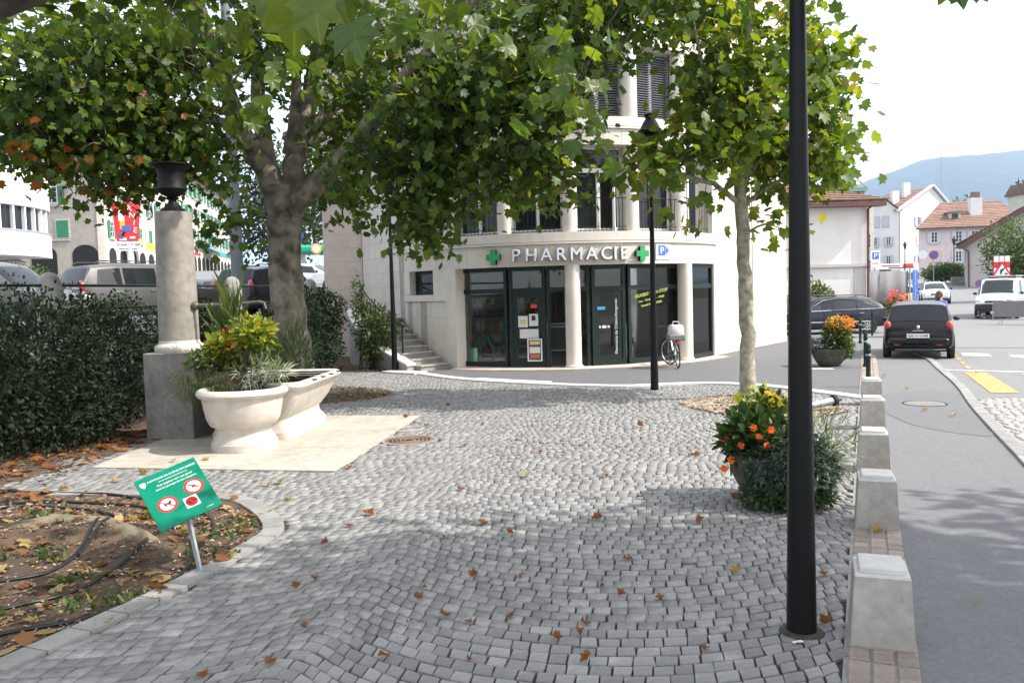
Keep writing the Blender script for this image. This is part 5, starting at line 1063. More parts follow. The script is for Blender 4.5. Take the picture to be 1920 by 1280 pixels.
for e in (e0, e1): roofq(h2, [(e.x, e.y, 13.4), (e.x + bb.x, e.y + bb.y, 13.4), (mm.x + bb.x, mm.y + bb.y, 15.8), (mm.x, mm.y, 15.8)], 'tile_roof', 6)
for t, z in ((2.2, 15.8), (4.6, 17.2)): q = wr.a + wr.u * t - wr.n * 3 - Vector((*h2.location[:2], 0)); MB().box((q.x, q.y, z - 2.3), (1.1, .9, 2.4)).build('chimney', 'wall_white', h2)
MB().tube([wr.P(.15, 2.3, .1), wr.P(.15, 13.2, .1)], .08, 6).build('downpipe', 'surround', h2)
bn = tag(MB().box((0, 0, 0), (9.5, .05, .9), .25).build('banner', 'sign_white', loc=(59.6, 128, 4.4)), 'white banner with red lettering stretched in front of the gabled house', 'banner')
me = text_mesh('Rue - LES TROIS', .62, .01); me.transform(Matrix.Translation((0, 0, 0))); bpy.data.meshes.remove(me)
MB().box((1.8, .41, .12), (1.8, .04, .5), .25).build('red_print', 'sign_red', bn); MB().box((-1.2, -.36, .1), (3.2, .04, .14), .25).build('red_print', 'sign_red', bn); MB().box((.6, .1, -.22), (4.6, .04, .12), .25).build('red_print', 'ink', bn)
# --- pink house
h3 = house('pink_house', 'pale pink house with lilac shutters and a long tiled roof', (62, 117, 2.1)); w = Wall(h3, (56.8, 115.6), (68.5, 113.2), 1.6, 9.3, 'wall_pink', .4)
MB().prism([w.P(0, 0, -.35)[:2], w.P(w.L, 0, -.35)[:2], w.P(w.L, 0, -9)[:2], w.P(6.6, 0, -9)[:2]], -.5, 7.1).build('body', 'wall_pink', h3)
for t in (1.9, 5.0, 7.0, 9.9): w.window(t, 8.0, .85, 1.5, 'shutter_lilac')
for t, cl in ((2.2, 1), (5.0, 0), (7.0, 0), (9.9, 0)): w.window(t, 5.3, .85, 1.5, 'shutter_lilac', bool(cl))
ar = [(t, z) for t, z in [(4.2, 2.0), (7.0, 2.0), (7.0, 3.2)]] + [(5.6 + 1.4 * math.cos(a), 3.2 + .9 * math.sin(a)) for a in np.linspace(.2, math.pi - .2, 9)] + [(4.2, 3.2)]
w.poly(ar, .01, .05, 'arched_door', 'dark'); w.window(8.6, 3.2, .9, 1.2, 'shutter_lilac', True); w.window(2.0, 3.9, .8, .5, None, surr=None)
u3 = w.u; n3 = w.n; f0 = w.a - u3 * .5 + n3 * .6; f1 = w.b + u3 * .5 + n3 * .6; k0 = f0 - n3 * 7 + u3 * 5.0; k1 = f1 - n3 * 7
roofq(h3, [(f0.x, f0.y, 9.2), (f1.x, f1.y, 9.2), (k1.x, k1.y, 13.2), (k0.x, k0.y, 13.2)], 'tile_roof', 16); g0 = f0 - n3 * 12 + u3 * 8.6; roofq(h3, [(f0.x, f0.y, 9.2), (g0.x, g0.y, 9.2), (k0.x, k0.y, 13.2), (k0.x + .01, k0.y, 13.2)], 'tile_roof', 12)
w.box(w.L / 2, 9.2, w.L + 1.1, .2, .55, .15, 'gutter', 'pipe_brown')
q = w.P(8.0, 11.9, -3); MB().box(q, (1.5, 1.2, 3.0), w.rz).build('chimney', 'wall_white', h3); MB().box((q[0], q[1], q[2] + 1.9), (1.0, .7, .8), w.rz).build('chimney_pot', 'tile_roof', h3)
q = w.P(5.0, 10.9, -2.4); dm = MB().box(q, (1.5, 1.6, 1.0), w.rz).build('dormer', 'surround', h3); MB().box((q[0], q[1], q[2] + .58), (2.0, 2.4, .12), w.rz).build('dormer_roof', 'copper', dm); q = w.P(5.0, 10.9, -1.58); MB().box(q, (.8, .06, .7), w.rz).build('pane', 'house_glass', dm)
# --- grey house on the right edge
h4 = house('grey_house', 'grey rendered house with a steep side eave at the right of the street', (46, 78, 1.3)); wa = Wall(h4, (42.0, 76.6), (49.0, 72.6), .6, 5.6, 'wall_grey', .4)
wa.poly([(0, 5.6), (wa.L, 5.6), (wa.L, 10.2), (4.9, 8.6)], -.4, .4, 'gable', 'wall_grey'); wa.poly([(-1.0, 4.95), (8.0, 10.5), (8.6, 10.5), (-.4, 4.85)], -.3, 1.0, 'eave_verge', 'pipe_brown')
wb = Wall(h4, (44.7, 82), (42.0, 76.6), .6, 5.6, 'wall_grey', .4)
for t in (1.6, 3.6): wb.window(t, 4.1, .9, 1.5, None)
wa.window(2.2, 2.5, 1.0, 1.0, None); e = wa.a - wa.u * .9 + wa.n * .5; f_ = wa.a + wa.u * 8.2 + wa.n * .5; bk_ = -wa.n * 10; roofq(h4, [(e.x, e.y, 5.2), (e.x + bk_.x, e.y + bk_.y, 5.2), (f_.x + bk_.x, f_.y + bk_.y, 10.5), (f_.x, f_.y, 10.5)], 'tile_roof', 8)
MB().tube([wa.P(-.6, 5.1, .4), wa.P(.15, 4.6, .15), wa.P(.2, 1, .15)], .07, 6).build('downpipe', 'pipe_brown', h4)
h5 = house('long_building', 'long pale building with a flat brown roof high behind the pink house', (112, 172, 2.6), 'building'); MB().box((8, 0, 8.4), (30, 8, 16.8)).build('wall', 'wall_cream', h5); MB().box((8, 0, 17.6), (31, 9, 2.0), taper=(1, .5)).build('roof', 'tile_dark', h5)
w5 = Wall(h5, (105, 167.99), (135, 167.99), 2, 19, 'wall_cream', .1)
for t in range(2, 14, 3): w5.window(t, 16.5, 1.2, 1.6, None)
an = thing('antenna_mast', 'thin television antenna mast above the pink house roof', 'antenna', (75, 145, 2.6)); MB().tube([(0, 0, 0), (0, 0, 22.5)], .06, 5).build('mast', 'galv', an)
for z in (18.5, 20.2, 22): MB().box((0, 0, z), (2.0, .06, .06)).build('crossbar', 'galv', an)
# walls, hedges, signs in the street
def lump(nm, lab, c, r, n, size, m, seed, cat, k=5):
    g = np.random.default_rng(seed); B_ = [hb(c[0] + g.uniform(-.5, .5) * r[0], c[1] + g.uniform(-.5, .5) * r[1], c[2] + r[2] * g.uniform(.6, 1.3), r[0] * .6, r[1] * .6, r[2] * .6) for _ in range(k)]
    return shrub(nm, lab, c, B_, n, size, m, seed, cat, stems=4, shell=.3)
lump('clipped_hedge', 'clipped green hedge in front of the pink house', (43.5, 83, 1.7), (2.6, 1.4, 1.2), 4200, .22, 'shrub_leaf', 51, 'hedge')
lump('leafy_tree', 'bushy yellow green tree beside the grey house', (34.9, 56.5, .5), (2.6, 2.2, 2.9), 7000, .22, 'shrub_leaf', 52, 'tree', 8)
lump('far_tree', 'round green tree behind the white gabled house', (87, 160, 5), (5, 4, 7), 4000, .6, 'shrub_leaf', 53, 'tree', 8); lump('dark_conifer', 'dark feathery tree on the skyline above the long building', (108, 176, 15), (2.4, 2, 4.0), 1500, .5, 'hedge_leaf', 54, 'tree', 6)
lump('wall_shrub', 'tall light green shrub against the white house wall', (14.2, 38.6, .05), (1.1, .7, 1.25), 2600, .15, 'shrub_leaf', 55, 'shrub'); lump('low_shrub', 'low dark shrub at the corner of the white house wall', (16.4, 38.6, .05), (1.2, .6, .55), 1800, .13, 'hedge_leaf', 56, 'shrub'); lump('corner_shrub', 'small shrub between the pharmacy corner and the white wall', (13.0, 38.8, .05), (.5, .5, .8), 900, .13, 'hedge_leaf', 57, 'shrub')
sw = thing('stone_wall', 'low rough stone wall in front of the white gabled house', 'wall', (56, 119, 2.1), .05); gg = random.Random(3)
for r in range(3):
    x = -3.5
    while x < 3.0: L = gg.uniform(.5, .9); MB().bbox((x + L / 2, 0, .15 + r * .42), (L - .04, .5, .38), 0, .05).build('stone', 'kerb_gray', sw); x += L
sw2 = thing('garden_wall', 'low grey garden wall between the hedge and the grey house', 'wall', (44.4, 80.2, 1.2), -.2); gg = random.Random(4)
for r in range(3):
    x = -1.8
    while x < 1.6: L = gg.uniform(.4, .8); MB().bbox((x + L / 2, 0, .15 + r * .40), (L - .03, .4, .37), 0, .04).build('stone', 'kerb_gray', sw2); x += L
def street_lamp_far(lab, loc):
    o = thing('street_lantern', lab, 'street lamp', loc); MB().tube([(0, 0, 0), (0, 0, 3.9)], [.09, .05], 8).build('pole', 'black_paint', o, True); MB().lathe([(.12, 3.9), (.24, 4.5), (.24, 4.52)], n=6).build('lantern', 'house_glass', o); MB().lathe([(.27, 4.52), (.1, 4.75), (.05, 4.9)], n=6).build('cap', 'black_paint', o)
street_lamp_far('old style street lantern in front of the white gabled house', (51.2, 108, 2.3)); street_lamp_far('old style street lantern in front of the pink house', (51.7, 97, 2.2))
def round_sign(nm, lab, loc, r, h, m1, m2, rz, cat='sign'):
    o = thing(nm, lab, cat, loc, rz); MB().tube([(0, 0, 0), (0, 0, h)], .035, 8).build('post', 'galv', o)
    A = Matrix.Rotation(R_(90), 3, 'X'); MB().lathe([(.0001, 0), (r, 0), (r, .03), (.0001, .03)], (0, -.05, h - r), 24, axis=A).build('disc', m1, o); MB().lathe([(.0001, 0), (r * .7, 0), (r * .7, .01), (.0001, .01)], (0, -.08, h - r), 24, axis=A).build('inner', m2, o); return o
rs_ = round_sign('traffic_sign', 'round red and blue no parking sign on a tall post by the hedge', (40.7, 80, 1.6), .42, 3.3, 'sign_red', 'sign_blue', -.4); MB().lathe([(.0001, 0), (.42, 0), (.42, .03), (.0001, .03)], (-.95, -.05, 2.95), 24, axis=Matrix.Rotation(R_(90), 3, 'X')).build('white_disc', 'sign_white', rs_); MB().tube([(-.95, 0, 2.95), (0, 0, 2.95)], .03, 6).build('arm', 'galv', rs_)
round_sign('traffic_sign', 'small low round blue and red sign on the grass by the garden wall', (38.3, 68, 1.0), .3, 1.0, 'sign_red', 'sign_blue', -.4)
psn = thing('parking_board', 'white parking board with a blue P on the white house corner', 'sign', (21.9, 50, .4)); MB().tube([(0, 0, 0), (0, 0, 3.2)], .04, 8).build('post', 'galv', psn); MB().box((0, -.06, 3.0), (.56, .05, 1.0)).build('plate', 'sign_white', psn); MB().box((0, -.09, 3.2), (.38, .02, .42)).build('field', 'sign_blue', psn); MB().box((0, -.09, 2.75), (.40, .02, .12)).build('field', 'surround', psn)
me = text_mesh('P', .42, .004); me.transform(Matrix.Translation((0, -.105, 3.06)) @ Matrix.Rotation(R_(90), 4, 'X')); link('letter', me, 'sign_white', psn)
shn = thing('grey_screen', 'grey fabric construction screen stretched between posts by the white house', 'screen', (20.3, 45, .2)); mb = MB(); V = []; 
for i in range(13):
    for z in (.1, 2.4): V.append((-1.4 + i * .22, .06 * math.sin(i * 1.7), z))
mb.add(V, [(2 * i, 2 * i + 2, 2 * i + 3, 2 * i + 1) for i in range(12)]); sc_ = mb.build('fabric', 'banner_grey', shn, True); sc_.modifiers.new('thick', 'SOLIDIFY').thickness = .03
for x in (-1.42, 1.3): MB().tube([(x, 0, -.1), (x, 0, 2.5)], .05, 8).build('post', 'galv', shn)
bt = thing('blue_banner', 'narrow blue hanging banner beside the grey screen', 'banner', (21.4, 44, .2)); MB().box((0, 0, 1.3), (.35, .04, 2.2), .4).build('cloth', 'sign_blue', bt); MB().tube([(0, 0, -.1), (0, 0, 2.5)], .03, 6).build('post', 'galv', bt)
cs = thing('roadworks_board', 'red and white roadworks board with a warning triangle behind the van', 'sign', (27.45, 46.5, .85), R_(-12)); cs.scale = (.54, .54, .54)
for k in range(3):
    for j in range(4): MB().box((-.52 + k * .52, -.03 - .001 * k, 2.35 + j * .62), (.44, .05, .615)).build('stripe', 'sign_red' if j in (0, 2) else 'sign_white', cs)
MB().box((0, .04, 3.1), (1.6, .05, 2.6)).build('back', 'sign_red', cs)
MB().slab([(-1.0, -.09, 2.35), (1.0, -.09, 2.35), (0, -.09, 4.0)], (0, -1, 0), .03).build('triangle', 'sign_red', cs); MB().slab([(-.72, -.125, 2.5), (.72, -.125, 2.5), (0, -.125, 3.68)], (0, -1, 0), .01).build('triangle_field', 'sign_white', cs)
fg = MB(); fg.slab([(-.18, -.14, 2.62), (-.06, -.14, 2.62), (0, -.14, 2.9), (.2, -.14, 3.1), (.08, -.14, 3.2), (-.14, -.14, 3.15), (-.2, -.14, 2.9)], (0, -1, 0), .008); fg.lathe([(.0001, 0), (.08, 0), (.08, .01), (.0001, .01)], (.2, -.14, 3.24), 12, axis=Matrix.Rotation(R_(90), 3, 'X')); fg.slab([(.18, -.14, 2.6), (.6, -.14, 2.6), (.4, -.14, 2.8)], (0, -1, 0), .008); fg.build('digging_figure', 'ink', cs)
MB().box((0, .12, .6), (.14, .10, 4.3)).build('post', 'galv', cs)
for i, (x, y, rz, mt, lb) in enumerate(((23.35, 41.2, .5, 'sign_red2', 'brown red barrier panel in front of the white van door'), (22.3, 36.4, -.75, 'banner_grey', 'grey steel crowd barrier beside the white van'), (23.7, 34.9, -.75, 'banner_grey', 'grey steel crowd barrier with a white notice at the road edge'))):
    o = thing('crowd_barrier', lb, 'barrier', (x, y, .0), rz); Lb = .6 if i == 0 else 2.1; mb = MB()
    mb.tube([(-Lb / 2, 0, .2), (-Lb / 2, 0, 1.1), (Lb / 2, 0, 1.1), (Lb / 2, 0, .2), (-Lb / 2, 0, .2)], .022, 6); mb.build('frame', 'galv', o); MB().box((0, .01, .68), (Lb - .06, .02, .72)).build('panel', mt, o)
    for s in (-.36, .36): MB().tube([(s * Lb, -.35, 0), (s * Lb, -.28, .14), (s * Lb, 0, .24), (s * Lb, .28, .14), (s * Lb, .35, 0)], .018, 6).build('foot', 'galv', o)
    if i == 2: MB().box((-.3, -.02, .75), (.42, .01, .6)).build('notice', 'sign_white', o)
# --- left side
h6 = house('corner_house', 'cream corner house, its shaded front coloured greyer, with green shutters and arcades', (-36.4, 75, 4.4)); wa = Wall(h6, (-45, 75), (-36.4, 75), 4.0, 19, 'wall_cream_shade', .5); wb = Wall(h6, (-36.4, 75), (-39.3, 97), 4.0, 19, 'wall_cream', .5)
for t, z, cl in ((5.0, 8.75, 1), (4.2, 11.8, 0), (1.2, 8.75, 1), (1.4, 11.8, 1), (4.2, 14.8, 0), (1.3, 14.8, 0)): wa.window(t, z, 1.05, 1.5, 'shutter_green', bool(cl))
for z in (7.75, 10.8): wa.box(2.8, z, 5.6, .12, .06, .14, 'string_course', 'surround')
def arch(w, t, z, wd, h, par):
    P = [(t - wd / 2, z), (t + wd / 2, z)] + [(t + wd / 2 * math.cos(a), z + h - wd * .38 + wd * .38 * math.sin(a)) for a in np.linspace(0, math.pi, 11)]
    w.poly(P, .01, .03, 'arcade_shade_panel', 'dark', par)  # solid dark panel painted for the shade inside the arch
for t in (3.2, 6.9): arch(wa, t, 4.2, 2.3, 3.1, h6)
for k, t in enumerate((2.2, 5.2, 8.2, 11.2, 14.2, 17.2, 20.0)):
    for z in (8.8, 11.8, 14.8): wb.window(t, z, 1.0, 1.5, 'shutter_green', k % 3 == 1 and z < 10)
    arch(wb, t, 4.2, 1.9, 2.9, h6)
MB().box((-3.9, 10, 15.2), (12, 27, 1.2), .13).build('eave', 'tile_dark', h6)
h7 = house('arcade_house', 'long cream house row with green shutters and shop awnings along the upper road', (-40, 100, 5.4)); wb = Wall(h7, (-39.7, 98), (-45.2, 137), 4.6, 18.2, 'wall_cream', .5)
for k in range(15):
    for z in (10.6, 13.4, 16.3): wb.window(1.6 + k * 2.5, z, .95, 1.45, 'shutter_green', (k * 7 + int(z)) % 5 == 0)
    arch(wb, 1.6 + k * 2.5, 5.2, 1.7, 2.7, h7)
wb.box(19.5, 9.2, 39, .3, .25, .5, 'cornice', 'surround'); wb.box(19.5, 18.3, 40, .5, .5, 1.4, 'eave', 'tile_dark')
for lb, P, m, wd in (('yellow shop awning on the corner house', (-36.9, 82, 7.4), 'yellow', 5), ('white and red awning on the arcade house', (-40.0, 101, 7.9), 'sign_white', 6), ('teal awning at the far end of the arcade house', (-41.8, 117, 8.4), 'awning_teal', 6)):
    o = thing('awning', lb, 'awning', P, math.atan2(22, -2.9) + math.pi); MB().slab([(-wd / 2, 0, .9), (wd / 2, 0, .9), (wd / 2, 1.8, 0), (-wd / 2, 1.8, 0)], (0, .4, 1), .06).build('cloth', m, o); MB().box((0, 1.82, -.18), (wd, .04, .4)).build('valance', 'sign_red' if m == 'sign_white' else m, o)
h8 = house('round_white_building', 'modern white building with curved ribbon windows at the far left', (-42, 58, 3.2), 'building'); C8 = (-42, 58)
def r8(nm, m, r0, r1, z0, z1, par=h8, a0=-80, a1=115, n=30): mb = MB().ring(C8, r0, r1, R_(a0), R_(a1), z0, z1, n); mb.v = [(x + 42, y - 58, z - 3.2) for x, y, z in mb.v]; return mb.build(nm, m, par, True, ang=30)
for z0, z1 in ((5.5, 7.1), (8.8, 11.4), (13.0, 18)): r8('spandrel', 'wall_white', 8.2, 9, z0, z1)
for z0, z1 in ((7.1, 8.8), (11.4, 13.0)):
    r8('glass_band', 'house_glass', 8.6, 8.75, z0, z1); r8('rail', 'galv', 8.8, 9.04, z0 - .06, z0 + .06); r8('rail', 'galv', 8.8, 9.03, z1 - .06, z1 + .04); r8('inner_wall', 'inside_wall', 7.6, 7.7, z0 - .5, z1 + .5)
    for a in range(-76, 112, 7): r8('mullion', 'white_frame', 8.6, 8.98, z0, z1, a0=a, a1=a + .9, n=1)
r8('ground_wall', 'inside_wall', 6.8, 7.0, 3.0, 5.5); r8('ceiling', 'wall_white', 6.8, 9.0, 5.4, 5.5)
aw = thing('orange_awning', 'orange lettered awning under the white curved building', 'awning', (-36.0, 50.6, 4.7), .25); MB().slab([(-3.4, 0, .75), (2.4, 0, .75), (2.4, -1.6, .25), (-3.4, -1.6, .25)], (0, -.3, 1), .05).build('cloth', 'orange', aw); MB().box((-.5, -1.62, -.08), (5.8, .04, .62)).build('valance', 'orange', aw)
me = text_mesh('Le Petit Bonnet', .46, .004); me.transform(Matrix.Translation((-.1, -1.66, -.2)) @ Matrix.Rotation(R_(90), 4, 'X')); link('lettering', me, 'sign_white', aw)
lump('street_planting', 'loose bright planting between the upper road and the white curved building', (-23.5, 39, 2.2), (2.5, 1.0, .9), 2600, .16, 'shrub_leaf', 61, 'shrub'); lump('orange_flowers', 'small tuft of orange flowers in front of the arcades', (-22.0, 39.5, 2.7), (.6, .4, .45), 260, .14, 'flower_orange', 62, 'flowers')
pc_ = thing('petrol_canopy', 'green petrol station canopy with a round yellow emblem on white pillars', 'canopy', (-18.6, 80, 4.4)); MB().bbox((0, 0, 2.15), (5.4, 4, .75), 0, .2).build('canopy', 'canopy_green', pc_)
for x in (-1.2, 1.6): MB().box((x, 0, .9), (.35, .35, 1.8)).build('pillar', 'white_paint', pc_)
MB().lathe([(.0001, 0), (.5, 0), (.5, .03), (.0001, .03)], (.55, -2.02, 2.15), 20, axis=Matrix.Rotation(R_(90), 3, 'X')).build('emblem', 'yellow', pc_); MB().lathe([(.0001, 0), (.33, 0), (.33, .03), (.0001, .03)], (.55, -2.06, 2.15), 20, axis=Matrix.Rotation(R_(90), 3, 'X')).build('emblem_centre', 'sign_white', pc_)
tag(MB().box((0, 0, 1.6), (1.0, .3, 4.2)).build('price_pylon', 'white_paint', loc=(-20.0, 76, 4.2)), 'white price pylon beside the petrol canopy', 'sign')
lump('far_trees', 'green trees on the slope behind the petrol station', (-24, 120, 6.5), (14, 4, 11), 6000, .8, 'shrub_leaf', 63, 'tree', 12); lump('far_trees', 'dark wood rising beyond the end of the arcade house', (-44, 150, 6.5), (9, 5, 13), 4000, .9, 'hedge_leaf', 64, 'tree', 10)
ms = thing('steel_mast', 'tall grey steel mast on the upper road behind the stone rail', 'mast', (-7.95, 24.3, 1.3)); MB().tube([(0, 0, 0), (0, 0, 4), (0, 0, 11)], [.185, .165, .12], 18).build('shaft', 'galv_paint', ms, True); MB().lathe([(.26, 0), (.26, .05), (.2, .07)], n=18).build('foot_plate', 'galv_paint', ms)
kn = thing('circus_billboard', 'red tapered circus billboard with white letters on a white post', 'billboard', (-17.75, 39, 1.9), .18); MB().tube([(.05, 0, 0), (.05, 0, 2.6)], .14, 14).build('post', 'white_paint', kn, True)
MB().slab([(-.50, -.05, 2.95), (.44, -.05, 2.95), (.60, -.05, 4.75), (-.68, -.05, 4.75)], (0, -1, 0), .06).build('panel', 'sign_red', kn); MB().box((0, -.08, 2.72), (1.05, .05, .42)).build('strip', 'sign_white', kn); MB().box((.66, .02, 3.6), (.06, .2, 2.2)).build('edge', 'white_paint', kn)
for ch, x, z in (('K', .12, 4.36), ('N', .20, 4.02), ('I', .28, 3.68), ('E', .32, 3.34)):
    me = text_mesh(ch, .36, .006); me.transform(Matrix.Translation((x, -.12, z)) @ Matrix.Rotation(R_(90), 4, 'X') @ Matrix.Rotation(R_(-10), 4, 'Z')); link('letter', me, 'sign_white', kn)
for x, z, ww, hh, mm in ((-.25, 4.15, .26, .5, 'sign_white'), (-.22, 3.7, .22, .40, 'yellow'), (-.05, 3.55, .4, .25, 'sign_blue'), (-.28, 3.2, .16, .3, 'sign_blue'), (-.22, 3.05, .3, .12, 'sign_white'), (.2, 3.12, .24, .1, 'sign_white')): MB().box((x, -.118, z), (ww, .012, hh)).build('print', mm, kn)
for s_, z, sz in (('22 août - 17 sept', 2.76, .15), ('Plaine de Plainpalais', 2.58, .10)):
    me = text_mesh(s_, sz, .003); me.transform(Matrix.Translation((0, -.115, z)) @ Matrix.Rotation(R_(90), 4, 'X')); link('lettering', me, 'ink', kn)
bs = thing('blue_direction_sign', 'blue direction sign on a post right of the plane trunk', 'sign', (-10.6, 41.5, 2.0)); MB().tube([(0, 0, 0), (0, 0, 4.2)], .05, 8).build('post', 'galv', bs); MB().box((0, -.06, 3.9), (.8, .04, .5)).build('plate', 'sign_blue', bs); MB().box((0, -.06, 3.2), (.8, .04, .5)).build('plate', 'sign_blue', bs)
tr_ = thing('rail_fence', 'iron rail running between rounded stone posts above the hedge', 'railing', (-7.9, 19, 1.35))
PTS = [(-10.7, 9.5), (-8.85, 16.0), (-7.45, 22.3), (-6.75, 28)]
for i, (x, y) in enumerate(PTS):
    MB().lathe([(.25, -.1), (.24, .95), (.215, 1.03), (.20, 1.05), (.20, 1.08), (.17, 1.18), (.10, 1.25), (.0001, 1.28)], (x + 7.9, y - 19, hgl(x, y) - 1.35), 20).build('stone_post', 'concrete', tr_, True)
for a, b in zip(PTS[:-1], PTS[1:]):
    for z in (.55, 1.02): MB().tube([(a[0] + 7.9, a[1] - 19, z), (b[0] + 7.9, b[1] - 19, z)], .03, 8).build('rail', 'green_paint', tr_, True)

# ================================================================ STREET FURNITURE
def lamp(lab, loc, s=1.0):
    o = thing('lamp_post', lab, 'street lamp', loc); o['group'] = 'black lamp posts'
    MB().tube([(0, 0, -.1), (0, 0, .0), (0, 0, 1.6), (0, 0, 3.6), (0, 0, 4.5)], [.084 * s, .084 * s, .063 * s, .042 * s, .034 * s], 20).build('pole', 'black_paint', o, True)
    mb = MB().lathe([(.034, 4.42), (.05, 4.46), (.05, 4.50), (.03, 4.54)], n=14)
    for k in range(4): a = k * math.pi / 2 + .785; mb.tube([(0, 0, 4.5), (.12 * math.cos(a), .12 * math.sin(a), 4.52), (.13 * math.cos(a), .13 * math.sin(a), 4.64)], .010, 5)
    mb.build('bracket', 'black_paint', o, True)
    mb = MB()
    for k in range(4): a = k * math.pi / 2 + .785; mb.tube([(.13 * math.cos(a), .13 * math.sin(a), 4.62), (.21 * math.cos(a), .21 * math.sin(a), 5.02)], .012, 5)
    mb.build('lantern_frame', 'black_paint', o); MB().lathe([(.12, 4.63), (.195, 5.01)], n=4, a0=.785, a1=.785 + 2 * math.pi).build('lantern_glass', 'house_glass', o)
    MB().lathe([(.25, 5.0), (.25, 5.04), (.20, 5.08), (.13, 5.22), (.10, 5.26), (.09, 5.30), (.12, 5.32), (.12, 5.36), (.06, 5.40), (.0001, 5.42)], n=16).build('cap', 'black_paint', o, True)
lamp('thick black lamp post standing in the cobbles beside the nearest stone bollard', (1.625, 4.68, 0), 1.0)
lamp('black lamp post with lantern in front of the pharmacy doors', (2.79, 16.31, 0), .95)
lamp('black lamp post at the foot of the stone stairs', (-3.09, 21.72, 0), .98)
mb = MB(); rj = random.Random(2); tag(mb.lathe([(.13, .0), (.12, .012), (.085, .02)], (0, 0, 0), 18).build('pole_collar', 'joint', bpy.data.objects['lamp_post'], True))
# granite bollards
def bollard(loc, rz):
    o = thing('stone_bollard', 'granite bollard with pale cap right beside the thick black lamp post', 'bollard', loc, rz, 'granite bollards along the kerb strip')
    MB().box((0, 0, .19), (.33, .36, .40), taper=(.86, .86)).build('block', 'bollard_stone', o); MB().box((0, 0, .398), (.285, .312, .016), taper=(.97, .97)).build('shoulder', 'bollard_cap', o); MB().bbox((0, .0, .42), (.235, .262, .035), 0, .006).build('cap', 'bollard_cap', o); return o
b0 = None
for i, (px, py) in enumerate(((1651, 1219), (1643, 994), (1637, 886), (1635, 806), (1634, 761))):
    p = gp(px, py); q = p + SD * .17; rz = R_(-20 + i * -.5)
    if b0 is None: b0 = bollard((q.x, q.y, .006), rz)
    else: copy_tree(b0, loc=(q.x, q.y, .006), rz=rz, label=['', 'granite bollard standing second from the thick lamp post on the kerb strip', 'granite bollard in the middle of the row of five on the kerb strip', 'granite bollard next to last before the dark green posts on the kerb strip', 'granite bollard at the end of its row, right before the dark green post'][i])
def gpost(lab, loc):
    o = thing('green_post', lab, 'bollard', loc, 0, 'dark green kerb posts'); MB().lathe([(.062, 0), (.062, .06), (.045, .08), (.042, .66), (.052, .68), (.052, .72), (.042, .74), (.052, .78), (.03, .83), (.0001, .84)], n=16).build('shaft', 'green_paint', o, True)
    MB().lathe([(.047, .60), (.050, .605), (.050, .63), (.047, .635)], n=16).build('ring', 'galv', o, True)
gpost('dark green metal post right behind the farthest stone bollard', (6.84, 15.91, 0)); gpost('dark green metal post beside the orange flower bowl', (8.36, 19.6, 0)); gpost('dark green metal post in front of the parked estate car', (11.6, 27.6, 0))
rf = thing('low_railing', 'low dark railing of two bars in front of the estate car', 'railing', (11.6, 31.3, 0)); 
for x in (-1.6, 0.2, 2.0): MB().tube([(x, 0, 0), (x, 0, .95)], .035, 8).build('post', 'green_paint', rf)
for z in (.25, .55): MB().tube([(-1.6, 0, z), (2.0, 0, z)], .02, 6).build('bar', 'galv', rf)
# post lying at the edge of the wood chips
fp = thing('fallen_post', 'grey metal post with a black collar lying at the wood chip edge', 'post', (4.55, 12.75, .08)); MB().tube([(-.45, -.12, -.02), (.42, .12, .10)], [.06, .06], 14).build('tube', 'steel', fp, True)
A = Vector((.87, .24, .12)).normalized().to_track_quat('Z', 'Y').to_matrix(); MB().lathe([(.06, 0), (.09, .01), (.09, .06), (.06, .075)], (.42, .12, .10), 16, axis=A).build('collar', 'rubber', fp, True); MB().lathe([(.035, 0), (.035, .1), (.0001, .1)], (.48, .14, .11), 12, axis=A).build('tip', 'bronze', fp, True)
# flower bowls
def bowl(o, r, h, m='bowl_dark'): MB().lathe([(r * .45, 0), (r * .6, .03), (r * .85, h * .5), (r, h * .95), (r * 1.04, h), (r * .95, h), (r * .9, h * .88), (.0001, h * .86)], n=32).build('bowl', m, o, True)
def petals(par, pts, size, m, seed, npet=6):
    g = np.random.default_rng(seed)
    for c in pts:
        n = npet * 2; a = np.arange(n) * 2 * math.pi / npet + g.uniform(0, 1); fac = np.array(c[3:6]) if len(c) > 3 else np.array([g.normal(0, .3), -1, g.normal(.3, .3)]); fac = fac / np.linalg.norm(fac); e1 = np.cross(fac, [0, 0, 1.]); e1 /= np.linalg.norm(e1); e2 = np.cross(e1, fac)
        d = np.cos(a)[:, None] * e1 + np.sin(a)[:, None] * e2 + fac * np.where(np.arange(n) < npet, .15, .7)[:, None]; A = orient(d, np.tile(fac, (n, 1)) + g.normal(0, .15, (n, 3)), np.full(n, size) * np.where(np.arange(n) < npet, 1, .7)); A[:, :, 0] *= 1.6
        link('flower', scatter(OVAL_V, OVAL_F, A, np.tile(np.array(c[:3]), (n, 1))), m, par)
fb = thing('flower_bowl', 'stone bowl overflowing with orange flowers and trailing green beside the thick lamp post', 'flower bowl', (2.38, 7.66, 0)); bowl(fb, .40, .46)
tuft(fb, (-.18, -.05, .60), (.30, .30, .26), 520, .12, 'bowl_green', 71); tuft(fb, (-.05, .15, .84), (.22, .22, .18), 170, .10, 'yellow_leaf', 72); tuft(fb, (.18, .1, .80), (.20, .2, .14), 110, .09, 'yellow_leaf', 172); tuft(fb, (.02, .1, .78), (.2, .2, .2), 160, .10, 'bowl_green', 78); tuft(fb, (.12, -.26, .34), (.42, .30, .36), 3800, .055, 'bowl_grey', 73, up=-.5, shell=.3); tuft(fb, (.05, -.30, .12), (.44, .30, .13), 1500, .055, 'bowl_green', 74, up=-.3)
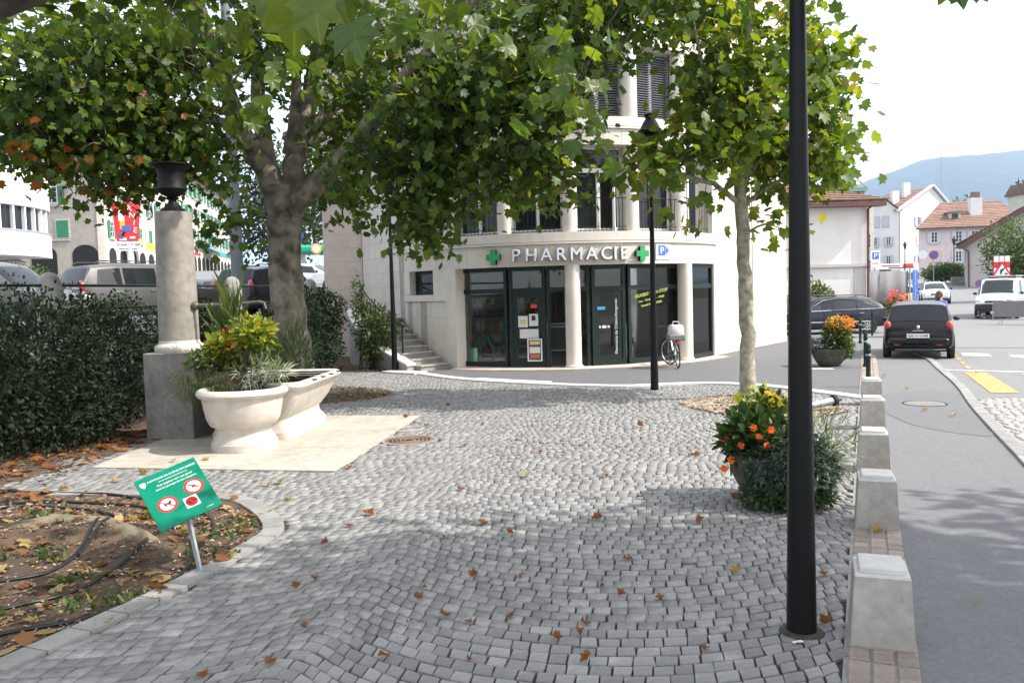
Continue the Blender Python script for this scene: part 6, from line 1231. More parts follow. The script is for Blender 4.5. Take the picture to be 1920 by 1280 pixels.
tuft(fb, (.42, -.08, .50), (.34, .3, .34), 520, .14, 'silver_thin', 75, BL, up=.2); tuft(fb, (.25, .0, .30), (.34, .3, .24), 900, .07, 'bowl_grey', 76)
petals(fb, [(-.20, -.34, .66), (-.34, -.24, .57), (-.06, -.36, .45), (-.14, -.36, .58), (-.42, -.12, .63), (-.41, -.16, .42), (-.46, -.10, .33), (-.10, -.34, .72), (-.47, -.05, .58), (-.24, -.28, .73)], .041, 'flower_orange', 77); petals(fb, [(-.02, .0, 1.0, .2, -.5, .8), (.06, .05, .97, .3, -.3, .8)], .04, 'flower_yellow', 79)
fb2 = thing('orange_flower_bowl', 'stone bowl with a tall mound of orange flowers and violet petunias by the kerb', 'flower bowl', (7.75, 20.25, 0)); bowl(fb2, .44, .42)
tuft(fb2, (.20, 0, .72), (.34, .3, .40), 1100, .10, 'shrub_leaf', 81); tuft(fb2, (.24, -.05, 1.02), (.34, .3, .18), 520, .06, 'flower_yellow', 82, shell=.25); tuft(fb2, (.30, -.1, 1.0), (.3, .26, .2), 130, .06, 'flower_orange', 83); tuft(fb2, (-.30, -.05, .50), (.26, .25, .16), 420, .08, 'bowl_grey', 84); tuft(fb2, (-.42, -.12, .52), (.2, .2, .12), 60, .06, 'flower_violet', 85); tuft(fb2, (.36, -.12, .42), (.16, .2, .24), 320, .09, 'shrub_leaf', 86)
fb3 = thing('red_flower_planter', 'planter with red flowers and silver foliage beyond the black hatchback', 'flower bowl', (14.4, 30.6, 0)); bowl(fb3, .5, .6); tuft(fb3, (.0, 0, .95), (.55, .4, .3), 700, .12, 'silver_leaf', 87); tuft(fb3, (-.3, 0, 1.1), (.3, .3, .3), 300, .12, 'shrub_leaf', 88); tuft(fb3, (-.25, -.1, 1.45), (.3, .25, .25), 90, .11, 'flower_red', 89); tuft(fb3, (.1, -.1, 1.35), (.25, .25, .15), 70, .11, 'flower_yellow', 90)
# ---------------------------------------------------------------- bicycle
pr_, pf_ = gp(1272, 690), gp(1246, 677); dv = (pf_ - pr_); rzb = math.atan2(dv.y, dv.x); ctr = pr_ + dv.normalized() * .53
bi = thing('bicycle', 'dark city bicycle leaning on its stand in front of the right shop window', 'bicycle', tuple(ctr), rzb); bi.rotation_euler[0] = R_(-4)
def turn(mb):
    c, s_ = math.cos(R_(30)), math.sin(R_(30)); mb.v = [(.49 + (x - .49) * c - y * s_, (x - .49) * s_ + y * c, z) for x, y, z in mb.v]; return mb
for x in (-.53, .53):
    tn = turn if x > 0 else (lambda m: m)
    mb = MB(); A = Matrix.Rotation(R_(90), 3, 'X'); N = 36; mb.tube([(x + .325 * math.cos(a), 0, .34 + .325 * math.sin(a)) for a in np.linspace(0, 2 * math.pi, N + 1)], .018, 8, False); wh = tn(mb).build('wheel', 'rubber', bi, True)
    mb = MB(); mb.tube([(x + .30 * math.cos(a), 0, .34 + .30 * math.sin(a)) for a in np.linspace(0, 2 * math.pi, N + 1)], .009, 6, False); tn(mb).build('rim', 'steel', wh, True); mb = MB()
    for k in range(16): a = k * math.pi / 8; mb.tube([(x, .025 * (-1) ** k, .34), (x + .3 * math.cos(a), 0, .34 + .3 * math.sin(a))], .0018, 3, False)
    tn(mb).build('spokes', 'steel', wh, kind='stuff')
    mb = MB(); mb.tube([(x + .365 * math.cos(a), 0, .34 + .365 * math.sin(a)) for a in np.linspace(.2, 2.8, 16)], .02, 6); tn(mb).build('mudguard', 'black_paint', bi, True)
mb = MB()
for a, b, r in (((-.05, 0, .30), (.38, 0, .82), .017), ((-.05, 0, .30), (-.18, 0, .82), .015), ((-.15, 0, .70), (.37, 0, .72), .012), ((-.53, .05, .34), (-.05, .02, .30), .010), ((-.53, -.05, .34), (-.05, -.02, .30), .010), ((-.53, .05, .34), (-.16, .01, .76), .009), ((-.53, -.05, .34), (-.16, -.01, .76), .009), ((.36, 0, .88), (.42, 0, .68), .02)): mb.tube([a, b], r, 8)
mb.build('frame', 'steel', bi, True); mb = MB()
for s in (-1, 1): mb.tube([(.42, .05 * s, .68), (.50, .05 * s, .42), (.53, .05 * s, .34)], .010, 6)
turn(mb).build('fork', 'steel', bi, True); MB().tube([(.36, 0, .86), (.34, 0, 1.0)], .012, 6).build('stem', 'steel', bi); MB().tube([(.14, -.30, 1.02), (.24, -.28, 1.04), (.34, -.12, 1.02), (.35, 0, 1.0), (.34, .12, 1.02), (.24, .28, 1.04), (.14, .30, 1.02)], .012, 8).build('handlebar', 'black_paint', bi, True)
MB().tube([(-.18, 0, .80), (-.20, 0, .92)], .012, 6).build('seat_post', 'steel', bi); mb = MB(); mb.sphere((-.24, 0, .95), (.15, .09, .035)); mb.build('saddle', 'rubber', bi, True)
mb = MB()
for s in (-.06, .06): mb.tube([(-.28, s, .72), (-.75, s, .72)], .007, 5); mb.tube([(-.7, s, .72), (-.53, s, .36)], .006, 5)
mb.build('rack', 'steel', bi); MB().box((-.78, 0, .66), (.03, .08, .06)).build('tail_light', 'sign_red', bi); MB().tube([(-.05, 0, .28), (-.15, .20, -.02)], .010, 6).build('kickstand', 'steel', bi); mb = MB().lathe([(.0001, 0), (.09, 0), (.09, .01), (.0001, .01)], (-.05, .03, .30), 16, axis=Matrix.Rotation(R_(90), 3, 'X')); mb.build('chainring', 'iron', bi); mb = MB(); mb.tube([(-.05, .08, .30), (-.05, .08, .14)], .01, 5); mb.box((-.05, .12, .14), (.09, .08, .02)); mb.box((-.05, -.12, .46), (.09, .08, .02)); mb.tube([(-.05, -.08, .30), (-.05, -.08, .46)], .01, 5); mb.build('pedals', 'iron', bi, kind='stuff')
bg = thing('shopping_bag', 'white and grey shopping bag on the bicycle rack', 'bag', tuple(pr_ + Vector((-.03, .10, .70))), rzb); mb = MB(); V = []
for z, s in ((0, .8), (.06, 1), (.2, 1.04), (.32, .95), (.38, .75)):
    for k in range(16): a = 2 * math.pi * k / 16; V.append((.20 * s * math.copysign(abs(math.cos(a)) ** .6, math.cos(a)), .19 * s * math.copysign(abs(math.sin(a)) ** .6, math.sin(a)) * (1 + .06 * math.sin(k * 2.3 + z * 20)), z))
mb.add(V, [(k * 16 + i, k * 16 + (i + 1) % 16, k * 16 + 16 + (i + 1) % 16, k * 16 + 16 + i) for k in range(4) for i in range(16)] + [tuple(range(64, 80)), tuple(range(15, -1, -1))]); mb.build('sack', 'bag_white', bg, True); MB().bbox((0, 0, .07), (.44, .42, .15), 0, .03).build('basket', 'banner_grey', bg); MB().tube([(0, -.08, .36), (0, -.07, .46), (0, .07, .46), (0, .08, .36)], .01, 5).build('handle', 'white_paint', bg)
# ---------------------------------------------------------------- green notice on a post
Pm = at(359, 968, 5.98); e1 = Vector((.36, .25, .131)); e2 = Vector((.315, -.30, -.30)); W_, H_ = e1.length, e2.length; u_ = e1.normalized(); d_ = e2.normalized(); n_ = d_.cross(u_).normalized()
if n_.y > 0: n_ = -n_
cen = Pm - e2 * .47; ns = thing('notice_board', 'green municipal notice board with prohibition symbols on a leaning metal post', 'sign', tuple(gp(380, 1075)))
Bs = Matrix((u_, -d_, n_)).transposed().to_4x4(); TM = Matrix.Translation(cen - ns.location) @ Bs
def onb(mb, nm, m, par=ns, **k): mb.v = [tuple(TM @ Vector(p)) for p in mb.v]; return mb.build(nm, m, par, **k)
bd = onb(MB().bbox((0, 0, 0), (W_, H_, .012), 0, .002), 'board', 'sign_green')
def ontext(s, x, y, sz, al='CENTER'): me = text_mesh(s, sz, .0006, align=al); me.transform(TM @ Matrix.Translation((x, y, .0072))); return link('lettering', me, 'sign_white', ns)
ontext('COMMUNE DE CHÊNE-BOUGERIES', .03, .195, .0235); ontext('Cet espace vert est placé', .03, .128, .026); ontext('sous la sauvegarde des citoyens.', .03, .095, .024); ontext('La Mairie', .15, -.235, .014)
onb(MB().box((.03, .170, .0068), (.22, .003, .001)), 'rule', 'sign_white'); onb(MB().slab([(-.205, .215, .0065), (-.205, .185, .0065), (-.185, .160, .0065), (-.165, .185, .0065), (-.165, .215, .0065)], (0, 0, 1), .001), 'crest', 'sign_white')
for cx, cy, k in ((-.10, -.06, 0), (.12, .0, 1)):
    sgn = onb(MB().lathe([(.0001, .0066), (.072, .0066), (.072, .0076), (.0001, .0076)], (cx, cy, 0), 28), 'symbol', 'sign_red'); onb(MB().lathe([(.0001, .0078), (.053, .0078), (.053, .0084), (.0001, .0084)], (cx, cy, 0), 28), 'symbol_field', 'sign_white', sgn)
    fig = MB()
    if k == 0: fig.box((cx + .002, cy + .004, .0088), (.05, .018, .0008)); fig.box((cx + .026, cy + .016, .0088), (.018, .014, .0007)); [fig.box((cx + dx, cy - .012, .0088), (.006, .022, .0006)) for dx in (-.018, -.008, .012, .020)]
    else:
        for a in (.5, 2.1, 3.6): fig.box((cx, cy, .0088 + a * .0001), (.07, .003, .0007), a)
        fig.lathe([(.012, .0086), (.014, .0094), (.016, .0086)], (cx, cy, 0), 14)
    onb(fig, 'figure', 'ink', sgn); onb(MB().box((cx, cy, .0096), (.11, .009, .0008), -.75), 'bar', 'sign_red', sgn)
sq = onb(MB().box((.055, -.125, .0068), (.10, .10, .001)), 'small_symbol', 'sign_white'); onb(MB().lathe([(.038, .0074), (.038, .0084), (.044, .0084), (.044, .0074)], (.055, -.125, 0), 24), 'ring', 'sign_red', sq); onb(MB().box((.055, -.125, .0082), (.05, .022, .0008), .3), 'figure', 'ink', sq); onb(MB().box((.055, -.125, .0094), (.075, .006, .0008), -.75), 'bar', 'sign_red', sq)
ft = Vector((0, 0, -.08)); tp = Pm - e2 * .18 - ns.location - n_ * .02; t_ = (tp - ft); mb = MB(); mb.box((ft + tp) / 2, (.032, .022, t_.length), M=t_.to_track_quat('Z', 'X').to_matrix()); mb.build('post', 'galv', ns)
# irrigation hoses in the bed
HO = [[(-40, 912), (60, 917), (150, 921), (240, 927), (330, 943), (388, 962), (399, 988), (378, 1030), (330, 1075), (240, 1122), (130, 1158), (-20, 1186)], [(-30, 958), (80, 955), (160, 957), (215, 967), (237, 981), (215, 1005), (160, 1040), (80, 1078), (-20, 1098)],
      [(-30, 942), (120, 940), (240, 944), (320, 958), (336, 985), (295, 1020), (205, 1070), (120, 1110), (-20, 1146)], [(185, 958), (207, 975), (195, 1003), (165, 1032), (120, 1060)]]
hl = ['outermost loop of black irrigation hose sweeping past the notice board post', 'inner black irrigation hose loop crossing the root mound', 'middle loop of black irrigation hose running under the notice board', 'short offcut of black hose beside the root mound']
for H_i, lb in zip(HO, hl):
    P = [gp(x, y, .04) for x, y in H_i]; P = [Vector((p.x, p.y, bedz(p.x, p.y) + .015)) for p in spline([tuple(p) for p in P], 8)]; tag(MB().tube(P, .0125, 8).build('hose', 'hose', smooth=True), lb, 'hose')
rt = MB(); rt.tube([(-4.4, 6.75, .02), (-3.9, 6.95, .10), (-3.4, 6.80, .12), (-3.0, 6.55, .09), (-2.65, 6.35, .02)], [.16, .13, .11, .09, .03], 10); rt.v = [(x - TA[0], y - TA[1], z - TA[2]) for x, y, z in rt.v]; rt.build('root', 'root_bark', bpy.data.objects['bed_plane_tree'], True)
# fallen leaves, each one a thing
def curl_leaf(seed, m):
    g = np.random.default_rng(seed); V = LEAF_V.copy(); V[:, 1] -= .4; r = np.hypot(V[:, 0], V[:, 1]); V[:, 2] = r ** 2 * g.uniform(.1, .6) + np.abs(V[:, 0]) * g.uniform(.1, .9) + g.normal(0, .09, 13); V[:, :2] *= g.uniform(.75, 1.1, (13, 1)); V[:, 0] *= g.uniform(.55, 1); V[:, 2] -= V[:, 2].min(); me = bpy.data.meshes.new('m'); me.from_pydata([tuple(v) for v in V], [], [tuple(int(q) for q in f) for f in LEAF_F]); me.materials.append(M_(m)); return me
FL = [curl_leaf(i, 'fallen_leaf') for i in range(5)]; FP = [curl_leaf(i + 9, 'fallen_leaf_pale') for i in range(4)]
spots = [(505, 1247), (783, 1125), (878, 1170), (1098, 1173), (1088, 1192), (1322, 1220), (888, 1083), (795, 1105), (958, 1158), (592, 1090), (655, 990), (833, 1010), (978, 1083), (1130, 1100), (1160, 1118), (1545, 1080), (1548, 1172), (720, 1235), (835, 1157), (1045, 1200), (380, 1272), (570, 1180), (690, 966), (865, 920), (955, 1002), (905, 985), (1120, 975), (1095, 835), (1178, 1052), (1312, 982), (1395, 830), (1200, 800), (1135, 895), (1300, 855), (655, 880), (870, 838), (840, 762), (800, 800), (905, 797), (760, 785), (1012, 850), (1375, 935), (1060, 740), (745, 1055), (555, 1105), (1240, 1125), (610, 1020), (1200, 935), (880, 1240), (1100, 1240)]
spots2 = [(500, 912), (440, 935), (540, 938), (525, 908), (655, 878), (325, 868), (385, 865), (270, 890), (215, 905), (240, 1090), (300, 990), (170, 1130), (120, 920), (60, 1170), (430, 1000), (290, 1128), (445, 970), (250, 1080), (480, 905), (1380, 1075), (985, 895), (1830, 1132), (1830, 700), (1700, 730), (1660, 705), (1790, 780), (1735, 770), (1645, 1000)]
lt = {'fallen_leaf': 'brown curled plane leaf fallen on the grey cobbles', 'pale_leaf': 'yellow or pale plane leaf fallen on the ground'}
for L_, ms_, nm in ((spots, FL, 'fallen_leaf'), (spots2, FP, 'pale_leaf')):
    for i, (px, py) in enumerate(L_):
        p = gp(px, py); s = rnd.uniform(.07, .13) * (.72 if py > 1000 else 1); zz = (bedz(p.x, p.y) if pip(p.x, p.y, BEDP) else .016 if pip(p.x, p.y, APRON) else .008) + .004
        o = link(nm, ms_[i % len(ms_)], None, None, (p.x, p.y, zz), (rnd.gauss(0, .12), rnd.gauss(0, .12), rnd.uniform(0, 6.28)), label=lt[nm], cat='leaf', group='fallen plane leaves' if nm == 'fallen_leaf' else 'pale fallen leaves'); o.scale = (s, s, s)
lp = MB(); g = np.random.default_rng(66); n = 260; P = []
while len(P) < n:
    x, y = g.uniform(-7, -3.5), g.uniform(8.4, 13)
    if pip(x, y, BEDP): P.append((x, y, bedz(x, y) + .02))
P = np.array(P); a = g.uniform(0, 6.28, n); A = orient(np.stack([np.cos(a), np.sin(a), g.normal(0, .2, n)], 1), g.normal(0, .35, (n, 3)) + np.array([0, 0, 1.]), g.uniform(.08, .16, n)); link('dry_leaves', scatter(LEAF_V, LEAF_F, A, P), 'fallen_leaf', top('planting_bed'), kind='stuff')
n = 130; P = []
while len(P) < n:
    x, y = g.uniform(-4.6, -2.2), g.uniform(4.6, 8.3)
    if pip(x, y, BEDP): P.append((x, y, bedz(x, y) + .02))
P = np.array(P); a = g.uniform(0, 6.28, n); A = orient(np.stack([np.cos(a), np.sin(a), g.normal(0, .2, n)], 1), g.normal(0, .35, (n, 3)) + np.array([0, 0, 1.]), g.uniform(.06, .13, n)); link('dry_leaves', scatter(LEAF_V, LEAF_F, A[:70], P[:70]), 'fallen_leaf', top('planting_bed'), kind='stuff'); link('dry_leaves', scatter(LEAF_V, LEAF_F, A[70:], P[70:]), 'fallen_leaf_pale', top('planting_bed'), kind='stuff')
# weeds in the bed and in the joints
g = np.random.default_rng(67); cl = []
for c in [(-3.6, 6.3), (-3.2, 5.9), (-4.0, 6.1), (-3.7, 7.0), (-2.55, 6.9), (-2.5, 7.3), (-3.0, 5.4), (-3.5, 5.2), (-2.7, 5.5), (-4.2, 7.3), (-2.4, 6.3), (-3.4, 7.6), (-3.9, 5.4)]:
    k = 60; q = np.array([c[0], c[1], 0]) + g.normal(0, .10, (k, 3)) * np.array([1, 1, 0]); q[:, 2] = [bedz(x, y) for x, y, _ in q]; cl.append(q)
P = np.concatenate(cl); A = orient(g.normal(0, .6, P.shape) + np.array([0, 0, 1.]), g.normal(0, .7, P.shape) + np.array([0, 0, .4]), g.uniform(.03, .07, len(P))); link('weeds', scatter(OVAL_V, OVAL_F, A, P), 'shrub_leaf', top('planting_bed'), kind='stuff')
P = []
for _ in range(70):
    i = rnd.randrange(len(SC)); c = SC[i]; P += [(c.x + .055 + g.normal(0, .02), c.y + .055 + g.normal(0, .02), -.004) for _ in range(8)]
P = np.array(P); A = orient(g.normal(0, .5, P.shape) + np.array([0, 0, 1.]), g.normal(0, 1, P.shape), g.uniform(.012, .035, len(P))); link('weeds', scatter(BLADE_V * np.array([3, 1, 1]), BLADE_F, A, P), 'shrub_leaf', plaza, kind='stuff')
p = gp(1495, 1207); mb = MB(); V = [(x * .028 + rj.uniform(-.006, .006), y * .018 + rj.uniform(-.004, .004), .010 + rj.uniform(0, .012)) for y in range(-1, 2) for x in range(-1, 2)]; mb.add(V, [(0, 1, 4, 3), (1, 2, 5, 4), (3, 4, 7, 6), (4, 5, 8, 7)]); tag(mb.build('paper_scrap', 'sign_white', loc=(p.x, p.y, 0), smooth=True), 'crumpled scrap of white paper on the cobbles by the lamp post foot', 'litter')
# ================================================================ VEHICLES
def car(nm, lab, loc, rz, paint, T, wid, belt, roof, base=.30, wheels=(-1.2, 1.2), wr=.31, sidewin=(), plate='rear', tail=None, head=None, rails=False, estate=False, group=None, taper=.84, bumper=True, text=None):
    # T: list of (x, z_low, z_shoulder, z_top, half width, top half width); cabin where z_top > z_shoulder + .12
    o = thing(nm, lab, 'van' if 'van' in nm else 'car', loc, rz, group); rows = []
    for x, zl, zs, zt, hw, tw_ in T:
        zt = max(zt, zs + .015); rows.append([(hw * .90, zl), (hw * .985, zl + .10), (hw, zl + (zs - zl) * .55), (hw * .965, zs), (tw_ + (hw * .965 - tw_) * .10, zt - (zt - zs) * .10), (tw_ * .86, zt), (tw_ * .45, zt + .018), (0, zt + .024)])
    def P(i, k, s): y, z = rows[i][k]; return Vector((T[i][0], y * s, z))
    K = 8; V = []; 
    for i in range(len(T)): V += [P(i, k, 1) for k in range(K)] + [P(i, k, -1) for k in range(K - 2, -1, -1)]
    m = 2 * K - 1; Fs = []
    for i in range(len(T) - 1):
        for k in range(m - 1): Fs.append((i * m + k, (i + 1) * m + k, (i + 1) * m + k + 1, i * m + k + 1))
        Fs.append((i * m + m - 1, (i + 1) * m + m - 1, (i + 1) * m, i * m))
    Fs += [tuple(range(m)), tuple((len(T) - 1) * m + k for k in range(m - 1, -1, -1))]
    mb = MB(); mb.add(V, [f[::-1] for f in Fs]); bd_ = mb.build('body', paint, o, True, ang=32)
    def pane(a, b, nmx, m_='car_glass', ta=.1, tb=.9, sx=.93, kk=(4, 5, 6, 7)):
        A_ = [P(a, k, 1) for k in kk] + [P(a, k, -1) for k in kk[::-1][1:]]; B_ = [P(b, k, 1) for k in kk] + [P(b, k, -1) for k in kk[::-1][1:]]; V = []
        for t in (ta, .5, tb):
            for q, r in zip(A_, B_): v = q.lerp(r, t); V.append(Vector((v.x, v.y * sx, v.z)))
        n = len(A_); nn = (V[n] - V[0]).cross(V[n - 1] - V[0]).normalized(); c = Vector((0, 0, .8)); nn = nn if nn.dot(V[n // 2] - c) > 0 else -nn; V = [v + nn * .012 for v in V]
        MB().add(V, [(r * n + i, r * n + i + 1, (r + 1) * n + i + 1, (r + 1) * n + i) for r in (0, 1) for i in range(n - 1)]).build(nmx, m_, o, True)
    def sidepane(xa, xb, xc, xd, z0=.06, z1=.9):
        # bottom from xa to xb, top from xc to xd (fractions of window height along the cabin)
        for s in (-1, 1):
            def at_(x, f):
                for i in range(len(T) - 1):
                    if T[i][0] <= x <= T[i + 1][0]: t = (x - T[i][0]) / (T[i + 1][0] - T[i][0]); b_ = P(i, 3, s).lerp(P(i + 1, 3, s), t); t_ = P(i, 4, s).lerp(P(i + 1, 4, s), t); v = b_.lerp(t_, f); return Vector((x, v.y + s * .010, v.z))
            V = [at_(xa, z0), at_(xb, z0), at_(xd, z1), at_(xc, z1)]; MB().add(V, [(0, 1, 2, 3)]).build('side_window', 'car_glass', o)
    cab = [i for i in range(len(T)) if T[i][3] > T[i][2] + .2]; f0, f1 = cab[0], cab[-1]
    if f0 > 0: pane(f0 - 1, f0, 'rear_window')
    pane(f1, f1 + 1, 'windscreen')
    for w4 in sidewin: sidepane(*w4)
    for x in wheels:
        for s in (-1, 1):
            A = Matrix.Rotation(R_(-90 * s), 3, 'X'); MB().lathe([(.0001, 0), (wr + .055, 0), (wr + .055, .10), (.0001, .10)], (x, s * (wid - .088), wr), 24, axis=A).build('wheel_arch', 'car_trim', o, True)
            wh = MB().lathe([(wr * .62, .0), (wr * .95, .0), (wr, .03), (wr, .17), (wr * .95, .19), (wr * .66, .195), (wr * .62, .17)], (x, s * (wid - .17), wr), 28, axis=A).build('wheel', 'rubber', o, True)
            MB().lathe([(.0001, .165), (.05, .185), (.08, .16), (wr * .62, .15)], (x, s * (wid - .17), wr), 20, axis=A).build('rim', 'steel', wh, True)
            sp_ = MB()
            for k in range(9): a = k * 2 * math.pi / 9; sp_.box((x + math.cos(a) * wr * .36, s * (wid + .008), wr + math.sin(a) * wr * .36), (wr * .56, .02, .035), M=Matrix.Rotation(-a, 3, 'Y'))
            sp_.build('spokes', 'steel', wh, kind='stuff')
    xr, xf = T[0][0], T[-1][0]
    for sg_, spec in ((-1, tail), (1, head)):
        for (x, y, z, sx, sy, sz, mm, nmx) in spec or ():
            for s in (-1, 1): MB().sphere((x, y * s, z), (sx, sy, sz), 12, 8).build(nmx, mm, o, True)
    xm = T[f1 + 1][0] - .35
    for s in (-1, 1): MB().sphere((xm, s * (wid + .10), T[f1][2] + .08), (.06, .10, .07), 10, 6).build('mirror', paint if 'grey' in paint else 'car_trim', o, True)
    if bumper:
        for x, sg_ in ((xr, -1), (xf, 1)): MB().bbox((x - sg_ * .03, 0, .50), (.16, wid * 1.72, .20), 0, .05).build('bumper', paint if paint != 'car_white' else 'car_trim', o)
    if rails:
        for s in (-1, 1): MB().tube([(T[f0][0] + .15, s * T[f0][5] * .86, roof), (T[f0][0] + .3, s * T[f0][5] * .86, roof + .07), (T[f1][0] - .2, s * T[f1][5] * .86, roof + .07), (T[f1][0] + .0, s * T[f1][5] * .86, roof)], .018, 6).build('roof_rail', 'car_trim', o, True)
    for x in [w4[1] + .08 for w4 in sidewin[:2]]:
        for s in (-1, 1): MB().box((x - .22, s * (wid * .985), T[f1][2] - .09), (.18, .03, .03)).build('door_handle', 'chrome', o)
    return o
# black hatchback seen from behind
TH = [(-1.90, .42, .70, .70, .72, .62), (-1.88, .34, .88, .88, .80, .70), (-1.80, .30, .99, 1.0, .84, .74), (-1.52, .26, 1.0, 1.50, .85, .64), (-1.1, .24, .99, 1.58, .85, .63), (-.2, .24, .97, 1.58, .85, .63), (.35, .24, .95, 1.50, .85, .62), (1.10, .25, .94, .96, .84, .66), (1.6, .28, .86, .88, .80, .62), (1.88, .36, .66, .68, .66, .5)]
pc0 = gp(1722, 669); hv = Vector((.455, .89, 0)).normalized()
rn = car('black_hatchback', 'black hatchback with Geneva plate driving away along the pavement kerb', tuple(pc0 + hv * 1.35 + Vector((0, 0, -.02))), math.atan2(hv.y, hv.x), 'car_black', TH, .85, 1.0, 1.58, sidewin=((-1.3, -.45, -1.2, -.45), (-.35, .55, -.35, .28)), wheels=(-1.22, 1.26), tail=((-1.80, .735, .90, .088, .10, .18, 'lamp_red', 'tail_light'),), head=((1.72, .6, .72, .12, .14, .08, 'lamp_clear', 'headlight'),))
MB().box((-1.925, 0, .66), (.03, .54, .12)).build('number_plate', 'sign_white', rn); me = text_mesh('GE 111348', .105, .003); me.transform(Matrix.Translation((-1.943, .0, .625)) @ Matrix.Rotation(R_(-90), 4, 'Z') @ Matrix.Rotation(R_(90), 4, 'X')); link('plate_number', me, 'ink', rn)
MB().sphere((-1.87, 0, .89), (.03, .05, .06), 8, 6).build('badge', 'chrome', rn, True); MB().box((-1.905, 0, .80), (.02, .26, .02)).build('model_script', 'chrome', rn); MB().tube([(-1.0, .0, 1.6), (-1.12, 0, 1.95)], .006, 5).build('aerial', 'car_trim', rn)
for s in (-1, 1): MB().box((-1.915, s * .5, .42), (.02, .16, .05)).build('reflector', 'lamp_red', rn)
# dark estate car
TE = [(-2.40, .42, .70, .72, .72, .62), (-2.36, .34, .92, .93, .84, .70), (-2.22, .30, 1.0, 1.02, .88, .74), (-1.72, .26, .98, 1.40, .89, .62), (-1.1, .24, .96, 1.46, .90, .62), (.0, .24, .93, 1.47, .90, .62), (.45, .24, .92, 1.40, .90, .60), (1.25, .25, .90, .92, .89, .70), (2.0, .28, .82, .84, .86, .66), (2.38, .36, .62, .64, .74, .5)]
au = car('estate_car', 'dark blue black estate car parked sideways by the white house', (12.75, 33.9, -.02), math.pi, 'car_blue', TE, .90, .98, 1.47, sidewin=((-1.95, -1.05, -1.65, -1.05), (-.98, -.12, -.98, -.12), (-.05, .85, -.05, .5)), wheels=(-1.42, 1.42), wr=.33, tail=((-2.26, .74, .88, .10, .14, .07, 'lamp_red', 'tail_light'),), head=((2.2, .66, .68, .12, .15, .07, 'lamp_clear', 'headlight'),), rails=True)
for s in (-1, 1): MB().tube([(-2.0, s * .885, 1.0), (-1.6, s * .76, 1.38), (-.3, s * .73, 1.43), (.3, s * .74, 1.36), (1.1, s * .88, .93), (-2.0, s * .885, 1.0)], .014, 5).build('window_trim', 'chrome', au, True)
rn.scale = (1, .98, .93)
def clone(src, nm, lab, loc, rz, paint=None, group=None):
    c = copy_tree(src, label=lab, loc=loc, rz=rz); c.name = nm
    if paint:
        for ch in c.children:
            if ch.name.split('.')[0] in ('body', 'bumper') and ch.data.materials[0].name in ('car_black', 'car_blue', 'car_white', 'car_silver', 'car_grey'):
                ch.data = ch.data.copy(); ch.data.materials[0] = M_(paint)
    return c
clone(au, 'dark_saloon', 'second dark car parked behind the estate car', (12.1, 36.8, -.02), math.pi + .05, 'car_grey')
# white saloon coming, white car behind the flowers
TS = [(-2.2, .42, .70, .72, .70, .60), (-2.15, .34, .95, .97, .82, .68), (-1.75, .28, 1.0, 1.02, .87, .72), (-1.0, .24, .98, 1.40, .88, .60), (-.3, .24, .95, 1.46, .88, .60), (.25, .24, .92, 1.40, .88, .60), (1.05, .25, .90, .93, .87, .70), (1.8, .28, .80, .84, .84, .66), (2.15, .34, .66, .68, .78, .56), (2.22, .38, .58, .60, .70, .5)]
hv2 = Vector((-.40, -.91, 0)); wc = car('white_saloon', 'white saloon car coming down the street towards the plaza', (29.3, 57.5, hgt(29, 57) - .03), math.atan2(hv2.y, hv2.x), 'car_white', TS, .88, .97, 1.46, sidewin=((-1.2, -.42, -.95, -.42), (-.35, .65, -.35, .3)), wheels=(-1.35, 1.35), tail=((-2.1, .66, .85, .08, .15, .07, 'lamp_red', 'tail_light'),), head=((2.08, .62, .68, .12, .16, .08, 'lamp_clear', 'headlight'),), bumper=False)
MB().box((2.22, 0, .66), (.03, .7, .10)).build('grille', 'car_trim', wc); MB().bbox((2.16, 0, .38), (.12, 1.4, .14), 0, .03).build('lower_intake', 'car_trim', wc); MB().box((2.245, 0, .5), (.02, .5, .1)).build('number_plate', 'sign_white', wc)
clone(rn, 'white_hatchback', 'white hatchback half hidden behind the red flower planter', (24.2, 51.5, hgt(24, 51) - .02), math.atan2(.91, .42), 'car_white')
clone(rn, 'small_dark_car', 'small dark car parked above the garden wall in front of the pink house', (48.3, 92, hgt(48, 92) + .35), math.pi, None)
# white van
TV = [(-2.4, .40, 1.0, 1.02, .80, .70), (-2.38, .36, 1.18, 1.95, .90, .76), (-1.5, .32, 1.18, 1.99, .92, .78), (.2, .32, 1.16, 1.99, .92, .78), (.85, .32, 1.14, 1.94, .92, .76), (1.55, .33, 1.10, 1.14, .91, .74), (2.05, .36, .95, 1.0, .88, .70), (2.38, .42, .80, .82, .82, .62), (2.42, .46, .70, .72, .74, .56)]
hv3 = Vector((-.62, -.78, 0)); vn = car('white_van', 'white delivery van parked at the right edge behind the crowd barriers', (25.0, 42.3, hgt(25, 42) - .03), math.atan2(hv3.y, hv3.x), 'car_white', TV, .92, 1.15, 1.99, sidewin=((-.05, .7, -.05, .6), (.78, 1.4, .78, 1.0)), wheels=(-1.45, 1.5), wr=.33, head=((2.28, .66, .86, .10, .16, .11, 'lamp_clear', 'headlight'),), tail=((-2.36, .80, 1.0, .05, .08, .2, 'lamp_red', 'tail_light'),), bumper=False)
MB().bbox((2.40, 0, .56), (.22, 1.66, .34), 0, .06).build('bumper', 'car_trim', vn); MB().box((2.44, 0, .84), (.03, .8, .10)).build('grille', 'car_trim', vn); MB().box((-.6, 0, 2.07), (2.6, 1.4, .06)).build('roof_rack', 'galv', vn)
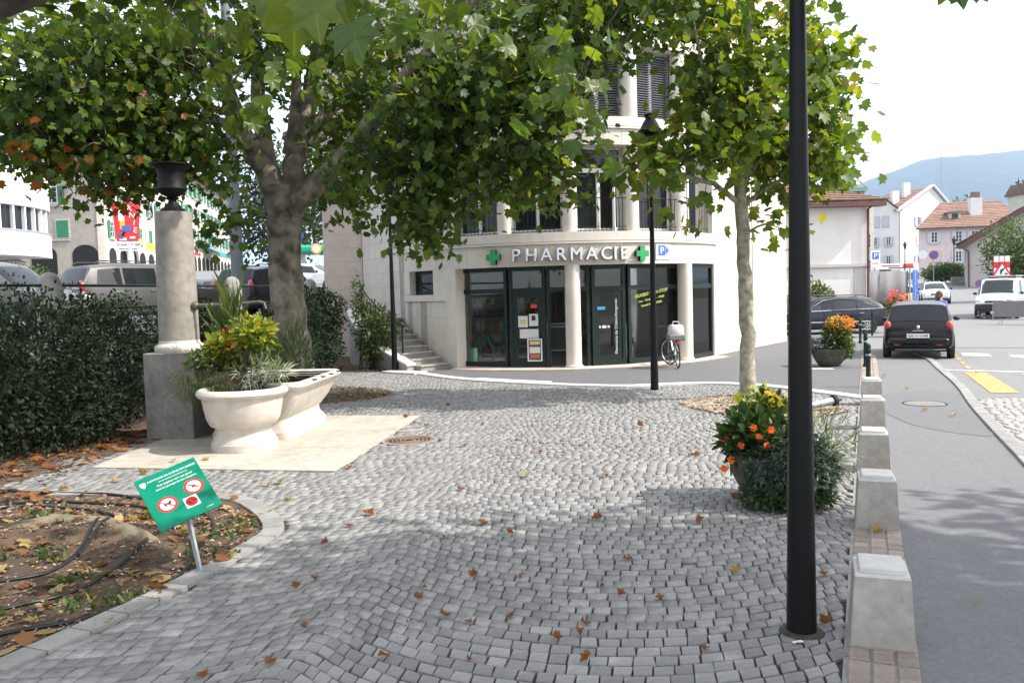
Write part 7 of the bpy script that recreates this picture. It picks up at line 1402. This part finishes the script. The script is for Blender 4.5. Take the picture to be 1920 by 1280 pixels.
# cars on the upper road
TSU = [(-2.25, .45, .80, .82, .74, .62), (-2.22, .38, 1.02, 1.04, .86, .74), (-2.1, .34, 1.10, 1.12, .90, .78), (-1.82, .30, 1.10, 1.64, .91, .70), (-1.1, .28, 1.08, 1.72, .92, .69), (.1, .28, 1.06, 1.72, .92, .69), (.55, .28, 1.05, 1.64, .92, .68), (1.25, .30, 1.03, 1.05, .91, .74), (1.95, .33, .95, .97, .88, .68), (2.25, .40, .72, .74, .76, .54)]
sw_ = ((-1.75, -1.05, -1.65, -1.05), (-.98, -.05, -.98, -.05), (.02, .85, .02, .45))
sv = car('silver_suv', 'silver off road car at the left edge behind the hedge', (-12.75, 20.4, hgl(-14, 20)), R_(-6), 'car_silver', TSU, .92, 1.1, 1.72, sidewin=sw_, wheels=(-1.35, 1.4), wr=.35, tail=((-2.12, .78, 1.05, .08, .12, .22, 'lamp_red', 'tail_light'),), head=((2.05, .66, .80, .12, .16, .09, 'lamp_clear', 'headlight'),), rails=True)
clone(sv, 'grey_suv', 'grey family car with roof rails seen from behind above the hedge', (-10.55, 23.9, hgl(-10, 23)), math.atan2(.80, .60), 'car_grey'); clone(sv, 'navy_suv', 'dark blue off road car seen from behind left of the plane trunk', (-8.4, 29.6, hgl(-8, 29)), math.atan2(.92, .40), 'car_blue')
clone(wc, 'pale_saloon', 'pale saloon car between the fountain column and the steel mast', (-11.0, 31.0, hgl(-11, 31) - .1), math.atan2(-.75, .66), 'car_silver'); clone(wc, 'far_white_car', 'white car passing between the plane trunk and the pharmacy', (-10.9, 46, hgl(-11, 46)), math.atan2(-.2, 1))
tag(MB().bbox((0, 0, .45), (1.1, .5, .9), 0, .04).build('electric_cabinet', 'concrete', loc=(-7.6, 29.2, 2.2 - .55)), 'grey cabinet on the upper road right of the plane trunk', 'cabinet')
# ---------------------------------------------------------------- pedestrian behind the hatchback
def person(lab, loc, rz):
    o = thing('person', lab, 'person', loc, rz)
    J = {'pel': ((0, 0, .90), .15), 'sp': ((0, -.01, 1.10), .135), 'ch': ((0, 0, 1.28), .15), 'nk': ((0, .01, 1.42), .06), 'hd0': ((0, .02, 1.50), .08), 'hd1': ((0, .025, 1.60), .09), 'hl': ((-.10, 0, .86), .095), 'kl': ((-.10, .06, .48), .062), 'al': ((-.10, .0, .08), .042), 'tl': ((-.11, .14, .04), .035), 'hr': ((.10, 0, .86), .095), 'kr': ((.11, -.02, .48), .062), 'ar': ((.11, -.14, .08), .042), 'tr': ((.12, .0, .04), .035),
         'sl': ((-.19, 0, 1.36), .058), 'el': ((-.25, -.03, 1.10), .044), 'wl': ((-.24, .08, .88), .032), 'sr': ((.19, 0, 1.36), .058), 'er': ((.25, -.02, 1.10), .044), 'wr': ((.24, .09, .88), .032)}
    E_ = [('pel', 'sp'), ('sp', 'ch'), ('ch', 'nk'), ('nk', 'hd0'), ('hd0', 'hd1'), ('pel', 'hl'), ('hl', 'kl'), ('kl', 'al'), ('al', 'tl'), ('pel', 'hr'), ('hr', 'kr'), ('kr', 'ar'), ('ar', 'tr'), ('ch', 'sl'), ('sl', 'el'), ('el', 'wl'), ('ch', 'sr'), ('sr', 'er'), ('er', 'wr')]
    for sd, w_ in ((-1, 'wl'), (1, 'wr')):
        b = Vector(J[w_][0]); J['p' + w_] = (tuple(b + Vector((0, .03, -.06))), .026); E_.append((w_, 'p' + w_))
        for k in range(4): a = 'f%d' % k + w_; c = a + 'e'; J[a] = (tuple(b + Vector((sd * .0, .01 + k * .018, -.11))), .010); J[c] = (tuple(b + Vector((-sd * .012, .014 + k * .018, -.165 + abs(k - 1.5) * .008))), .008); E_ += [('p' + w_, a), (a, c)]
        a = 't' + w_ + 'h'; J[a] = (tuple(b + Vector((-sd * .01, .075, -.09))), .010); E_.append(('p' + w_, a))
    ks_ = list(J); me = bpy.data.meshes.new('m'); me.from_pydata([J[k][0] for k in ks_], [(ks_.index(a), ks_.index(b)) for a, b in E_], []); ob = bpy.data.objects.new('tmp', me); COL.objects.link(ob); ob.modifiers.new('s', 'SKIN'); ob.modifiers.new('d', 'SUBSURF').levels = 2; ob.modifiers['d'].render_levels = 2
    for i, k in enumerate(ks_): r = J[k][1]; me.skin_vertices[0].data[i].radius = (r * (1.25 if k in ('ch', 'sp', 'pel') else 1), r * (.8 if k in ('ch', 'sp', 'pel') else 1)); me.skin_vertices[0].data[i].use_root = (k == 'pel')
    dg = bpy.context.evaluated_depsgraph_get(); m2 = bpy.data.meshes.new_from_object(ob.evaluated_get(dg)); bpy.data.objects.remove(ob); m2.materials.clear(); bod = link('body', m2, 'skin', o)
    m2.materials.append(M_('cloth_blue')); m2.materials.append(M_('cloth_dark')); soften(m2, 80)
    for p in m2.polygons: c = p.center; p.material_index = 1 if .95 < c.z < 1.42 and abs(c.x) < .30 and not (abs(c.x) > .2 and c.z < 1.0) else 2 if c.z <= .95 and abs(c.x) < .2 else 0
    mb = MB(); mb.sphere((0, -.005, 1.60), (.105, .115, .125), 14, 10); mb.v = [v for v in mb.v]; mb.sphere((0, -.08, 1.52), (.09, .06, .12), 12, 8); mb.build('hair', 'hair_brown', o, True); return o
pe = person('person with brown hair and a violet blue top walking beyond the black hatchback', (13.25, 25.7, -.02), R_(-60))
bp_ = thing('backpack', 'blue backpack on the pedestrian beyond the black hatchback', 'backpack', tuple(Vector(pe.location) + Matrix.Rotation(R_(-60), 3, 'Z') @ Vector((0, -.16, 1.02))), R_(-60)); MB().bbox((0, -.05, .15), (.28, .16, .40), 0, .05).build('pack', 'sign_blue', bp_); MB().bbox((0, -.15, .08), (.20, .06, .18), 0, .03).build('pocket', 'cloth_blue', bp_)
# ================================================================ AIR
def hz_(n):
    m = bpy.data.materials.new(n); m.use_nodes = True; t = m.node_tree; t.nodes.remove(t.nodes['Principled BSDF']); v = t.nodes.new('ShaderNodeVolumePrincipled'); v.inputs['Color'].default_value = (.56, .75, 1, 1); v.inputs['Density'].default_value = 1.8e-4; v.inputs['Anisotropy'].default_value = .2
    t.links.new(v.outputs[0], t.nodes['Material Output'].inputs['Volume']); return m
DEFS['haze'] = hz_
MB().box((0, 3250, 330), (14600, 8100, 670)).build('haze', 'haze', kind='stuff')
